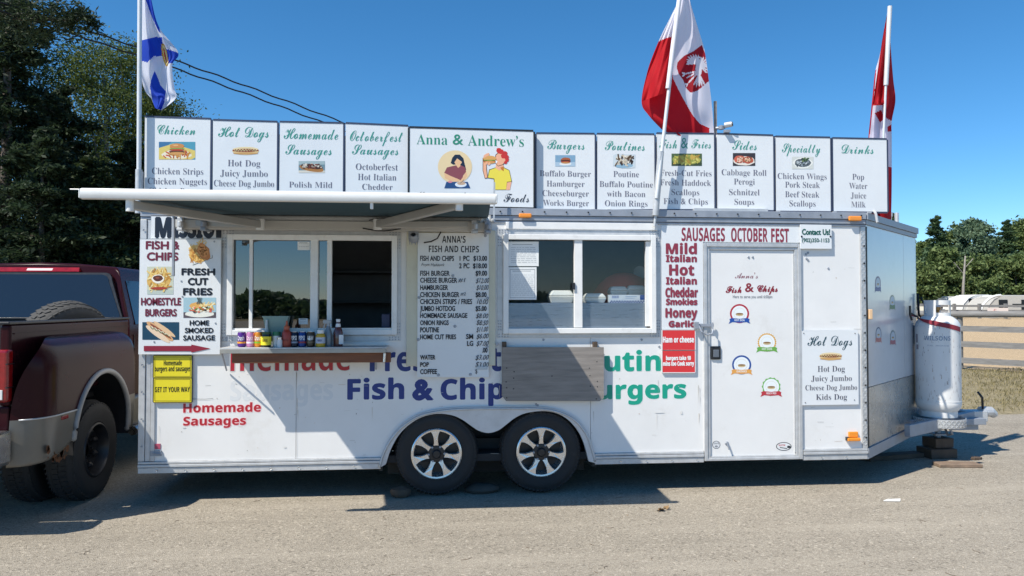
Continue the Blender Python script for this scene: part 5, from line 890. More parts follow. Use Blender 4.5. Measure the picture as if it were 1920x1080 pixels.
GRN = '#3c9484'; INK = '#6c6c7c'
def script_text(P, t, x0, x1, yc, yb, col=GRN): P.text(t, 'sc', x0, x1, yc, yb, col)
def lines(P, rows, col=INK):
    for t, x0, x1, yc, yb in rows: P.text(t, 'se', x0, x1, yc, yb, col)
BG = 'menu boards standing in a row on the trailer roof'
SB = [
 ('white roof sign headed Chicken with a burger plate picture', (271, 220, 394, 224, 400, 402), [('Chicken', 295, 366, 233, 252)], ('burger_plate', 298, 266, 366, 299), [('Chicken Strips', 285, 381, 315, 327), ('Chicken Nuggets', 277, 388, 334, 346), ('Chicken Burger', 279, 383, 352.5, 364)]),
 ('white roof sign headed Hot Dogs with a hot dog picture', (399, 226, 519, 229.5, 400, 401), [('Hot Dogs', 409, 504, 236, 257)], ('hotdog', 434, 272, 487, 292), [('Hot Dog', 427, 488, 300, 312), ('Juicy Jumbo', 413, 502, 319, 331), ('Cheese Dog Jumbo', 401, 514, 338, 350), ('Kids Dog', 424, 492, 356.5, 368)]),
 ('white roof sign headed Homemade Sausages with a filled bun picture', (524, 229.5, 643, 232, 400, 401), [('Homemade', 532, 634, 239, 261), ('Sausages', 535, 622, 270, 290)], ('sub', 560, 302, 609, 324), [('Polish Mild', 542, 623, 341, 352)]),
 ('white roof sign headed Octoberfest Sausages without any picture', (648, 232, 765, 237, 400, 401), [('Octoberfest', 656, 755, 244, 265), ('Sausages', 660, 747, 270, 290)], None, [('Octoberfest', 667, 746, 307, 319), ('Hot Italian', 671, 743, 326, 338), ('Chedder', 679, 736, 345, 356)]),
]
for k, (lab, q, heads, pic, rows) in enumerate(SB):
    t, pl = quad_board('menu_sign', lab, 'sign', q, .05, group=BG, frm=(0, 1, 2) if k else (0, 1), fw=.014)
    P = Print(pl)
    for h_ in heads: script_text(P, *h_)
    lines(P, rows); P.build('lettering', t)
    if pic: P = Print(pl); food(P, *pic); P.build('picture', t)
SB2 = [
 ('white roof sign headed Burgers with a small burger picture', (1006, 251, 1115, 252, 393, 393), ('Burgers', 1026, 1096, 261, 280), ('small_burger', 1041, 291, 1078.5, 312), [('Buffalo Burger', 1012, 1108, 320, 331), ('Hamburger', 1025, 1096, 339, 350), ('Cheeseburger', 1017, 1104, 357, 368), ('Works Burger', 1018, 1104, 375, 386)]),
 ('white roof sign headed Poutines with a fries and gravy picture', (1120, 252, 1227, 253, 392, 393), ('Poutines', 1134, 1209, 263, 282), ('poutine', 1149, 289, 1191, 316), [('Poutine', 1150, 1198, 321, 332), ('Buffalo Poutine', 1124, 1224, 340, 351), ('with Bacon', 1138, 1210, 358, 369), ('Onion Rings', 1134, 1214, 376, 387)]),
 ('white roof sign headed Fish & Fries behind the middle flagpole', (1232, 251, 1339, 252, 392, 392), ('Fish & Fries', 1236, 1333, 260, 278), ('fries', 1259, 288, 1316, 311), [('Fresh-Cut Fries', 1238, 1334, 319, 330), ('Fresh Haddock', 1238, 1333, 337, 348), ('Scallops', 1259, 1311, 355, 366), ('Fish & Chips', 1244, 1327, 372, 383)]),
 ('white roof sign headed Sides with a cabbage roll picture', (1345, 252, 1450, 255, 394, 391), ('Sides', 1373, 1419, 262, 281), ('rolls', 1374, 287, 1416, 311), [('Cabbage Roll', 1353, 1437, 318, 329), ('Perogi', 1376, 1415, 335, 346), ('Schnitzel', 1367, 1424, 355, 366), ('Soups', 1377, 1414, 373, 384)]),
 ('white roof sign headed Specialty with a mussels picture', (1455, 257, 1557, 259, 396, 395), ('Specialty', 1466, 1538, 268, 286), ('mussels', 1485, 294, 1525, 317), [('Chicken Wings', 1458, 1550, 325, 336), ('Pork Steak', 1472, 1537, 341, 352), ('Beef Steak', 1472, 1536, 359, 370), ('Scallops', 1480, 1529, 376, 387)]),
 ('white roof sign headed Drinks, blank where others have a picture', (1562, 260, 1663, 262, 397, 396), ('Drinks', 1578, 1638, 270, 288), None, [('Pop', 1598, 1620, 326, 337), ('Water', 1592, 1626, 343, 354), ('Juice', 1595, 1624, 361, 372), ('Milk', 1596, 1623, 378, 389)]),
]
for k, (lab, q, head, pic, rows) in enumerate(SB2):
    t, pl = quad_board('menu_sign', lab, 'sign', q, .05, group=BG, frm=(0, 1, 2, 3) if k in (0, 5) else (0, 1, 2), fw=.014)
    P = Print(pl)
    if '&' in head[0]:
        script_text(P, 'Fish', 1236, 1269, *head[3:]); P.text('&', 'sc', 1277, 1290, head[3] - 2, head[4], GRN); script_text(P, 'Fries', 1296, 1333, *head[3:])
    else: script_text(P, *head)
    lines(P, rows); P.build('lettering', t)
    if pic: P = Print(pl); food(P, *pic); P.build('picture', t)
# centre sign with the two people
t, pl = quad_board('name_sign', 'wide white roof sign reading Anna & Andrew’s with two cartoon people', 'sign', (768, 240, 1000, 247, 389, 384), .0, group=None, frm=(0, 1, 2, 3), fw=.016, fm=MATS['black_plastic'])
P = Print(pl)
P.text('Anna', 'se', 781, 839, 252, 271, '#2f8a70'); P.text('&', 'se', 849, 868, 252, 271, '#2f8a70', bold=.3); P.text('Andrew’s', 'se', 877, 982, 254, 274, '#2f8a70')
P.text('Canadian', 'sc', 784, 862, 359, 377, '#33333b'); P.text('European', 'sc', 866, 922, 360, 379, '#33333b'); P.text('Foods', 'sc', 944, 992, 362, 379, '#33333b'); P.build('lettering', t)
P = Print(pl); sk = '#e8b98c'; hair = '#17263c'; top = '#8c4a52'
P.ell(853, 313, 32, 31, '#e8cfa2', n=40)
P.poly([(848, 296), (853, 290), (862, 290), (869, 297), (871, 306), (874, 318), (872, 324), (864, 321), (858, 308), (850, 309), (845, 306)], hair)
P.ell(859, 301, 7.5, 9, sk); P.poly([(852, 294), (862, 291), (868, 298), (869, 306), (864, 302), (857, 297), (853, 303), (850, 306)], hair)
P.poly([(856, 308), (863, 308), (864, 316), (855, 316)], sk)
P.poly([(846, 312), (855, 310), (859, 315), (865, 310), (872, 314), (874, 322), (868, 330), (868, 338), (846, 338), (844, 330), (833, 324), (838, 314)], top)
P.poly([(833, 324), (845, 330), (862, 337), (860, 341), (846, 340), (834, 334)], sk); P.poly([(874, 322), (868, 332), (862, 340), (867, 342), (876, 330)], sk)
P.poly([(837, 341), (877, 341), (882, 353), (833, 353)], '#234a7c'); P.ell(864, 346, 11, 5, '#dfe5ea'); P.ell(865, 344, 8, 3, '#c9a98c'); P.ell(844, 341, 4, 2, '#d88a94'); P.line([(870, 337), (863, 344)], .8, '#555555')
out = '#35251f'; sk2 = '#f0b08c'; hr = '#c8322c'; yl = '#ecd94e'
P.poly([(917, 318), (929, 314), (943, 313), (955, 319), (960, 341), (951, 343), (950, 356), (926, 356), (926, 336), (914, 334)], out); P.poly([(918, 319), (929, 315), (943, 314), (954.5, 320), (959, 340), (950.5, 341), (949, 355.5), (927, 355.5), (927, 335), (915, 333)], yl)
P.poly([(905, 296), (912, 300), (913, 320), (915, 334), (909, 335), (905, 320)], out); P.poly([(906, 297), (911.5, 300), (912, 320), (914, 333), (909.5, 334), (906, 320)], sk2)
P.poly([(951, 342), (959, 341), (956, 356), (949, 356)], sk2); P.poly([(930, 306), (944, 306), (944, 316), (936, 320), (929, 315)], sk2)
P.poly([(929, 290), (936, 285), (946, 290), (949, 300), (944, 309), (934, 312), (929, 307), (932, 303), (928, 298)], out); P.poly([(930, 291), (936, 286), (945, 291), (948, 300), (943, 308), (934, 311), (930, 307), (933, 303), (929, 298)], sk2)
for (x, y, r_) in ((936, 283, 5.5), (940, 285, 5), (946, 288, 5.5), (949, 294, 5), (950, 300, 4.5), (944, 293, 5), (934, 280, 3), (948, 305, 3)): P.ell(x, y, r_, r_ * .9, hr, n=12, wob=.12)
P.ell(945, 300, 2.4, 3, sk2); P.ell(918, 300, 13, 6.5, '#8a4a20', n=16); P.ell(918, 297, 12.5, 5, '#dca45c', n=16); P.line([(907, 300.5), (930, 300.5)], 1.6, '#5c9a3c'); P.line([(908, 302.5), (929, 302.5)], 1.4, '#b83c28'); P.ell(918, 304.5, 11, 2.6, '#d89a54', n=14)
for (x, y) in ((909, 293), (912, 291), (915, 290), (912, 306), (917, 307)): P.ell(x, y, 2.2, 3.4, sk2, n=10, rot=.4)
P.poly([(929, 300), (933, 303), (930, 307)], '#ffffff'); P.poly([(938, 314), (945, 312), (944, 321), (940, 318)], '#c8782c'); P.build('picture', t)
# rails, brackets and clamps that carry the boards
br = thing('sign_rack', 'low grey metal rack that carries the menu boards along the roof', 'rack', (.8, .1, 2.42))
for (x0, x1, y) in ((271, 766, 398), (1004, 1664, 399)):
    a = U(x0, y, .08); b = U(x1, y, .08); MB().bar((a.x, .09, 2.447), (b.x, .09, 2.447), .03, .018).build('rail', ALUD, br)
for x in (300, 420, 545, 668, 790, 976, 1110, 1140, 1230, 1339, 1355, 1455, 1560, 1625):
    a = U(x, 398, .08); MB().box(a.x - .018, a.x + .018, .03, .15, 2.425, 2.438).build('bracket', ALU, br, bevel=.002)
for x in (396.5, 521.5, 645.5, 1117.5, 1229.5, 1342, 1452.5, 1559.5):
    a = U(x, 320, .06); MB().box(a.x - .009, a.x + .009, .074, .10, 2.44, 3.04).build('upright', FRAMEB, br)
for x in (1001.5, 1004): a = U(x, 320, .06); MB().box(a.x - .008, a.x + .008, .074, .10, 2.44, 3.04).build('upright', FRAMEB, br)
a = U(1302, 394, 0); b = U(1440, 394, 0); MB().box(a.x, b.x, .0, .045, a.z - .005, a.z + .018).build('splice_plate', ALU, br)
a = U(1640, 412, .02); mb = MB(); mb.tube([(a.x, -.02, a.z - .03), (a.x, -.0, a.z + .05), (a.x + .02, .06, a.z + .09)], .012, 6); mb.build('hook', ALU, br)

# ================================================================ boards fixed to the wall
t, pl = quad_board('fish_sign', 'white sign with food pictures, FISH & CHIPS lettering and red arrow', 'sign', (261, 448, 413, 449, 664, 664), -.045, th=.02)
P = Print(pl)
RD = '#6e1f38'; BK = '#101522'
P.text('FISH', 'sa', 274, 316, 453, 467, RD, bold=.8); P.text('&', 'sa', 325, 336, 453, 467, RD, bold=.8); P.text('CHIPS', 'sa', 276, 334, 474, 488, RD, bold=.8)
P.text('FRESH', 'sa', 341, 403, 504, 515.5, BK, bold=.8); P.text('CUT', 'sa', 353, 390, 522, 534, BK, bold=.8); P.text('FRIES', 'sa', 344, 398, 541, 553, BK, bold=.8)
P.text('HOMESTYLE', 'sa', 265, 339, 559, 572, RD, bold=.6); P.text('BURGERS', 'sa', 273, 331, 580, 592.5, RD, bold=.6)
P.text('HOME', 'sa', 356, 392, 601, 610, BK, bold=.4); P.text('SMOKED', 'sa', 347, 400, 615, 624, BK, bold=.4); P.text('SAUSAGE', 'sa', 344, 403, 629, 638, BK, bold=.4)
P.poly([(270, 648.5), (359, 648.5), (359, 646), (395, 653.5), (359, 661), (359, 658.5), (270, 658.5)], '#8c1f36'); P.build('lettering', t)
for pc_ in (('fish', 352, 449, 398, 497), ('fries_dip', 276, 500, 325, 552), ('sandwich', 344, 558, 405, 596), ('sausage_bun', 267, 604, 336, 637)):
    P = Print(pl); food(P, *pc_); P.build('picture', t)
mb = MB()
for (x, y) in ((292, 452), (402, 453), (340, 527), (342, 556), (404, 606), (289, 641)):
    p = U(x, y, -.045); mb.lathe([(0, .004), (.006, .004), (.008, 0)], (p.x, -.0455, p.z), Matrix.Rotation(R(90), 3, 'X'), n=8)
mb.build('screw', ALUD, t, kind='stuff')
t, pl = quad_board('mission_sign', 'white board with large dark MISSION lettering under the awning', 'sign', (283, 404, 416, 404, 447, 447), -.018, th=.015)
P = Print(pl); P.text('M', 'bo', 292, 320, 410, 445, '#151f30', bold=1.6); P.text('ISSIO', 'bo', 325.5, 401, 410, 445, '#151f30', bold=1.5); P.rect(405, 409, 415.5, 446, '#151f30')
P.build('lettering', t)
for k, (y0, y1, lab, rows) in enumerate(((667, 708, 'yellow board reading Homemade burgers and sausages', [('Homemade', 307, 341, 676, 685), ('burgers and sausages', 290, 357, 687, 696)]), (709, 754, 'yellow board reading GET IT YOUR WAY below another yellow one', [('GET IT YOUR WAY', 290, 356, 726, 735)]))):
    t, pl = quad_board('yellow_sign', lab, 'sign', (288, y0, 359, y0, y1, y1), -.022, th=.01, m=YELLOW, frm=(0, 1, 2, 3), fw=.006, fm=BLACKP, group='yellow boards by the rear corner')
    P = Print(pl)
    for r_ in rows: P.text(r_[0], 'bo', *r_[1:], '#1a1a10')
    for (x0, y0_, x1, y1_) in ((290, y0 + 2, 357, y0 + 2.6), (290, y1 - 2.6, 357, y1 - 2), (290, y0 + 2, 290.6, y1 - 2), (356.4, y0 + 2, 357, y1 - 2)): P.rect(x0, y0_, x1, y1_, '#4a3f08')
    P.build('lettering', t)
for k, (y0, y1, lab, rows) in enumerate(((619, 656, 'red board with white lettering Ham or cheese', [('Ham or cheese', 1243, 1301, 632, 642)]), (657.5, 698, 'red board about burgers taking ten minutes to cook', [('burgers take 10', 1249, 1295, 668, 675), ('mins too Cook sorry', 1243, 1301, 678, 685.5)]))):
    t, pl = quad_board('red_sign', lab, 'sign', (1242, y0, 1303, y0, y1, y1), -.018, th=.01, m=REDB, frm=(0, 1, 2, 3), fw=.006, fm=SIGNW, group='red boards left of the door')
    P = Print(pl)
    for r_ in rows: P.text(r_[0], 'bo', *r_[1:], '#f0f0f0', bold=.3)
    P.build('lettering', t)
# sausage list around the door
pl = Plane((0, -.012, 0)); p_ = [pl.px(*q) for q in ((1239, 423), (1502, 423), (1502, 455), (1318, 457), (1318, 617), (1241, 617))]
p_ = [(p_[5][0], p_[0][1]), (p_[1][0], p_[0][1]), (p_[1][0], p_[2][1]), (p_[3][0], p_[2][1]), (p_[3][0], p_[4][1]), (p_[5][0], p_[4][1])]
t = thing('sausage_sign', 'L-shaped white sign listing sausages above and left of the door', 'sign', (p_[0][0], -.012, p_[5][1])); MB().plate([p_], -.012, -.0005).build('panel', SIGNW, t)
P = Print(pl, .001); MR = '#8c3446'
P.text('SAUSAGES', 'bo', 1278, 1359, 428.5, 452, MR, bold=.2); P.text('OCTOBER', 'bo', 1371, 1439, 429, 453, MR, bold=.2); P.text('FEST', 'bo', 1446, 1479, 430, 454, MR, bold=.2)
for s_, x0, x1, yc, yb in (('Mild', 1249, 1306, 458, 476), ('Italian', 1249, 1306, 479.5, 491), ('Hot', 1255, 1301, 497.5, 516), ('Italian', 1249, 1306, 521, 533), ('Cheddar', 1248, 1308, 541, 557), ('Smokies', 1249, 1307, 561, 571.5), ('Honey', 1248, 1307, 579, 595), ('Garlic', 1254, 1302, 602.5, 613)): P.text(s_, 'bo', x0, x1, yc, yb, MR, bold=.7)
P.build('lettering', t)
t, pl = quad_board('contact_sign', 'small white sign reading Contact Us with a phone number', 'sign', (1501, 421, 1559, 422, 466, 466), -.03, th=.008)
P = Print(pl); P.text('Contact Us!', 'sa', 1504, 1556, 430, 440, '#1d5a50', bold=.5); P.text('(902)350-1153', 'sa', 1504, 1555, 447, 454, '#1d5a50', bold=.2); P.build('lettering', t)
mb = MB()
for x in (1503, 1557): p = U(x, 443.5, -.03); mb.lathe([(0, .005), (.007, .005), (.009, 0)], (p.x, -.031, p.z), Matrix.Rotation(R(90), 3, 'X'), n=8)
mb.build('screw', BLACKP, t, kind='stuff')
t, pl = quad_board('hot_dogs_sign', 'white Hot Dogs sign with hot dog picture right of the door', 'sign', (1504, 620, 1609, 619.5, 758, 759.5), -.02, th=.012)
P = Print(pl); script_text(P, 'Hot Dogs', 1514, 1598, 628, 648, '#2a4a55'); lines(P, [('Hot Dog', 1533, 1584, 686, 697), ('Juicy Jumbo', 1521, 1597, 704, 714.5), ('Cheese Dog Jumbo', 1510, 1607, 721.5, 731.5), ('Kids Dog', 1530, 1588, 739, 749.5)], '#4c4c5c'); P.build('lettering', t)
P = Print(pl); food(P, 'hotdog', 1535, 658, 1580, 677); P.build('picture', t)
mb = MB()
for (x, y) in ((1507, 625), (1603, 625), (1510, 755), (1602, 750)): p = U(x, y, -.02); mb.lathe([(0, .003), (.004, .003), (.005, 0)], (p.x, -.021, p.z), Matrix.Rotation(R(90), 3, 'X'), n=6)
mb.build('screw', BLACKP, t, kind='stuff')
# price board
t, pl = quad_board('price_board', 'tall white price list board reading ANNA’S FISH AND CHIPS between the windows', 'price board', (783, 437, 916, 437, 707, 707), -.045, th=.012)
a, b, c_, d_ = rect(762, 431, 929, 686, -.03); MB().box(a, b, -.032, -.0005, c_, d_).build('backing_board', CREAM, t, bevel=.003)
P = Print(pl, .001); C1 = '#1c1f2c'
P.text('ANNA’S', 'bo', 829, 873, 443, 455, C1); P.text('FISH AND CHIPS', 'bo', 804, 898, 461.5, 473, C1)
L = [('FISH AND CHIPS', 788, 851, 480, 489), None, ('FISH BURGER', 788, 843, 508, 517), ('CHEESE BURGER', 788, 857, 521, 530), ('HAMBURGER', 788, 840, 535, 543.5), ('CHICKEN BURGER', 788, 861, 548, 557), ('CHICKEN STRIPS / FRIES', 788, 885, 561, 570), ('JUMBO HOTDOG', 788, 853, 574, 583), ('HOMEMADE SAUSAGE', 788, 876, 587.5, 596), ('ONION RINGS', 788, 841, 601, 609.5), ('POUTINE', 788, 823, 614, 623), ('HOME CUT FRIES', 788, 855, 627.5, 636)]
for r_ in L:
    if r_: P.text(r_[0], 'sa', *r_[1:], C1, bold=.28)
for s_, x0, x1, y in (('1 PC', 862, 880, 484.5), ('$13.00', 888, 913, 484.5), ('2 PC', 861, 880, 498.5), ('$18.00', 887, 913, 498.5), ('$9.00', 892, 913, 512.5), ('$8.00', 892, 912, 552.5), ('$5.00', 892, 912, 578.5), ('SM', 874, 887, 631), ('LG', 876, 887, 644), ('.00', 904, 914, 656.5)): P.text(s_, 'sa', x0, x1, y - 4.4, y + 4.4, C1, bold=.28)
P.text('WATER', 'sa', 788, 816, 666, 674, C1, bold=.28); P.text('POP', 'sa', 788, 804, 679.5, 687.5, C1, bold=.28); P.text('COFFEE', 'sa', 788, 819, 692.5, 701, C1, bold=.28)
for s_, x0, x1, y in (('$12.00', 892, 916, 526), ('$10.00', 893, 915, 539), ('10.00', 894, 914, 565.5), ('$8.00', 892, 914, 592), ('$8.50', 893, 914, 605), ('$11.00', 893, 914, 617.5), ('$6.00', 893, 915, 630.5), ('$7.00', 893, 915, 644), ('$3.00', 891, 915, 670), ('$3.00', 891, 915, 683.5)): P.text(s_, 'sa', x0, x1, y - 4.4, y + 4.4, '#2c3040', shear=.35, jit=.05)
P.text('#1', 'sa', 859, 871, 521.5, 529, '#3a3f50', shear=.2); P.text('#2', 'sa', 863, 873, 548.5, 554, '#3a3f50', shear=.2); P.text('From Haddock', 'sa', 790, 833, 494, 499, '#55585c', shear=.25, jit=.06); P.text('$', 'sa', 891, 895, 692, 700, C1)
for (x0, y0, x1, y1) in ((893, 560, 915, 560.6), (893, 687, 914, 693)): P.rect(x0, y0, x1, y1, '#b9c0c6')
P.build('lettering', t)
mb = MB()
for (x, y) in ((910, 442), (849, 517), (786, 558), (914, 559), (853, 612), (784, 637), (913, 650), (822, 703), (882, 702), (932, 645)):
    p = U(x, y, -.045); mb.lathe([(0, .005), (.010, .005), (.013, 0)], (p.x, -.046, p.z), Matrix.Rotation(R(90), 3, 'X'), n=10)
mb.build('screw', ALUD, t, kind='stuff')
# folded-down plywood shelf
pl = Plane((0, -.06, 0)); q_ = [pl.px(*p) for p in ((942, 651), (1132, 651), (1132, 746), (1124, 752), (949, 752), (941, 742))]
t = thing('plywood_flap', 'weathered grey plywood flap hanging folded below the second window', 'flap', (.6, -.06, q_[3][1]))
MB().plate([q_], -.062, -.038).build('board', WOODG, t, bevel=.003)
for x in (946, 1117): p = U(x, 651, -.06); MB().box(p.x - .018, p.x + .018, -.05, -.001, p.z - .06, p.z + .045).build('bracket', WOODB, t, bevel=.003)
mb = MB()
for (x, y) in ((950, 690), (964, 697), (963, 709), (949, 716), (963, 729), (950, 746), (1119, 678), (1105, 690), (1106, 704), (1120, 715), (1107, 724), (1120, 725), (1035, 705), (1118, 752), (950, 727)):
    p = U(x, min(y, 748), -.062); mb.lathe([(0, .0012), (.0045, .0012), (.006, 0)], (p.x, -.0622, p.z), Matrix.Rotation(R(90), 3, 'X'), n=7)
mb.build('screw', BLACKP, t, kind='stuff')

# ================================================================ serving shelf and what stands on it
SZ = 1.262
q0 = U(412, 655, -.3).x; q1 = U(724, 655, -.3).x
t = thing('serving_shelf', 'metal-topped serving shelf on a red-brown timber under the hatch', 'shelf', ((q0 + q1) / 2, -.15, SZ - .12))
MB().box(q0, q1, -.30, -.012, SZ - .012, SZ).build('top', ALU, t, bevel=.003)
MB().box(q0, q1, -.304, -.298, SZ - .045, SZ - .0125).build('front_edge', mat('edge_trim_grey', (.36, .35, .32), .4, metal=.3, var=.2, scale=5, dirt=.3), t, bevel=.002)
a = U(436, 668, -.25).x; b = U(733, 668, -.25).x
MB().box(a, b, -.27, -.235, SZ - .125, SZ - .0455).build('apron', WOODR, t, bevel=.004)
for x in (a + .02, b - .09): MB().box(x, x + .035, -.234, -.001, SZ - .12, SZ - .0455).build('bearer', WOODR, t, bevel=.003)
mb = MB(); p = U(722, 660, -.26); mb.tube([(p.x, -.285, SZ - .05), (p.x - .005, -.285, SZ - .12)], .012, 8); mb.build('hinge_pin', CHROME, t)
for x in (425, 705):
    p = U(x, 670, -.02).x; mb = MB(); mb.tube([(p, -.02, SZ - .20), (p + .02, -.24, SZ - .03)], .007, 6); mb.build('strut', ALUD, t)
def jar(name, lab, cat, px, prof, m, parts=(), y=-.19, group='drinks and sauces on the serving shelf', n=20):
    x = U(px, 630, y).x; t = thing(name, lab, cat, (x, y, SZ), group)
    MB().lathe(prof, (x, y, SZ), None, n=n).build('body', m, t, smooth='auto')
    for nm, pr, mm in parts: MB().lathe(pr, (x, y, SZ), None, n=n).build(nm, mm, t, smooth='auto')
    return t, x
def cyl(r, z0, z1): return [(0, z0), (r, z0), (r, z1), (0, z1)]
def wrap_text(t, x, y, r, s_, z0, z1, col, w=1.2, font='bo', parts='label_print', phi0=None):
    """lettering bent round a cylinder of radius r"""
    out, lo, hi = layout(font, s_); mb = MB(); c = -math.pi / 2 if phi0 is None else phi0
    for (gx, ps, tr) in out: mb.add([(x + (r + .0012) * math.cos(c + ((gx + p[0] - lo) / (hi - lo) - .5) * w), y + (r + .0012) * math.sin(c + ((gx + p[0] - lo) / (hi - lo) - .5) * w), z0 + p[1] / .68 * (z1 - z0)) for p in ps], tr, srgb(col))
    mb.build(parts, PRINT, t)
def can(px, lab, col, top=None, txt=None, tc='#f4f4f4', sw=None, y=-.2):
    m = mat('can_%d' % int(px), srgb(col), .28, metal=.35)
    t, x = jar('drink_can', lab, 'drink can', px, [(0, 0), (.024, .0), (.033, .009), (.033, .108), (.0275, .119)], m, (('lid', [(.0285, .119), (.029, .122), (.026, .122), (.025, .118), (0, .118)], CHROME),), y=y)
    MB().lathe([(.0334, .03), (.0334, .044)], (x, y, SZ), None, n=20).build('band', mat('can_band_%d' % int(px), srgb(sw or '#e8e8e8'), .3), t, smooth='auto')
    if txt: wrap_text(t, x, y, .0336, txt, SZ + .055, SZ + .088, tc, 1.5)
can(453.5, 'purple drink can at the left end of the row on the shelf', '#5c2f86', txt='Crush', sw='#f0a030'); can(470, 'pink drink can beside the purple can', '#c987b0', txt='Crush', tc='#fbe9f2', sw='#e8d8e4'); can(485, 'orange drink can beside the pink can', '#d98a28', txt='Crush', sw='#7ab030')
can(552, 'slim dark navy can right of the red squeeze bottle', '#141c33', txt='PEPSI', sw='#8e9ab0'); can(567, 'bright blue can between the two darker cans', '#123a80', txt='PEPSI', sw='#a02c38'); can(583, 'brown can with a black top left of the mustard', '#4c3c2c', txt='A&W', sw='#7a6a54')
wt = mat('jar_label_white', (.7, .72, .74), .4); yl_ = mat('jar_label_yellow', (.85, .72, .03), .4); bl = mat('jar_dark', (.012, .014, .012), .2)
t, x = jar('sauce_jar', 'black jar with a bright yellow label', 'jar', 499, [(0, 0), (.036, 0), (.04, .01), (.04, .075), (.032, .095), (.032, .12), (0, .12)], bl, (('label', cyl(.0406, .018, .086)[1:3], yl_), ('lid', cyl(.034, .104, .122), mat('dark_green_lid', (.02, .08, .03), .4))), y=-.235)
wrap_text(t, x, -.235, .0408, 'MAGGI', SZ + .045, SZ + .065, '#7a5a10', 1.0)
jar('squeeze_nozzle', 'pale cone-topped squeeze bottle behind the yellow-label jar', 'bottle', 500, [(0, 0), (.028, 0), (.03, .09), (.02, .115), (.016, .125), (.012, .16), (.009, .215), (0, .22)], mat('pale_plastic', (.5, .55, .55), .4), y=-.13)
jar('green_shaker', 'green-topped shaker with a white label', 'shaker', 518.5, [(0, 0), (.028, 0), (.03, .01), (.03, .09), (0, .1)], wt, (('lid', cyl(.032, .09, .122), mat('green_lid', (.02, .17, .09), .4)),), y=-.2)
jar('salt_shaker', 'grey-white salt shaker in front of the green-topped one', 'shaker', 524.5, [(0, 0), (.02, 0), (.021, .05), (.014, .07), (0, .07)], wt, (('cap', cyl(.018, .062, .078), CHROME),), y=-.25)
t, x = jar('ketchup_bottle', 'red plastic squeeze bottle among the cans', 'bottle', 537.5, [(0, 0), (.034, 0), (.037, .008), (.037, .115), (.03, .125), (.022, .14)], mat('red_plastic', (.36, .05, .03), .35), (('cap', [(.024, .14), (.022, .165), (.010, .175), (.006, .21), (0, .212)], mat('orange_red_cap', (.45, .10, .04), .4)),), y=-.22)
wrap_text(t, x, -.22, .038, 'Ketchup', SZ + .05, SZ + .068, '#6c1c10', 1.2, font='sa')
t, x = jar('mustard_bottle', 'mustard bottle with a white lid and blue label', 'bottle', 601, [(0, 0), (.034, 0), (.037, .008), (.038, .08), (.034, .1), (.028, .108)], mat('mustard_plastic', (.50, .33, .03), .35), (('lid', cyl(.027, .108, .135), wt), ('label', cyl(.0385, .03, .078)[1:3], mat('label_blue_white', (.45, .5, .6), .4))), y=-.235)
wrap_text(t, x, -.235, .0392, 'FRENCH', SZ + .045, SZ + .06, '#16307c', .9)
x = U(613, 620, -.16).x; t = thing('spray_bottle', 'clear spray bottle with a grey trigger head behind the mustard', 'spray bottle', (x, -.16, SZ), 'drinks and sauces on the serving shelf')
MB().lathe([(0, 0), (.034, 0), (.036, .01), (.034, .10), (.018, .15), (.014, .165)], (x + .01, -.16, SZ), None, n=18).build('body', mat('clear_bottle', (.20, .23, .26), .15, spec=.8), t, smooth='auto')
mb = MB(); mb.box(x - .03, x + .035, -.172, -.148, SZ + .185, SZ + .215); mb.box(x, x + .022, -.172, -.148, SZ + .16, SZ + .186); mb.bar((x - .012, -.16, SZ + .19), (x - .028, -.16, SZ + .145), .012, .01, up=(0, 1, 0)); mb.build('trigger_head', mat('grey_trigger', (.38, .40, .42), .4), t, bevel=.004)
t, x = jar('vinegar_bottle', 'tall dark red vinegar bottle with a white cap at the right end', 'bottle', 634, [(0, 0), (.036, 0), (.038, .008), (.038, .115), (.03, .14), (.017, .17), (.015, .20)], mat('dark_red_bottle', (.10, .025, .02), .12, spec=.8), (('cap', cyl(.017, .2, .222), wt), ('neck_label', [(.0225, .155), (.018, .185)], wt)), y=-.17)
x2 = U(640, 630, -.2).x; MB().box(x2 - .018, x2 + .018, -.212, -.2105, SZ + .02, SZ + .095).build('label', wt, t)
x = U(518, 600, -.09).x; t = MB(); vs = []
for (w_, d_, z) in ((.065, .03, .04), (.10, .045, .245)): vs += [(x + sx * w_, -.075 + sy * d_, SZ + z) for sy in (-1, 1) for sx in (-1, 1)]
t.add(vs, [(0, 1, 3, 2), (0, 4, 5, 1), (2, 3, 7, 6), (0, 2, 6, 4), (1, 5, 7, 3)]); t.box(x - .02, x + .02, -.1, -.05, SZ, SZ + .045); t.box(x - .105, x + .105, -.124, -.119, SZ + .236, SZ + .246)
one(t, 'green_tub', mat('pale_green_plastic', (.22, .33, .30), .4), 'pale green flared tub standing behind the cans', 'tub')

# ================================================================ awning
AY = -1.4
L_ = U(150, 366, AY); R_ = U(929, 371, AY); bz = (L_.z + R_.z) / 2
aw = thing('awning', 'retractable awning with white front bar and dark fabric above the hatch', 'awning', (-1, 0, bz))
mb = MB(); Mx = Matrix(((0, 0, 1), (1, 0, 0), (0, 1, 0)))
prof = [(.0, .037), (.018, .034), (.028, .024), (.032, .006), (.032, -.016), (.024, -.03), (.0, -.036), (-.02, -.03), (-.028, -.012), (-.028, .014), (-.018, .032)]
ls = (L_.x + .012, R_.x)
MB().prism([prof], lambda a, b, d: (d, AY + a, bz + b), L_.x + .012, R_.x).build('front_bar', AWM, aw, smooth='auto')
mb = MB()
mb.box(L_.x, L_.x + .012, AY - .026, AY + .026, bz - .03, bz + .03); mb.box(R_.x, R_.x + .012, AY - .026, AY + .026, bz - .03, bz + .03)
mb.build('end_cap', AWM, aw, bevel=.008)
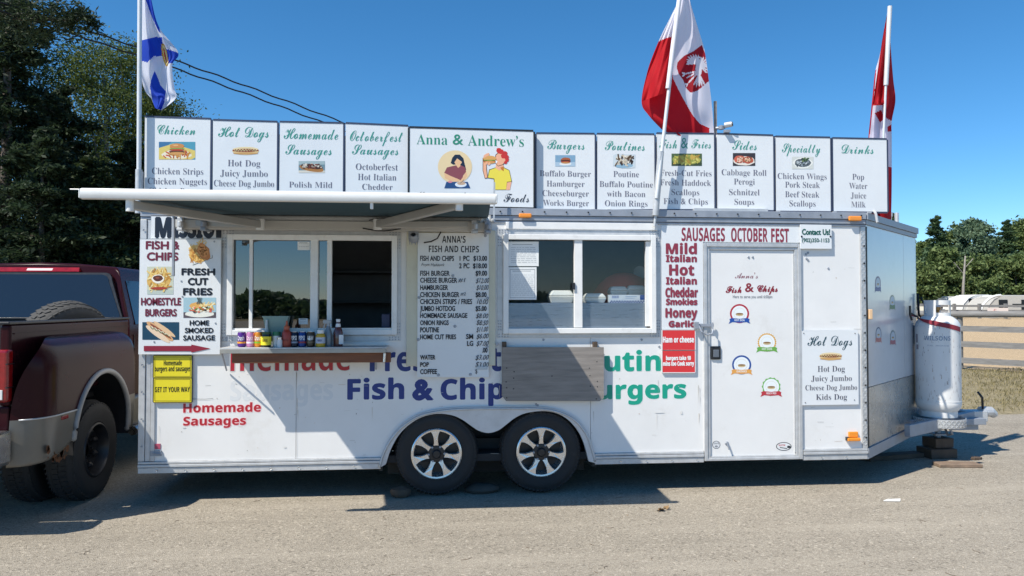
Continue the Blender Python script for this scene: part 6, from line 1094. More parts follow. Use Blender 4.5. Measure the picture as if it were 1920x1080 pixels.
MB().tube([(L_.x - .06, AY, bz + .028), (L_.x + .02, AY, bz + .028)], .004, 6).build('hook_eye', AWM, aw)
c0 = U(332, 415, -.09).x; c1 = U(921, 415, -.09).x
# the cloth hangs down slightly between bar and roller
nx, ny = 24, 14; vs = []; fs = []; f0, f1 = c0 + .03, c1 - .03; e0, e1 = U(238, 380, AY).x, R_.x - .03
for j in range(ny + 1):
    v = j / ny; y = -.10 + (AY + .02 + .10) * v
    for i in range(nx + 1):
        u = i / nx; x = f0 + (f1 - f0) * u; xe = e0 + (e1 - e0) * u
        z = 2.335 + (bz + .005 - 2.335) * v - .03 * math.sin(math.pi * v) + .004 * math.sin(u * 40) * math.sin(math.pi * v)
        vs.append((x + (xe - x) * v, y, z))
for j in range(ny):
    for i in range(nx): a = j * (nx + 1) + i; fs.append((a, a + 1, a + nx + 2, a + nx + 1))
fb = MB().add(vs, fs).build('fabric', FABRIC, aw, smooth=True); sd = fb.modifiers.new('thick', 'SOLIDIFY'); sd.thickness = .002
mb = MB(); mb.box(c0, c1, -.155, -.022, 2.215, 2.222); mb.box(c0, c1, -.16, -.152, 2.222, 2.285); mb.box(c0, c1, -.05, -.0305, 2.222, 2.36)
mb.build('cassette', mat('cassette_grey', (.50, .49, .46), .45, var=.06), aw, bevel=.003)
MB().tube([(c0 + .02, -.10, 2.30), (c1 - .02, -.10, 2.30)], .036, 14).build('roller', AWM, aw, smooth='auto')
def arm(front, elbow, shoulder):
    a = U(*front); b = U(*elbow); c = U(*shoulder)
    o = MB(); o.bar(a, b, .05, .058); o = o.build('arm', ARM, aw, bevel=.006)
    o2 = MB(); o2.bar(b + Vector((0, 0, -.004)), c, .05, .055); o2.build('arm', ARM, aw, bevel=.006)
    m = MB()
    for p, r_ in ((a, .026), (b, .034), (c, .03)): m.lathe([(0, -.042), (r_, -.042), (r_, .042), (0, .042)], p, None, n=14)
    m.tube([a + Vector((0, 0, .03)), Vector((a.x, AY, bz - .03))], .012, 8); m.build('joint', AWM, aw, smooth='auto')
arm((244, 384, AY + .03), (488, 421, -.30), (352, 418, -.11)); arm((861, 383, AY + .03), (708, 421, -.30), (902, 420, -.11))
for x in (345, 388, 888, 912):
    p = U(x, 418, -.1); mb = MB(); mb.box(p.x - .02, p.x + .02, -.20, -.0005, 2.20, 2.30); mb.lathe([(0, -.01), (.022, -.01), (.022, .03), (0, .03)], (p.x + .01, -.21, 2.235), None, n=12); mb.box(p.x - .012, p.x + .03, -.235, -.19, 2.19, 2.21); mb.build('bracket', ALUD if x in (388, 912) else ALU, aw, bevel=.003)
p = U(326, 400, -.42); q = U(325, 518, -.42); mb = MB(); mb.bar(p, q, .018, .02, up=(0, 1, 0)); mb.build('crank_rod', ALUD, aw, bevel=.003)
p = U(927, 342, -.12); q = U(926, 412, -.12); mb = MB(); mb.bar(p, q, .014, .014, up=(0, 1, 0)); mb.tube([q, q + Vector((-.03, .05, -.02)), q + Vector((-.06, .08, -.01))], .016, 8); mb.build('side_rod', ALU, aw)
p = U(697, 382, AY + .01); MB().tube([(p.x, p.y, bz - .03), (p.x, p.y, p.z - .035)], .011, 10).build('peg', AWM, aw)

# work light and cable under the awning
t = thing('work_light', 'small caged work light with cable left of the price board', 'lamp', U(776, 445, -.05).to_tuple()); p = U(776, 444, -.05)
mb = MB(); mb.box(p.x - .045, p.x + .04, -.06, -.0325, p.z - .005, p.z + .05); mb.build('base', ALUD, t, bevel=.004)
mb = MB(); mb.lathe([(.0, .0), (.036, .0), (.04, .02), (.034, .06), (.02, .075)], (p.x, -.09, p.z - .03), Matrix.Rotation(R(60), 3, 'X'), n=14)
for k in range(6): a = k * math.pi / 3; mb.tube([(p.x + .042 * math.cos(a), -.09 + .03 * math.sin(a), p.z - .01), (p.x + .03 * math.cos(a), -.10 + .03 * math.sin(a), p.z - .07)], .003, 5)
mb.build('housing', ALUD, t, smooth='auto')
MB().tube([U(795, 455, -.06), U(808, 453, -.08), U(820, 447, -.09), U(826, 436, -.07), U(826, 430, -.04)], .006, 6).build('cord', CABLE, t)
MB().tube([U(x, 428 + 5 * math.sin((x - 680) / 75 * math.pi), -.165) for x in range(680, 756, 8)], .005, 5).build('loose_cable', CABLE, t)
MB().tube([U(692 + k * 6, 413 - 4 * math.sin(k / 8 * math.pi), -.17) for k in range(9)], .004, 5).build('loose_cable', CABLE, t)

# ================================================================ flags
def in_poly(x, y, P):
    c = np.zeros(x.shape, bool); n = len(P)
    for i in range(n):
        (x0, y0), (x1, y1) = P[i], P[(i + 1) % n]
        if y0 == y1: continue
        c ^= ((y0 > y) != (y1 > y)) & (x < (x1 - x0) * (y - y0) / (y1 - y0) + x0)
    return c
def interp(pts, t):
    n = len(pts) - 1; s_ = min(n - 1e-6, t * n); i = int(s_); f = s_ - i
    P = [np.array(pts[max(0, min(n, i + k))], float) for k in (-1, 0, 1, 2)]
    return .5 * ((2 * P[1]) + (-P[0] + P[2]) * f + (2 * P[0] - 5 * P[1] + 4 * P[2] - P[3]) * f * f + (-P[0] + 3 * P[1] - 3 * P[2] + P[3]) * f ** 3)
def cloth(Lp, Rp, Y, paint, amp=.05, waves=2.5, nu=70, nv=150, base='#e4e4ee', ph=0., lean=0., slope=.0):
    """Lp / Rp: left and right outline from top to bottom (photo pixels); paint: [(polygon, colour)]"""
    xs_ = np.zeros((nv + 1, nu + 1)); ys_ = np.zeros_like(xs_)
    for j in range(nv + 1):
        a = interp(Lp, j / nv); b = interp(Rp, j / nv)
        for i in range(nu + 1): xs_[j, i], ys_[j, i] = a + (b - a) * i / nu
    vs = []
    for j in range(nv + 1):
        v = j / nv
        for i in range(nu + 1):
            u = i / nu; d = Y + lean * v + slope * (u - .5) + amp * (.25 + .75 * v) * math.sin(u * waves * 2 * math.pi + ph + 1.4 * math.sin(v * 3)) + amp * .5 * math.sin(v * 9 + u * 4 + ph) + amp * .16 * math.sin(u * 21 + v * 11 + 2 * math.sin(v * 6)) + amp * .10 * math.sin(v * 31 - u * 9 + ph)
            vs.append(U(xs_[j, i], ys_[j, i], d))
    cx = (xs_[:-1, :-1] + xs_[1:, 1:]) / 2; cy = (ys_[:-1, :-1] + ys_[1:, 1:]) / 2
    col = np.empty(cx.shape, object); idx = np.zeros(cx.shape, int); cols = [srgb(base)]
    for P, c in paint: idx[in_poly(cx, cy, P)] = len(cols); cols.append(srgb(c))
    mb = MB(); mb.v = [tuple(v) for v in vs]; w = nu + 1
    for j in range(nv):
        for i in range(nu): a = j * w + i; mb.f.append((a, a + 1, a + w + 1, a + w)); mb.c.append(cols[idx[j, i]]); mb.mi.append(0)
    return mb
def flag(name, label, pole_pts, pr, parts, loc, extra=None):
    t = thing(name, label, 'flag', loc)
    for k, (pts, r_, m) in enumerate(pole_pts): MB().tube([U(*p) for p in pts], r_, 12).build('pole', m, t, smooth='auto')
    for mb in parts: mb.build('cloth', CLOTH, t, smooth=True)
    return t
BLU = '#1c48c0'
ell = lambda cx, cy, a, b, rot=0, n=24: [(cx + a * math.cos(k * 2 * math.pi / n) * math.cos(rot) - b * math.sin(k * 2 * math.pi / n) * math.sin(rot), cy + a * math.cos(k * 2 * math.pi / n) * math.sin(rot) + b * math.sin(k * 2 * math.pi / n) * math.cos(rot)) for k in range(n)]
ns = cloth([(264, -60), (264, -10), (264, 60), (263, 110), (266, 150), (273, 172), (284, 186), (291, 203)], [(270, -60), (282, -8), (298, 50), (334, 98), (323, 122), (327, 165), (330, 184), (303, 207)], .13,
  [([(271, -6), (284, -6), (296, 40), (301, 62), (297, 58), (284, 30)], BLU), ([(258, 79), (280, 71), (304, 69), (304, 104), (288, 106), (276, 117), (258, 112)], BLU), ([(306, 90), (326, 96), (345, 104), (325, 118), (316, 119)], BLU), ([(290, 133), (296, 146), (301, 160), (311, 171), (308, 192), (300, 212), (288, 204), (286, 188), (281, 163), (284, 148)], BLU),
   (ell(309, 103, 5.0, 22.5, -.2), '#e8a820'), (ell(309.5, 103, 3.2, 19, -.2), '#f2e2a0'), (ell(309.5, 104, 1.5, 15, -.2), '#c8402c')], amp=.06, waves=1.6, base='#e6e8f2', ph=.5)
flag('provincial_flag', 'white flag with blue saltire hanging from the pole at the rear corner', [(((262.5, -60, .0), (260.5, 320, .0)), .018, POLE), (((260.5, 318, .0), (259.5, 400, .0)), .026, ALU), (((266, 322, .06), (266, 400, .06)), .012, ALUD)], .02, [ns], U(260, 400, -.1).to_tuple())
PW, PRD = '#e6e4f0', '#cc1424'
eagle = []
cx_, cy_ = 1309, 126
def feather(x, y, a, l_, w): a = R(a); return [(x + w * math.cos(a + 1.57), y + w * math.sin(a + 1.57)), (x + l_ * .75 * math.cos(a) + w * 1.1 * math.cos(a + 1.57), y + l_ * .75 * math.sin(a) + w * 1.1 * math.sin(a + 1.57)), (x + l_ * math.cos(a), y + l_ * math.sin(a)), (x + l_ * .75 * math.cos(a) - w * 1.1 * math.cos(a + 1.57), y + l_ * .75 * math.sin(a) - w * 1.1 * math.sin(a + 1.57)), (x - w * math.cos(a + 1.57), y - w * math.sin(a + 1.57))]
for k in range(8): eagle.append(feather(cx_ - 3 + k * .5, cy_ - 7 + k * .3, 178 + k * 13, 24 - abs(k - 3) * 1.2, 1.5))
for k in range(7): eagle.append(feather(cx_ + 5, cy_ - 4 + k * .6, -70 + k * 19, 17, 1.4))
for k in range(5): eagle.append(feather(cx_ + 2, cy_ + 14, 62 + k * 14, 24, 1.5))
for (x, y, a, l_) in ((cx_ - 3, cy_ + 8, 168, 24), (cx_ - 3, cy_ + 10, 152, 24), (cx_ - 2, cy_ + 12, 133, 26), (cx_ - 25, cy_ + 12, 200, 6), (cx_ - 25, cy_ + 14, 150, 6), (cx_ - 20, cy_ + 31, 170, 6), (cx_ - 20, cy_ + 31, 110, 6)): eagle.append(feather(x, y, a, l_, 1.3))
shield = [(1270, 117), (1282, 105), (1300, 96), (1316, 84), (1322, 100), (1329, 152), (1318, 162), (1306, 171), (1294, 174), (1286, 164), (1281, 150), (1272, 138), (1269, 128)]
plb = cloth([(1281, -60), (1275, -5), (1262, 30), (1240, 72), (1215, 132), (1203, 190), (1216, 216), (1244, 246)], [(1283, -60), (1292, -5), (1308, 50), (1321, 95), (1329, 150), (1335, 200), (1338, 240), (1342, 273)], .10,
  [([(1195, 120), (1252, 140), (1262, 147), (1277, 178), (1298, 215), (1312, 232), (1330, 240), (1330, 250), (1346, 275), (1335, 285), (1190, 285)], PRD), ([(1224, 40), (1255, 60), (1262, 147), (1190, 147)], PRD), (shield, '#a81828')] + [(e_, '#e8e2ea') for e_ in eagle] + [(ell(cx_ + 4, cy_ - 14, 4, 6), '#e8e2ea'), (ell(cx_ + 1, cy_ + 4, 6, 14), '#e8e2ea'), (ell(cx_ + 3, cy_ - 16, 1.4, 1.1), '#a81828')],
  amp=.04, waves=1.2, nu=150, nv=240, base=PW, ph=2.2, lean=.0)
pla = cloth([(1277, -60), (1273, -5), (1258, 30), (1236, 75), (1215, 130), (1203, 190)], [(1282, -60), (1276, -5), (1272, 30), (1264, 80), (1258, 130), (1252, 172)], -.02,
  [([(1190, 82), (1236, 77), (1250, 71), (1272, 66), (1272, 220), (1190, 220)], PRD)], amp=.05, waves=1.0, nu=60, nv=120, base='#eeedf4', ph=.2)
flag('polish_flag', 'white and red flag with a crowned eagle shield on the slanting middle pole', [(((1231, 372, -.08), (1253, 178, -.08), (1277, -30, -.08)), .016, POLE), (((1229, 404, -.05), (1239, 284, -.07)), .028, ALU), (((1230, 396, -.04), (1227, 425, -.04)), .012, ALU)], .02, [plb, pla], U(1229, 420, -.05).to_tuple())
cyl_ = MB().tube([U(1276, -20, -.085), U(1263, 80, -.085), U(1252, 166, -.085)], [.02, .022, .02], 10); cyl_ = cyl_.build('sleeve', mat('flag_sleeve', (.72, .72, .78), .8), bpy.data.objects['polish_flag'], smooth='auto')
CR = '#c01626'
caA = cloth([(1664, 22), (1655, 70), (1646, 130), (1638, 185), (1636, 198)], [(1668, 22), (1666, 70), (1662, 130), (1658, 185), (1657, 197)], .30, [], amp=.04, waves=1.5, base=CR, nu=30, nv=60)
caB = cloth([(1660, 40), (1650, 100), (1641, 135), (1636, 180), (1631, 230), (1628, 262), (1624, 330), (1620, 400)], [(1668, 40), (1671, 100), (1675, 150), (1679, 188), (1672, 228), (1672, 262), (1672, 350), (1671, 412)], .42,
   [([(1662, 80), (1690, 80), (1690, 190), (1680, 230), (1662, 222), (1655, 200)], '#b01424'), ([(1600, 312), (1700, 312), (1700, 430), (1600, 430)], CR), ([(1640, 212), (1652, 206), (1658, 222), (1650, 230), (1646, 222)], CR), ([(1664, 238), (1673, 232), (1673, 246), (1664, 247)], CR), ([(1626, 150), (1643, 130), (1640, 170), (1630, 260), (1624, 262)], CR)], amp=.05, waves=2.0, base='#e2dcea', nu=50, nv=140, ph=1)
flag('canadian_flag', 'red and white maple leaf flag hanging limp behind the Drinks board', [(((1668.5, 12, .26), (1661, 160, .26)), .021, POLE), (((1661, 158, .26), (1656, 270, .26), (1655, 400, .26)), .011, POLE)], .02, [caA, caB], U(1655, 400, .26).to_tuple())
# security lamp and mast on the roof
t = thing('roof_camera', 'white security camera on a short arm above the Sides board', 'camera', U(1340, 270, .12).to_tuple())
a = U(1341, 190, .12); b = U(1341, 392, .12); MB().bar(a, (a.x, .12, 2.43), .022, .022, up=(0, 1, 0)).build('mast', WOODG, t)
p = U(1350, 240, .1); mb = MB(); mb.tube([(a.x, .11, p.z), (p.x + .02, .08, p.z - .005), (p.x + .05, .06, p.z + .01)], .013, 8); mb.lathe([(0, 0), (.024, 0), (.026, .03), (0, .04)], (p.x + .0, .07, p.z - .02), None, n=12); mb.build('bracket', ALUD, t)
mb = MB(); mb.tube([(p.x + .02, .05, p.z + .012), (p.x + .08, .02, p.z + .018)], .024, 14); mb.build('housing', ALU, t, smooth='auto', bevel=.004)
MB().tube([(p.x + .081, .0195, p.z + .018), (p.x + .087, .0165, p.z + .0187)], .019, 12).build('lens', BLACKP, t)
mb = MB(); q = U(1362, 246, .03); mb.box(q.x - .02, q.x + .03, .01, .05, q.z - .012, q.z + .01); mb.build('cover', ALUD, t)
# roof vents seen above the nose
for (x, z, lab) in ((1676, 0, ''),):
    pass
t = MB(); p = W(1703, 7.9); t.lathe([(0, 2.43), (.03, 2.43), (.03, 2.55), (.04, 2.56), (.04, 2.6), (0, 2.61)], (p.x - .12, 1.3, 0), None, n=10); t.lathe([(0, 2.43), (.022, 2.43), (.022, 2.6), (0, 2.6)], (p.x - .03, 1.3, 0), None, n=10); t.box(p.x - .18, p.x + .02, 1.2, 1.4, 2.431, 2.445); one(t, 'roof_vent', ALU, 'small double vent pipe on the front end of the trailer roof', 'vent')
# ================================================================ pickup truck
TA = 0.0
tw = Vector((-2.88, .22, GZ))
tk = thing('pickup_truck', 'dark maroon dual-wheel pickup truck parked at the rear of the trailer', 'pickup truck', tw, rot=TA)
# local frame: x to the truck's right (0 = outer face of the outer tyre), y forward (0 = rear axle), z up
def loc(name, mb, m, parent=tk, **k): return mb.build(name, m, parent, local=True, **k)
def grid_surf(fn, nu, nv):
    vs = [fn(i / nu, j / nv) for j in range(nv + 1) for i in range(nu + 1)]; w = nu + 1
    return MB().add(vs, [(j * w + i, j * w + i + 1, (j + 1) * w + i + 1, (j + 1) * w + i) for j in range(nv) for i in range(nu)])
BX = -.16                                  # bed side plane
# bed: side wall above the fender, rails, front wall, floor, far side
mb = MB(); mb.box(BX - .07, BX, -1.0, .98, .9, 1.475); loc('bed_side', mb, MAROON, bevel=.02, seg=3)
mb = MB(); mb.box(-2.2, -2.13, -1.0, .86, .75, 1.475); loc('bed_side', mb, MAROON, bevel=.02, seg=3)
mb = MB(); mb.box(BX - .085, BX + .005, -1.02, 1.0, 1.476, 1.496); mb.box(-2.21, -2.12, -1.02, 1.0, 1.476, 1.496); mb.box(-2.1, BX - .09, .93, .98, 1.476, 1.496); loc('bed_rail', mb, BLACKP, bevel=.006)
mb = MB(); mb.box(-2.12, BX - .075, -.95, .85, .80, .84); mb.box(-2.12, BX - .075, .94, .98, .85, 1.475); loc('bed_floor', mb, DARK)
mb = MB(); mb.box(BX - .07, BX - .001, -1.0, -.93, .72, .899); loc('rear_corner', mb, MAROON, bevel=.012)
mb = MB(); mb.box(-2.12, BX - .135, -1.03, -.97, .76, 1.485); tg = loc('tailgate', mb, MAROON, bevel=.02, seg=3)
mb = MB(); mb.box(-1.35, -1.05, -1.045, -1.031, 1.3, 1.36); mb.build('handle', BLACKP, tg, local=True, bevel=.006)
mb = MB(); mb.box(BX - .13, BX + .008, -1.04, -.96, .93, 1.30); tl = loc('tail_light', mb, REDL, bevel=.02, seg=3)
mb = MB(); mb.box(BX - .12, BX - .02, -1.046, -1.0405, .95, 1.02); mb.build('reversing_lens', mat('clear_lens', (.7, .68, .66), .2), tl, local=True, bevel=.003)
mb = MB(); mb.box(-2.15, -.12, -1.24, -1.02, .50, .74); bu = loc('bumper', mb, mat('scratched_chrome', (.42, .41, .40), .25, metal=.9, var=.2, dirt=.4), bevel=.03, seg=3)
mb = MB(); mb.box(-.9, -.3, -1.25, -1.03, .741, .755); mb.build('step_pad', BLACKP, bu, local=True)
# wide rear fender: rings from the wheel arch outwards
FC, AR = (0.0, .56), .50
def fender_pt(u, v, top=False):
    a = R(-16) + (R(212)) * u                                     # around the arch from front to rear
    ca, sa = math.cos(a), math.sin(a)
    ex = .86 if ca > 0 else 1.0; n_ = 6
    ro = 1 / ((abs(ca) / ex) ** n_ + (abs(max(sa, -.2)) / .82) ** n_) ** (1 / n_)
    r_ = AR + (ro - AR) * v
    y = FC[0] + r_ * ca; z = FC[1] + r_ * sa
    sm_ = lambda q: max(0, min(1, q)) ** 2 * (3 - 2 * max(0, min(1, q)))
    fy = math.sqrt(max(0, 1 - (1 - max(0, min(1, (y + 1.0) / .26))) ** 2)) if y < 0 else sm_((.84 - y) / .22)
    fz = math.sqrt(max(0, 1 - max(0, (z - 1.12) / .26) ** 2.6))
    return (BX + .205 * fy * fz - .05 * max(0, .75 - z), y, max(z, .47 + .13 * max(0, min(1, (y + 1.0) / .55)) ** 2 if y < 0 else .5))
fs_ = grid_surf(fender_pt, 72, 22)
fb_ = fs_.build('rear_fender', [MAROON, SILVER], tk, smooth=True, local=True)
bmx = bmesh.new(); bmx.from_mesh(fb_.data); bmesh.ops.bisect_plane(bmx, geom=bmx.verts[:] + bmx.edges[:] + bmx.faces[:], plane_co=(0, 0, .80), plane_no=(0, 0, 1)); bmx.to_mesh(fb_.data); bmx.free()
for p in fb_.data.polygons:
    c = p.center
    if c.z < .80: p.material_index = 1
lip = [fender_pt(k / 60, 0) for k in range(61)]
loc('wheel_lip', MB().tube([(x + .004, y, z) for x, y, z in lip], .022, 10), mat('grey_lip', (.30, .30, .30), .45, var=.15, dirt=.3), smooth=True)
mb = grid_surf(lambda u, v: (BX + .20 - .5 * v, FC[0] + (AR + .01) * math.cos(R(-12) + R(204) * u), max(.44, FC[1] + (AR + .01) * math.sin(R(-12) + R(204) * u))), 40, 4); loc('inner_arch', mb, BLACKP, smooth=True)
mb = MB(); mb.box(BX + .004, BX + .012, .80, .86, 1.08, 1.26); loc('blue_tag', mb, mat('blue_plastic', (.03, .12, .35), .35), bevel=.002)
tpts = [(BX + .205 * math.sqrt(max(0, 1 - (1 - min(1, (y + 1.0) / .26)) ** 2)) + .004, y, .80) for y in np.arange(-.99, -.44, .03)]
loc('trim_strip', MB().tube(tpts, .006, 6), ALU, smooth=True)
mb = MB(); mb.box(BX + .195, BX + .212, -.70, -.60, .755, .785); loc('side_marker', mb, REDL, bevel=.005)
mb = MB(); mb.box(BX + .001, BX + .009, -.955, .97, 1.405, 1.412); loc('body_crease', mb, MAROON)
mb = MB(); mb.box(BX - .004, BX + .0095, -1.042, -.955, 1.195, 1.203); mb.box(BX - .004, BX + .0095, -1.042, -.955, 1.03, 1.038); loc('lamp_divider', mb, BLACKP)
# rust along the fender's lower rear edge
mb = MB()
for k in range(26):
    y = rn(-.86, -.55); mb.lathe([(0, 0), (rn(.008, .03), 0)], (BX + .203 - .05 * .2, y, rn(.46, .58)), Matrix.Rotation(R(90), 3, 'Y'), n=6)
loc('rust_spot', mb, mat('rust_brown', (.12, .05, .02), .9), kind='stuff')
# lower rear panel of the fender that faces backwards
# cab
CY0, CY1 = 1.05, 3.5
def cab_x(z): return BX - .02 - max(0, z - 1.38) * .30 - max(0, z - 1.93) ** 2 * 8
prof_z = [.55, .70, .9, 1.1, 1.30, 1.45, 1.6, 1.75, 1.88, 1.95, 1.995]
def cab_side(y_, off=0): return [(cab_x(z) - off, y_, z) for z in prof_z]
def cab_y(z): return CY0 + max(0, z - 1.3) * .22 + max(0, z - 1.93) * .8
CXm = -1.16
vs = []; fs = []
ring = [(cab_x(z), z) for z in prof_z] + [(CXm + .35, 2.03), (CXm, 2.04), (CXm - .35, 2.03)] + [(2 * CXm - cab_x(z), z) for z in prof_z[::-1]]
for k in range(2):
    for (x, z) in ring: vs.append((x, cab_y(z) if k == 0 else CY1 - max(0, z - 1.3) * .7, z))
n_ = len(ring)
mb = MB().add(vs, [(i, i + 1, n_ + i + 1, n_ + i) for i in range(n_ - 1)] + [tuple(range(n_))[::-1], tuple(n_ + i for i in range(n_))])
cab = loc('cab', mb, MAROON, smooth='auto', bevel=.02)
# rear window sits in a black surround
def rearw(x, z, d): return (x, CY0 + (z - 1.3) * .22 - d, z)
def rw(w0, w1, z0, z1):
    r_ = []
    for (cx, cz, a0) in ((w1 - .07, z1 - .07, 0), (-w1 - 0 + .07, z1 - .07, 90), (-w0 + .05, z0 + .05, 180), (w0 - .05, z0 + .05, 270)):
        rr = .07 if a0 < 180 else .05
        r_ += [(CXm + cx + rr * math.cos(R(a0 + k * 22.5)), cz + rr * math.sin(R(a0 + k * 22.5))) for k in range(5)]
    return r_
mb = MB(); mb.prism([rw(.90, .76, 1.435, 1.935)], rearw, .012, -.02); su = loc('window_surround', mb, BLACKP)
mb = MB(); mb.prism([rw(.875, .735, 1.455, 1.915)], rearw, .016, .012); mb.build('rear_window', mat('dark_glass', (.012, .014, .018), .04, spec=.9), su, local=True)
mb = MB()
for (x0, x1, z0, z1) in ((-1.02, -.99, 1.47, 1.53), (-.70, -.67, 1.47, 1.53), (-1.02, -.67, 1.53, 1.55)): mb.prism([[(x0, z0), (x1, z0), (x1, z1), (x0, z1)]], rearw, .0195, .0165)
mb.build('seat_shape', mat('window_seat_grey', (.03, .032, .036), .5), su, local=True)
mb = MB(); mb.prism([[(-1.55, 1.945), (-.72, 1.945), (-.74, 1.985), (-1.53, 1.985)]], lambda a, b, d: (a, cab_y(b) - d, b), .02, -.03); lmp = loc('brake_lamp', mb, REDL, bevel=.005)
mb = MB(); mb.prism([[(-1.22, 1.955), (-.98, 1.955), (-.98, 1.978), (-1.22, 1.978)]], lambda a, b, d: (a, cab_y(b) - d, b), .024, .0205); mb.build('cargo_lamp', mat('lamp_clear', (.75, .6, .6), .2), lmp, local=True)
mb = MB()
for (y0, y1) in ((CY0 + .16, CY0 + 1.02), (CY0 + 1.12, CY0 + 1.85)):
    mb.add([(cab_x(1.42) + .006, y0, 1.42), (cab_x(1.42) + .006, y1, 1.42), (cab_x(1.86) + .006, y1 - .2, 1.86), (cab_x(1.86) + .006, y0 + .08, 1.86)], [(0, 1, 2, 3)])
loc('side_window', mb, MATS['dark_glass'])
mb = MB(); mb.box(cab_x(1.2) + .001, cab_x(1.2) + .008, CY0 + .10, CY0 + .108, .62, 1.32); mb.box(cab_x(1.2) + .001, cab_x(1.2) + .008, CY0 + 1.07, CY0 + 1.078, .62, 1.32); loc('door_seam', mb, BLACKP)
mb = MB(); mb.box(BX - .06, BX + .03, .80, 3.3, .42, .72); loc('rocker_panel', mb, SILVER, bevel=.03, seg=3)
mb = MB(); mb.tube([(BX + .06, .95, .40), (BX + .06, 3.1, .40)], .045, 12); loc('side_step', mb, MATS['scratched_chrome'], smooth='auto')
mb = MB(); mb.box(-2.15, BX - .02, 3.3, 5.0, .5, 1.22); mb.box(-2.15, BX - .02, 3.32, 4.9, 1.22, 1.30); loc('bonnet', mb, MAROON, bevel=.08, seg=4)
mb = MB(); mb.box(-1.9, -.5, -.95, 4.6, .42, .60); mb.tube([(-2.3, 0, .40), (-.1, 0, .40)], .06, 10); mb.lathe([(0, -.14), (.12, -.12), (.16, 0), (.12, .12), (0, .14)], (-1.2, 0, .40), Matrix.Rotation(R(90), 3, 'Y'), n=16); loc('chassis', mb, DARK)
def local_tyre(x_out, y, w=.235, r=.405):
    e = bpy.data.objects.new('wheel', None); COL.objects.link(e); e.parent = tk; e.location = (x_out, y, r); e.rotation_euler = (0, 0, R(90))
    ty_ = make_tyre(r, w, .225, 56).build('tyre', RUBBER, e, smooth='auto', local=True); M = Matrix.Rotation(R(-90), 3, 'X')
    rm = MB().lathe([(.226, .012), (.222, .004), (.21, .0), (.20, .02), (.19, .09), (.12, .13), (.075, .13), (.07, .10), (.0, .10)], (0, 0, 0), M, n=40); rm.build('rim', mat('black_steel_rim', (.02, .02, .022), .35, var=.3) if 'black_steel_rim' not in MATS else MATS['black_steel_rim'], e, smooth='auto', local=True)
    mb = MB()
    for k in range(8):
        a = k * math.pi / 4; mb.lathe([(0, .085), (.012, .085), (.012, .13)], Vector((.095 * math.cos(a), 0, .095 * math.sin(a))), M, n=6)
        mb.lathe([(0, .06), (.03, .085), (.032, .11)], Vector((.155 * math.cos(a + .4), 0, .155 * math.sin(a + .4))), M, n=8)
    mb.build('lug_nut', MATS['black_steel_rim'], e, local=True)
    return e
local_tyre(0, 0); local_tyre(-.33, 0); local_tyre(BX + .02, 3.9); local_tyre(-2.1, 0); local_tyre(-2.15, 3.9)
# spare wheel in the bed, leaning
sp = thing('spare_tyre', 'loose spare tyre standing in the bed of the maroon pickup', 'tyre', (0, 0, 0), rot=TA)
lc = Vector((-.44, .50, 0)); rt = Matrix.Rotation(TA, 3, 'Z'); wp_ = tw + rt @ lc; sp.location = (wp_.x, wp_.y, GZ + .84)
e = make_tyre(.39, .25, .2, 44); Mr = (Matrix.Rotation(R(58), 3, 'Z') @ Matrix.Rotation(R(14), 3, 'X'))
e.v = [tuple(Mr @ Vector(v) + Vector((0, 0, .385))) for v in e.v]; e.build('tread', mat('dusty_rubber', (.06, .058, .055), .85, var=.3, scale=12, dirt=.5, dcol=(.16, .14, .12)), sp, smooth='auto', local=True)
mb = MB(); mb.lathe([(.2, .02), (.19, .1), (.1, .14), (0, .14)], (0, 0, 0), Matrix.Rotation(R(-90), 3, 'X'), n=30); mb.v = [tuple(Mr @ Vector(v) + Vector((0, 0, .385))) for v in mb.v]; mb.build('rim', STEEL, sp, smooth='auto', local=True)

# ================================================================ tongue, tank, jack
tg_ = bpy.data.objects['food_trailer']
cp = Vector((5.86, 1.25, .40))
mb = MB(); mb.bar((4.55, .62, .36), (cp.x - .2, 1.19, .40), .06, .12); mb.bar((4.55, 1.88, .36), (cp.x - .2, 1.31, .40), .06, .12); mb.build('tongue', ALUD, TR, bevel=.006)
a = W(1697, 7.35, .37); b = W(1790, 7.75, .37)
mb = MB()
mb.bar(a + Vector((0, 0, 0)), W(1716, 7.42, .37), .02, .10); tr_ = mb.build('tray_bracket', ALUD, TR, bevel=.003)
TC = Vector((5.16, 1.02, .43)); TRAD = .212
t = thing('tank_tray', 'diamond plate tray on the trailer tongue under the propane tank', 'tray', (TC.x, TC.y, .32))
MB().lathe([(0, .34), (.245, .34), (.25, .345), (.25, .432), (.244, .432), (.244, .35), (0, .35)], (TC.x, TC.y, 0), None, n=40).build('pan', PLATE, t, smooth='auto')
mb = MB()
for k in range(64):
    a_ = 2 * math.pi * k / 64
    for j in range(3):
        z = .36 + .027 * j; s_ = 1 if (k + j) % 2 else -1; r_ = .2515; w_ = .016
        p0 = Vector((TC.x + r_ * math.cos(a_ - w_ * 2.2), TC.y + r_ * math.sin(a_ - w_ * 2.2), z - .009 * s_)); p1 = Vector((TC.x + r_ * math.cos(a_ + w_ * 2.2), TC.y + r_ * math.sin(a_ + w_ * 2.2), z + .009 * s_)); mb.bar(p0, p1, .004, .005)
mb.build('tread_pattern', CHROME, t, kind='stuff')
MB().box(TC.x - .45, TC.x + .55, TC.y + .02, TC.y + .12, .335, .3995).build('support_bar', ALUD, t, bevel=.004)
mb = MB(); mb.box(TC.x + .22, TC.x + .52, TC.y + .1, TC.y + .34, .27, .34); mb.build('underside_plate', ALUD, t)
tank = thing('propane_tank', 'tall scuffed white propane tank strapped in front of the trailer nose', 'gas tank', (TC.x, TC.y, .43))
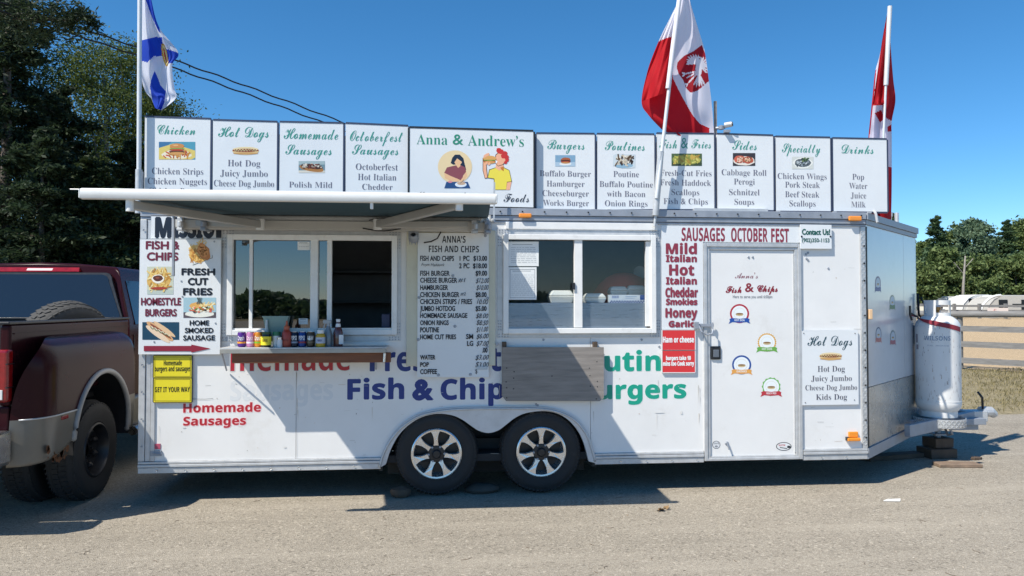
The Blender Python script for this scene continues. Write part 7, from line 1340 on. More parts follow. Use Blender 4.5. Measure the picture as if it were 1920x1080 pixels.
TW = mat('scuffed_white_tank', (.76, .76, .75), .4, var=.05, scale=9, dirt=.35, dcol=(.45, .36, .30), bump=.03, bscale=20, stretch=(1, 1, .35))
pr = [(0, .44), (.175, .44), (.175, .50), (.185, .51), (.205, .54), (TRAD, .57), (TRAD + .002, .60), (TRAD, .605), (TRAD, .615)] + [(TRAD, .62 + .08 * k) for k in range(10)] + [(TRAD, 1.355), (TRAD - .006, 1.40), (TRAD - .028, 1.44), (TRAD - .07, 1.475), (.09, 1.493), (0, 1.497)]
MB().lathe(pr, (TC.x, TC.y, 0), None, n=56).build('body', TW, tank, smooth='auto')
mb = MB(); mb.lathe([(TRAD + .001, .600), (TRAD + .005, .605), (TRAD + .001, .612)], (TC.x, TC.y, 0), None, n=56); mb.lathe([(TRAD + .0005, 1.375), (TRAD - .001, 1.381)], (TC.x, TC.y, 0), None, n=56); mb.build('weld_seam', TW, tank, smooth=True)
def collar(a0, a1, z0, z1, n=18):
    vs = []; m = n + 1
    for (r_, z) in ((.118, z0), (.118, z1), (.124, z1 + .003), (.124, z0)):
        for k in range(m): a_ = a0 + (a1 - a0) * k / n; vs.append((TC.x + r_ * math.cos(a_), TC.y + r_ * math.sin(a_), z))
    fs = []
    for i in range(4):
        j = (i + 1) % 4
        for k in range(n): fs.append((i * m + k, i * m + k + 1, j * m + k + 1, j * m + k))
    return vs, fs
mb = MB(); mb.add(*collar(0, 2 * math.pi, 1.472, 1.515, 40)); mb.add(*collar(0, 2 * math.pi, 1.60, 1.645, 40))
for (a0, a1) in ((-175, -130), (-55, -5), (40, 140)): mb.add(*collar(R(a0), R(a1), 1.5155, 1.5995, 10))
mb.build('collar', TW, tank, smooth='auto')
mb = MB(); mb.lathe([(0, 1.49), (.022, 1.49), (.022, 1.54), (.035, 1.545), (.035, 1.575), (0, 1.58)], (TC.x, TC.y, 0), None, n=12); mb.tube([(TC.x, TC.y, 1.52), (TC.x - .08, TC.y - .02, 1.54)], .014, 8); mb.build('valve', mat('brass', (.25, .14, .05), .35, metal=.8), tank, smooth='auto')
cdir = math.atan2(CAM_Y - TC.y, 0 - TC.x)
def tank_text(s_, a0, a1, z0, z1, col, nm='lettering', f='bo'):
    out, lo, hi = layout(f, s_); mb = MB()
    for (gx, ps, tr) in out:
        mb.add([(TC.x + (TRAD + .0015) * math.cos(cdir + R(a0 + (a1 - a0) * (gx + p[0] - lo) / (hi - lo))), TC.y + (TRAD + .0015) * math.sin(cdir + R(a0 + (a1 - a0) * (gx + p[0] - lo) / (hi - lo))), z0 + p[1] / .68 * (z1 - z0)) for p in ps], tr, col)
    mb.build(nm, PRINT, tank)
tank_text('WILSONS', -34, 33, 1.235, 1.278, srgb('#8a9bb0')); tank_text('FUEL  PROPANE', -25, 28, 1.175, 1.188, srgb('#a9b0ba'), f='sa')
mb = MB()
for (a_, z, w_, h_) in ((-62, 1.25, 9, .09), (-60, 1.16, 10, .05)):
    vs = [(TC.x + (TRAD + .0012) * math.cos(cdir + R(a_ + w_ * (k / 4 - .5))), TC.y + (TRAD + .0012) * math.sin(cdir + R(a_ + w_ * (k / 4 - .5))), z + h_ * (j - .5)) for j in (0, 1) for k in range(5)]
    mb.add(vs, [(k, k + 1, k + 6, k + 5) for k in range(4)], srgb('#8f8a94'))
mb.build('decal', PRINT, tank)
mb = MB()                                     # scratches and drips
for k in range(130):
    a_ = cdir + R(rn(-85, 85)); z = rn(.58, 1.40) if rn(0, 1) < .7 else rn(.58, .9); h_ = rn(.006, .05); w_ = rn(.002, .006) / TRAD; c_ = random.choice([(.36, .35, .35), (.45, .33, .26), (.5, .5, .52), (.25, .2, .18)])
    mb.add([(TC.x + (TRAD + .0009) * math.cos(a_ + s_ * w_ / 2), TC.y + (TRAD + .0009) * math.sin(a_ + s_ * w_ / 2), zz) for s_, zz in ((-1, z), (1, z), (.5, z + h_), (-.3, z + h_))], [(0, 1, 2, 3)], c_)
mb.build('scratch', PRINT, tank, kind='stuff')
# strap
def strap_pt(k, n=24):
    f = k / n; a_ = cdir + R(-78 + 150 * f); z = 1.475 - .13 * f; r_ = TRAD + .004 - (.04 * max(0, 1 - f * 3.2)) 
    return Vector((TC.x + r_ * math.cos(a_), TC.y + r_ * math.sin(a_), z))
mb = MB(); pts = [strap_pt(k) for k in range(25)]; vs = []
for i, p in enumerate(pts): w_ = .006 + .018 * min(1, max(0, (i - 3) / 8)); vs += [(p.x, p.y, p.z - w_), (p.x, p.y, p.z + w_)]
mb.add(vs, [(2 * i, 2 * i + 2, 2 * i + 3, 2 * i + 1) for i in range(24)]); s0 = nose(NL * .86, 1.50, .02); mb.tube([s0, (pts[0] + Vector((-.02, -.0, .0)))], .008, 6)
o = mb.build('strap', mat('red_strap', (.28, .03, .05), .7), tank); sd = o.modifiers.new('thick', 'SOLIDIFY'); sd.thickness = .003
n0 = Vector(nose(NL * .78, 1.50, -.03)); MB().tube([n0 + Vector((0, 0, .09)), n0, n0 + Vector((.02, 0, -.06))], .012, 8).build('strap_hook', BLACKP, tank)
MB().tube([n0 + Vector((0, 0, .02)), n0 + Vector((.12, .05, -.03)), pts[0] + Vector((-.02, -.02, -.02))], .009, 6).build('hook_line', BLACKP, tank)
mb = MB(); p = Vector(nose(NL * .985, 1.4, -.02)); mb.tube([p + Vector((0, 0, .32)), p + Vector((.01, 0, .1)), p + Vector((.05, -.02, .0)), p + Vector((.08, -.03, .14)), p + Vector((.03, -.01, .28))], .012, 8); mb.build('gas_hose', CABLE, tank, smooth=True)
mb = MB(); p = Vector(nose(NL * .97, 1.28, -.01)); mb.box(p.x - .03, p.x + .03, p.y - .03, p.y + .0, 1.18, 1.38); mb.build('regulator', mat('regulator_green', (.14, .20, .21), .4), tank, bevel=.006)
# coupler and jack
mb = MB(); mb.box(cp.x - .25, cp.x - .02, 1.18, 1.32, .34, .46); mb.tube([(cp.x - .06, 1.25, .44), (cp.x + .06, 1.25, .44), (cp.x + .12, 1.25, .40)], [.06, .055, .035], 12); cpl = mb.build('coupler', ALU, TR, bevel=.01)
MB().tube([(cp.x - .05, 1.22, .47), (cp.x - .07, 1.2, .60), (cp.x - .12, 1.2, .66)], .012, 8).build('latch_lever', BLACKP, cpl, smooth=True)
J = TC + Vector((.10, .16, 0)); mb = MB(); mb.tube([(J.x, J.y, .10), (J.x, J.y, .42)], .03, 12); mb.box(J.x - .08, J.x + .08, J.y - .08, J.y + .08, .22, .232); mb.build('jack', ALUD, TR, smooth='auto')
MB().tube([W(1776, 7.6, .36), W(1782, 7.6, .28), W(1774, 7.65, .26), W(1768, 7.7, .33)], .012, 8).build('safety_chain', ALUD, TR, smooth=True)
def slab(name, label, cat, c, sx, sy, sz, rz, m, jig=.01, group=None):
    mb = MB(); Mz = Matrix.Rotation(rz, 3, 'Z'); n_ = 6; vs = []
    for k in range(n_ + 1):
        for (a_, b_) in ((-1, 0), (1, 0), (1, 1), (-1, 1)): vs.append(Vector(c) + Mz @ Vector(((k / n_ - .5) * sx, a_ * sy / 2 + rn(-jig, jig), b_ * sz + (rn(-jig, jig) * .5 if b_ else 0))))
    fs = [(0, 1, 2, 3)[::-1], tuple(n_ * 4 + i for i in range(4))]
    for k in range(n_):
        for i in range(4): j = (i + 1) % 4; fs.append((k * 4 + i, k * 4 + j, k * 4 + 4 + j, k * 4 + 4 + i))
    mb.add(vs, fs); return one(mb, name, m, label, cat, group, bevel=.006)
slab('wood_block', 'dark wooden block under the tongue jack, topmost of the stack', 'block', (J.x, J.y, GZ + .105), .22, .20, .10, .1, WOODB, .004)
slab('wood_block', 'dark wooden block lying under the jack block on the asphalt', 'block', (J.x - .03, J.y - .02, GZ), .30, .24, .10, .05, WOODB, .004)
p = G(1812, 874, GZ); slab('plank', 'short pale brown plank lying flat beside the jack blocks', 'plank', (p.x - .1, p.y, GZ), .42, .15, .035, -.12, mat('pale_plank', (.24, .17, .12), .85, var=.3, scale=6, stretch=(1, 6, 6)), .006)
p = G(1828, 868, GZ); slab('wood_scrap', 'splintered scrap of wood on the plank near the tongue', 'scrap', (p.x, p.y - .02, GZ + .036), .11, .05, .03, .3, WOODB, .01)
p = G(1762, 868, GZ); slab('plank', 'dark plank leaning in the shadow behind the jack blocks', 'plank', (p.x - .35, p.y + .25, GZ), .7, .14, .05, .2, WOODB, .006)
# chocks at the trailer wheels
def rock(name, label, cat, c, r_, m, sc=(1, 1, 1), group=None, n=12):
    mb = MB(); vs = []; fs = []; k2 = n // 2
    for j in range(k2 + 1):
        th = math.pi * j / k2
        for i in range(n):
            a_ = 2 * math.pi * i / n; q = r_ * rn(.86, 1.1); vs.append((c[0] + q * math.sin(th) * math.cos(a_) * sc[0], c[1] + q * math.sin(th) * math.sin(a_) * sc[1], c[2] + max(-.9, -math.cos(th)) * q * sc[2]))
    for j in range(k2):
        for i in range(n): fs.append((j * n + i, j * n + (i + 1) % n, (j + 1) * n + (i + 1) % n, (j + 1) * n + i))
    mb.add(vs, fs); return one(mb, name, m, label, cat, group, smooth='auto')
p = G(750, 936, GZ); rock('wheel_chock', 'dark round-ended wood chunk wedged left of the trailer’s rear wheel', 'chock', (p.x, p.y + .06, GZ + .045), .07, WOODB, (1.2, .9, .75))
p = G(904, 930, GZ); rock('wheel_chock', 'flat dark slab of rock between the two trailer wheels', 'chock', (p.x, p.y + .12, GZ + .03), .15, mat('dark_rock', (.07, .06, .05), .9, var=.3, scale=8, bump=.3), (1.05, .6, .34))

# ================================================================ litter and small stones
p = G(1245, 957, GZ); mb = MB()
for k in range(6):
    a_ = rn(0, 6.3); c_ = Vector((p.x + rn(-.05, .05), p.y + rn(-.03, .03), GZ + .004)); l_ = rn(.03, .06)
    d1_ = Vector((math.cos(a_), math.sin(a_), rn(0, .5))) * l_; d2_ = Vector((-math.sin(a_), math.cos(a_), rn(0, .6))) * l_ * .5; mb.add([c_, c_ + d1_ * .5 + d2_, c_ + d1_, c_ + d1_ * .5 - d2_ + Vector((0, 0, .02))], [(0, 1, 2, 3)])
one(mb, 'dry_leaf', mat('dry_leaf_brown', (.24, .15, .07), .8, var=.2, scale=30), 'curled dry brown leaf on the asphalt in front of the trailer', 'leaf')
p = G(1672, 940, GZ); mb = MB(); mb.add([(p.x - .07, p.y, GZ + .003), (p.x + .06, p.y - .02, GZ + .004), (p.x + .08, p.y + .005, GZ + .02), (p.x - .02, p.y + .03, GZ + .012), (p.x - .06, p.y + .02, GZ + .004)], [(0, 1, 2, 3, 4)]); one(mb, 'paper_scrap', mat('white_paper', (.6, .6, .58), .8), 'torn scrap of white paper lying on the asphalt at right', 'paper')
mb = MB()
for k in range(2600):
    y = CAM_Y + 2.6 + 9.0 * rn(0, 1) ** 1.6; x = rn(-.78, .85) * (y - CAM_Y) + .5; r_ = rn(.002, .0065) * (1 + .5 * (rn(0, 1) > .97)); z = GZ
    if y > 3.6: continue
    a_ = rn(0, 3); vs = [(x + r_ * math.cos(a_ + i * 2.1) * rn(.8, 1.3), y + r_ * math.sin(a_ + i * 2.1) * rn(.7, 1.2), z) for i in range(3)] + [(x, y, z + r_ * rn(.5, 1.0))]
    mb.add(vs, [(0, 1, 3), (1, 2, 3), (2, 0, 3)], random.choice([(.30, .27, .23), (.22, .18, .14), (.36, .33, .29), (.14, .11, .09), (.26, .2, .14)]))
mb.build('loose_gravel', PRINT, None, kind='stuff')
mb = MB()
for k in range(90):
    y = CAM_Y + 2.8 + 6.0 * rn(0, 1); x = rn(-.75, .8) * (y - CAM_Y) + .5; a_ = rn(0, 6.3); l_ = rn(.02, .09)
    mb.tube([(x, y, GZ + .002), (x + l_ * .5 * math.cos(a_), y + l_ * .5 * math.sin(a_), GZ + .004), (x + l_ * math.cos(a_ + .4), y + l_ * math.sin(a_ + .4), GZ + .002)], .0014, 4)
mb.build('twig_litter', mat('dry_twig', (.12, .08, .05), .9), None, kind='stuff')

# ================================================================ fence and far fence
fz = (-.02, .26, .64, 1.0)
fence = thing('rail_fence', 'weathered grey wooden rail fence along the sandy arena', 'fence', (F0.x, F0.y, GZ))
seg = 3.0
for k in range(-5, 6):
    a_ = F0 + FD * (seg * k); b_ = F0 + FD * (seg * (k + 1))
    for z, h_ in ((.20, .145), (.61, .145), (1.0, .14)):
        MB().bar((a_.x, a_.y, z), (b_.x - FD.x * .01, b_.y - FD.y * .01, z + rn(-.015, .015)), .04, h_).build('rail', WOODF, fence)
    MB().tube([(a_.x, a_.y, 1.36), ((a_.x + b_.x) / 2, (a_.y + b_.y) / 2, 1.375), (b_.x, b_.y, 1.36)], [.085, .08, .085], 10).build('top_log', WOODF, fence, smooth='auto')
    p = a_ + FN * .06; MB().tube([(p.x, p.y, GZ), (p.x, p.y, 1.34)], .07, 10).build('post', WOODF, fence, smooth='auto')
bk = MB(); rows_ = [(33, -.02), (38, .22), (43, .56), (47, .72), (50, .74), (52, .45), (58, -.02)]
for (d_, z_) in rows_: bk.v += [tuple(W(px_, d_, z_ + .03 * math.sin(px_ * .05 + d_) * (z_ > 0))) for px_ in range(1560, 2260, 25)]
nb = len(range(1560, 2260, 25))
for j in range(len(rows_) - 1):
    for i in range(nb - 1): bk.f.append((j * nb + i, j * nb + i + 1, (j + 1) * nb + i + 1, (j + 1) * nb + i)); bk.c.append(None); bk.mi.append(0)
bk.build('sand_bank', SANDM, None, smooth=True, kind='structure')
ff = thing('stand_rail', 'grey double rail with a pale banner in front of the campers', 'rail', W(1850, 47, .7).to_tuple())
for z in (1.22, 1.53): MB().bar(W(1700, 47.5, z), W(2000, 46.5, z), .06, .13).build('rail', WOODF, ff)
for x in (1728, 1789, 1836, 1885, 1935, 1980): MB().bar(W(x, 47, .6), W(x, 47, 1.68), .15, .15, up=(0, 1, 0)).build('post', WOODF, ff)
a_ = W(1851, 46.6, 0); b_ = W(1890, 46.3, 0); mb = MB(); mb.bar((a_.x, a_.y, 1.18), (b_.x, b_.y, 1.18), .02, .46); bn = mb.build('banner', mat('pale_banner', (.62, .54, .50), .7), ff)
mb = MB(); c_ = (a_ * .68 + b_ * .32)
for (u, v) in ((-.16, -.12), (-.06, .06), (.03, -.05), (.1, .12)): mb.bar((c_.x + u, c_.y - .05, 1.18 + v), (c_.x + u + .1, c_.y - .05, 1.18 + v + .1), .01, .03)
mb.build('banner_print', mat('banner_red', (.5, .12, .1), .7), bn)
a_ = W(1722, 46.6, 0); b_ = W(1741, 46.4, 0); mb = MB(); mb.bar((a_.x, a_.y, 1.25), (b_.x, b_.y, 1.25), .02, .5); mb.build('banner', mat('cream_banner', (.62, .60, .50), .7), ff)

# ================================================================ campers behind the arena
CW = mat('camper_white', (.72, .72, .70), .35, var=.04, scale=.6, dirt=.2); CD = mat('camper_dark_glass', (.012, .014, .018), .25, spec=.35); CB = mat('camper_beige', (.50, .48, .44), .4, var=.05)
def camper(label, px0, px1, depth, ztop, m, wins=(), front='round', stripe=None, z0=.55):
    A_ = W(px0, depth, 0); B_ = W(px1, depth, 0); d = (B_ - A_); L = d.length; d.normalize(); n_ = Vector((-d.y, d.x, 0))
    t = thing('camper', label, 'camper trailer', (A_ + B_) / 2 + Vector((0, 0, GZ)), 'campers parked beyond the arena')
    fr = {'round': [(0, z0), (0, ztop - 1.1), (.15, ztop - .6), (.5, ztop - .2), (1.1, ztop), (L, ztop), (L, z0)], 'flat': [(0, z0), (0, ztop - .08), (.08, ztop), (L - .08, ztop), (L, ztop - .08), (L, z0)]}[front]
    PP = lambda a, b, dd: A_ + d * a + n_ * dd + Vector((0, 0, b))
    MB().prism([fr], PP, 0, 2.4).build('body', m, t, bevel=.05)
    MB().prism([[(.2 if front == 'flat' else 1.1, ztop + .001), (L - .1, ztop + .001), (L - .1, ztop + .08), (.3 if front == 'flat' else 1.2, ztop + .08)]], PP, .1, 2.3).build('roof', CW, t)
    for (u0, u1, v0, v1, mm) in wins:
        a0, a1 = u0 * L, u1 * L
        MB().prism([[(a0, v0), (a1, v0), (a1, v1), (a0, v1)]], PP, -.03, .01).build('window', mm, t, bevel=.01)
    for u in (.45, .55):
        c_ = A_ + d * (L * u); MB().lathe([(0, -.02), (.16, -.02), (.17, 0), (.34, 0), (.36, .06), (.36, .2)], (c_.x, c_.y, .36 + GZ), Matrix((d, -Vector((0, 0, 1)), -n_)).transposed().inverted().transposed() if False else Matrix.Rotation(math.atan2(d.y, d.x), 3, 'Z') @ Matrix.Rotation(R(90), 3, 'X'), n=18).build('wheel', BLACKP, t)
    return t
camper('long low white camper with a dark window band behind the tank', 1690, 1812, 58, 2.18, CW, ((.1, .45, 1.45, 1.95, CD), (.52, .92, 1.4, 1.8, CD)), 'flat')
camper('rounded white camper with a large dark front window', 1803, 1858, 55, 2.28, CW, ((.24, .80, 1.25, 2.05, CD),), 'round')
camper('pale beige camper with square black windows at the right edge', 1850, 2010, 52, 2.20, CB, ((.14, .24, 1.40, 1.95, CD), (.30, .40, 1.5, 1.66, CD), (.405, .5, .9, 1.95, CD), (.55, .72, 1.45, 1.85, CD), (.8, .95, 1.4, 1.85, CD)), 'round')
mb = MB()
A_ = W(1838, 51, 0); arc = [(A_.x + 1.5 * (1 - math.cos(k * math.pi / 16)), A_.y, .9 + 1.35 * math.sin(k * math.pi / 16)) for k in range(9)]
mb.tube(arc, .09, 8); one(mb, 'curved_frame', CW, 'white curved tube frame in front of the rounded camper', 'frame', smooth='auto')

# ================================================================ power lines
pl_t = thing('power_line', 'two twisted black overhead cables running behind the left signs', 'cable', W(60, 12, 7).to_tuple())
for (y0, ym, y1, x0, x1) in ((24, 88, 232, 70, 652), (40, 112, 240, 70, 636)):
    pts = []
    for k in range(41):
        f = k / 40; px = x0 + (x1 - x0) * f; py = y0 + (y1 - y0) * f - (24 if y0 == 24 else 22) * math.sin(math.pi * f) * (.2 + .0 * f) + 1.2 * math.sin(k * 1.3)
        dep = 13 + 5 * f; q = W(px, dep, 0); q.z = CAM_H + (571.5 - py) * dep / FPX; pts.append(q)
    pts = [pts[0] + (pts[0] - pts[4]) * 4] + pts + [pts[-1] + (pts[-1] - pts[-5]) * 6]
    MB().tube(pts, .016, 6).build('cable', CABLE, pl_t, smooth=True)

# ================================================================ trees
def leaf_mat(name, c1, c2, tr=.38, sc=.8):
    m = bpy.data.materials.new(name); m.use_nodes = True; n = m.node_tree.nodes; l = m.node_tree.links; b = n['Principled BSDF']; b.inputs['Roughness'].default_value = .62; b.inputs['Specular IOR Level'].default_value = .3
    tc = n.new('ShaderNodeTexCoord'); t = n.new('ShaderNodeTexNoise'); t.inputs['Scale'].default_value = sc; t.inputs['Detail'].default_value = 6; l.new(tc.outputs['Object'], t.inputs[0])
    w = n.new('ShaderNodeTexWhiteNoise'); ge = n.new('ShaderNodeNewGeometry'); 
    rp = n.new('ShaderNodeValToRGB'); rp.color_ramp.elements[0].position = .35; rp.color_ramp.elements[1].position = .65; rp.color_ramp.elements[0].color = (*c1, 1); rp.color_ramp.elements[1].color = (*c2, 1)
    ad = n.new('ShaderNodeMath'); ad.operation = 'MULTIPLY_ADD'; ad.inputs[1].default_value = .45; l.new(ge.outputs['Random Per Island'], ad.inputs[0]); sb = n.new('ShaderNodeMath'); sb.operation = 'SUBTRACT'; sb.inputs[1].default_value = .22; l.new(t.outputs[0], sb.inputs[0]); l.new(sb.outputs[0], ad.inputs[2]); l.new(ad.outputs[0], rp.inputs[0])
    l.new(rp.outputs[0], b.inputs['Base Color']); tl_ = n.new('ShaderNodeBsdfTranslucent'); l.new(rp.outputs[0], tl_.inputs[0]); ms = n.new('ShaderNodeMixShader'); ms.inputs[0].default_value = tr
    l.new(b.outputs[0], ms.inputs[1]); l.new(tl_.outputs[0], ms.inputs[2]); l.new(ms.outputs[0], n['Material Output'].inputs[0]); MATS[name] = m; return m
LPINE = leaf_mat('pine_needles', (.014, .028, .014), (.045, .070, .032)); LDEC = leaf_mat('broad_leaves', (.045, .075, .018), (.13, .17, .045)); LDARK = leaf_mat('dark_leaves', (.018, .032, .013), (.055, .080, .028))
LFAR = leaf_mat('far_conifer_needles', (.055, .10, .055), (.13, .20, .085), sc=.5); LFARD = leaf_mat('far_broad_leaves', (.10, .15, .050), (.21, .27, .10), sc=.5); LPALE = leaf_mat('pale_leaves', (.09, .15, .09), (.20, .28, .17), sc=.6)
BARK = mat('bark', (.10, .08, .065), .9, var=.3, scale=8, bump=.3); BIRCH = mat('pale_bark', (.26, .24, .21), .85, var=.3, scale=6)
def leaves(name, P, D, size, m, parent, o, asp=.5, flat=.5):
    """P: centres, D: main direction of each leaf (both N x 3)"""
    N = len(P); r = RNG.normal(size=(N, 3)); D = D / (np.linalg.norm(D, axis=1, keepdims=True) + 1e-9)
    s = np.cross(D, r); s[:, 2] *= flat; s /= (np.linalg.norm(s, axis=1, keepdims=True) + 1e-9)
    sz = (size * RNG.uniform(.6, 1.35, (N, 1))); P = P - np.array(o)
    V = np.stack([P - D * sz * .5, P + s * sz * asp * .5 , P + D * sz * .5, P - s * sz * asp * .5], 1).reshape(-1, 3)
    me = bpy.data.meshes.new(name); me.vertices.add(4 * N); me.vertices.foreach_set('co', V.ravel()); me.loops.add(4 * N); me.loops.foreach_set('vertex_index', np.arange(4 * N)); me.polygons.add(N); me.polygons.foreach_set('loop_start', np.arange(0, 4 * N, 4)); me.update(calc_edges=True)
    me.materials.append(m); ob = bpy.data.objects.new(name, me); COL.objects.link(ob); ob.parent = parent; return ob
def conifer(base, h, r, n_br, per, size, m, label, group, bark=BARK, first=.08, limbs=True, dens=1., open_=.12):
    t = thing('pine_tree', label, 'tree', base, group); b = np.array(base)
    MB().tube([(b[0], b[1], b[2]), (b[0] + h * .004, b[1], b[2] + h * .5), (b[0], b[1], b[2] + h * .98)], [h * .016, h * .011, h * .002], 8).build('trunk', bark, t, smooth=True)
    Ps = []; Ds = []; lm = MB()
    for k in range(n_br):
        f = first + (1 - first) * (k + RNG.uniform(0, 1)) / n_br; z = h * f
        L = r * (1 - f) ** .75 * RNG.uniform(.55, 1.15) + r * .05; a = RNG.uniform(0, 2 * math.pi); up = RNG.uniform(-.18, .25) + .25 * (f > .8)
        d = np.array([math.cos(a), math.sin(a), up]); s = RNG.uniform(.12 if limbs else .05, 1, per) ** .7
        P = np.outer(s * L, d); P[:, 2] += z - .12 * L * s ** 2 * 1.0 + .0
        sp_ = (.05 + .16 * (1 - s))[:, None] * L + open_ * .3; P += RNG.normal(size=(per, 3)) * sp_ * np.array([1, 1, .42]); P[:, :2] += 0
        Ps.append(P + b); D = np.tile(d, (per, 1)) + RNG.normal(size=(per, 3)) * .6; Ds.append(D)
        if limbs and k % 2 == 0: lm.tube([b + [0, 0, z], b + [0, 0, z] + d * L * .5, b + [0, 0, z] + d * L * .85 + [0, 0, -.1 * L]], [h * .003, h * .002, h * .001], 4, cap=False)
    leaves('crown', np.concatenate(Ps), np.concatenate(Ds), size, m, t, base, asp=.42, flat=.35)
    if limbs: lm.build('limbs', bark, t, kind='stuff')
    return t
def broadleaf(base, h, r, clumps, per, size, m, label, group, bark=BARK, low=.25, cr=.26, limbs=True, name='leafy_tree', flat=1.):
    t = thing(name, label, 'tree', base, group); b = np.array(base)
    MB().tube([(b[0], b[1], b[2]), (b[0] + h * .01, b[1], b[2] + h * .45), (b[0] - h * .01, b[1], b[2] + h * .85)], [h * .016, h * .010, h * .003], 8).build('trunk', bark, t, smooth=True)
    Ps = []; Ds = []; lm = MB(); zc = h * (low + 1) / 2; rz = h * (1 - low) / 2
    for k in range(clumps):
        v = RNG.normal(size=3); v /= np.linalg.norm(v); q = RNG.uniform(.35, 1) ** .45
        c = np.array([v[0] * r * q, v[1] * r * q, zc + v[2] * rz * q]); w = r * cr * RNG.uniform(.55, 1.25)
        P = RNG.normal(size=(per, 3)) * w * np.array([.6, .6, .42 * flat]) + c; Ps.append(P + b); Ds.append(RNG.normal(size=(per, 3)) + v * .4)
        if limbs and k % 3 == 0: s0 = np.array([0, 0, max(.15 * h, c[2] * .55)]); lm.tube([b + s0, b + (s0 + c) / 2 + RNG.normal(size=3) * .1 * r, b + c], [h * .005, h * .003, h * .001], 5, cap=False)
    leaves('crown', np.concatenate(Ps), np.concatenate(Ds), size, m, t, base, asp=.62)
    if limbs: lm.build('limbs', bark, t, kind='stuff')
    return t
def gw(px, d): return tuple(W(px, d, GZ - .012))
GL = 'trees behind the pickup truck'
conifer(gw(5, 16.5), 10.0, 2.3, 150, 300, .14, LPINE, 'tall dense dark pine at the far left edge, nearest the pickup', GL)
conifer(gw(112, 19), 7.2, 2.5, 130, 260, .15, LPINE, 'dark pine left of the sunlit leafy tree, its side branch against the sky', GL)
conifer(gw(-60, 20), 12.5, 3.4, 130, 260, .17, LPINE, 'tall dark pine partly outside the left edge of the photo', GL)
broadleaf(gw(196, 22), 9.9, 2.4, 170, 400, .078, LDEC, 'sunlit yellow-green leafy tree rising behind the rear flagpole', GL, bark=BIRCH, low=.22)
broadleaf(gw(250, 24), 9.0, 1.9, 120, 360, .08, LDEC, 'narrower leafy tree just right of the rear flagpole', GL, bark=BIRCH, low=.2)
broadleaf(gw(318, 27), 8.4, 1.7, 80, 260, .11, LDARK, 'small dark leafy tree peeking above the Chicken board', GL, low=.2)
conifer(gw(238, 18), 5.6, 2.0, 110, 240, .14, LPINE, 'short dark pine close behind the trailer’s rear corner', GL, first=.02)
conifer(gw(75, 15), 5.2, 2.0, 110, 240, .13, LPINE, 'low dark pine right behind the pickup cab', GL, first=.02)
conifer(gw(165, 16), 4.8, 1.9, 110, 240, .13, LDARK, 'low bushy evergreen between the pickup and the flagpole', GL, first=.02)
conifer(gw(300, 21), 4.9, 1.8, 80, 200, .14, LPINE, 'short pine hidden mostly behind the left end of the trailer', GL, first=.02)
# one long pine bough that reaches into the sky above
t = thing('pine_bough', 'dark pine bough reaching right at the upper left corner', 'branch', W(20, 12, 6.0).to_tuple(), GL)
a0_ = W(-60, 13.0, 0); a1_ = W(172, 12.6, 0); za = CAM_H + (571.5 - 20) * 13 / FPX; zb = CAM_H + (571.5 - 32) * 12.6 / FPX
A0 = np.array([a0_.x, a0_.y, za]); A1 = np.array([a1_.x, a1_.y, zb]); MB().tube([A0, (A0 + A1) / 2 + [0, 0, -.06], A1], [.06, .035, .008], 6).build('stem', BARK, t)
f = RNG.uniform(0, 1, 5200); keep = RNG.uniform(0, 1, 5200) < np.where(f > .62, .75, .95); f = f[keep]
P = A0 + np.outer(f, A1 - A0); P += RNG.normal(size=P.shape) * (np.array([.12, .3, .16]) * (1.9 - 1.45 * f)[:, None]); D = np.tile(A1 - A0, (len(f), 1)) + RNG.normal(size=P.shape) * 1.5
P[:, 2] += .10 * np.sin(f * 30); leaves('needles', P, D, .11, LPINE, t, tuple(W(20, 12, 6.0)), asp=.28)
# lower forest mass on the left
def mass(name, px0, px1, d0, d1, h0, h1, n, size, m, label=None):
    px = RNG.uniform(px0, px1, n); d = RNG.uniform(d0, d1, n); lat = (px - 960) / FPX * d
    hh = h0 + (h1 - h0) * (.5 + .5 * np.sin(px * .045 + d) * np.cos(px * .021 + 1)); z = hh * RNG.uniform(0, 1, n) ** .8
    P = np.stack([lat * math.cos(YAW) + d * math.sin(YAW), d * math.cos(YAW) - lat * math.sin(YAW) + CAM_Y, z], 1)
    o = leaves(name, P, RNG.normal(size=(n, 3)), size, m, None, (0, 0, 0), asp=.6); o['kind'] = 'stuff'; return o
mass('undergrowth', -120, 330, 20, 27, 1.5, 3.4, 42000, .22, LPINE)
# right-hand woods
GR = 'trees of the wood beyond the arena'
def tree_r(kind, px, ytop, d, rpx, m, label, first=.1, **k):
    h = zat(ytop, d) - GZ; r_ = rpx * d / FPX
    if kind == 'c': return conifer(gw(px, d), h, r_ * 1.3, 105, 125, .34, m, label, GR, limbs=False, first=first)
    return broadleaf(gw(px, d), h, r_, 75, 150, .28, m, label, GR, limbs=False, low=k.get('low', .2), cr=.34)
tree_r('b', 1726, 450, 70, 26, LFARD, 'rounded green tree directly beside the trailer’s front edge')
tree_r('c', 1757, 406, 68, 42, LFAR, 'pointed blue-green conifer, tallest just right of the trailer nose')
tree_r('b', 1791, 422, 70, 26, LFARD, 'yellow-green leafy tree between the pointed conifer and the pale tree')
tree_r('b', 1828, 408, 66, 30, LPALE, 'pale silvery-green tree with a loose open top', low=.45)
tree_r('b', 1858, 436, 72, 26, LFARD, 'lower green tree right of the pale silvery tree')
tree_r('c', 1889, 414, 67, 36, LFAR, 'dark broad conifer near the right edge of the photo')
tree_r('b', 1917, 408, 70, 28, LFARD, 'bright green leafy tree cut by the right edge of the photo')
tree_r('c', 1950, 398, 68, 30, LFAR, 'conifer standing just outside the right edge of the photo')
tree_r('c', 1676, 402, 62, 20, LFAR, 'conifer tip showing just above the trailer’s front roof corner')
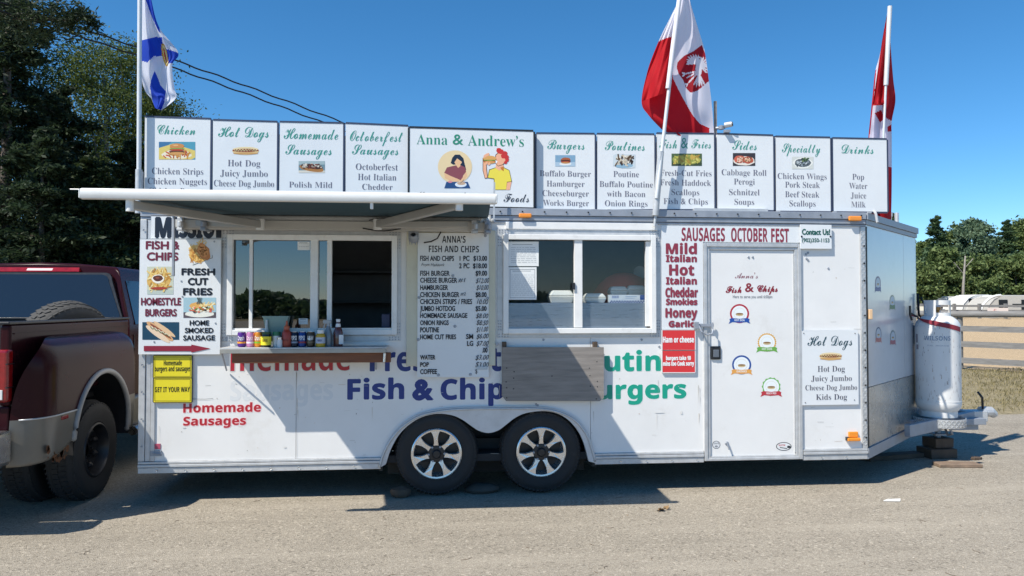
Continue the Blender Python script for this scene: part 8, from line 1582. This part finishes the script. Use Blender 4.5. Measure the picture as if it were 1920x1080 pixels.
tree_r('c', 1418, 392, 64, 30, LFAR, 'tree top glimpsed in the gap under the Sides board')
tree_r('b', 1772, 462, 60, 28, LFARD, 'low leafy tree in front of the pointed conifer')
tree_r('b', 1845, 478, 59, 32, LFARD, 'low leafy tree in front of the pale silvery tree')
tree_r('b', 1905, 470, 59, 30, LFARD, 'low leafy tree in front of the dark broad conifer')
tree_r('b', 1728, 490, 58, 24, LFARD, 'low leafy tree right behind the gas tank and campers')
bt = thing('bare_trunk', 'thin pale bare trunk standing in front of the wood', 'tree', gw(1803, 57.5)); q = W(1803, 57.5, 0); MB().tube([(q.x, q.y, GZ), (q.x + .15, q.y, 3.0), (q.x + .35, q.y, 5.4)], [.12, .10, .05], 8).build('trunk', BIRCH, bt, smooth=True)
mb = MB(); mb.tube([(q.x + .2, q.y, 4), (q.x - .6, q.y, 4.9)], .03, 5); mb.tube([(q.x + .25, q.y, 4.4), (q.x + 1.0, q.y, 5.2)], .03, 5); mb.build('limbs', BIRCH, bt)
mass('forest_understory', 1640, 2120, 61, 80, 3.0, 6.2, 60000, .42, LFAR)
mass('forest_edge', 330, 1640, 60, 74, 3.5, 6.6, 40000, .6, LFAR)
mass('forest_edge', 1640, 2120, 59, 62, .8, 2.6, 16000, .34, LFARD)
# unseen low ridge added behind the camera for the windows to reflect
vs = []; fs = []; n_ = 500
for i in range(n_ + 1):
    x = -160 + 320 * i / n_; h_ = 1.9 + .4 * math.sin(i * .09) + rn(-.3, .3); vs += [(x, -92, GZ - .1), (x, -95, h_), (x, -112, h_ * .8), (x, -130, GZ - .1)]
for i in range(n_):
    for k in range(3): a_ = i * 4 + k; fs.append((a_, a_ + 1, a_ + 5, a_ + 4))
mb = MB().add(vs, fs); mb.build('reflection_ridge', mat('reflection_ridge_green', (.03, .045, .02), .9, var=.4, scale=.4), None, kind='structure')

n = 26000; P = np.stack([RNG.uniform(-130, 130, n), RNG.uniform(-90, -80, n), np.zeros(n)], 1); hh = 2.2 + .5 * np.sin(P[:, 0] * .21) + .5 * np.sin(P[:, 0] * .57 + 1); P[:, 2] = hh * RNG.uniform(0, 1, n) ** .7  # unseen leaf mass added before the ridge to roughen its reflection
o = leaves('reflection_wood', P, RNG.normal(size=(n, 3)), 1.0, LFAR, None, (0, 0, 0), asp=.6); o['kind'] = 'stuff'

n = 26000; y = RNG.uniform(4.2, 11.2, n); x = RNG.uniform(3.5, 14.5, n); k = RNG.uniform(0, 1, n) < .35 + .65 * (np.sin(x * 1.9 + y) * np.sin(y * 2.3) > .1); x, y = x[k], y[k]; n = len(x)
P = np.stack([x, y, np.full(n, GZ + .022)], 1); D = RNG.normal(size=(n, 3)) * .5; D[:, 2] = 1
o = leaves('dry_grass', P, D, .075, leaf_mat('dry_grass_blades', (.16, .14, .06), (.34, .28, .14), tr=.3, sc=2), None, (0, 0, 0), asp=.16); o['kind'] = 'stuff'
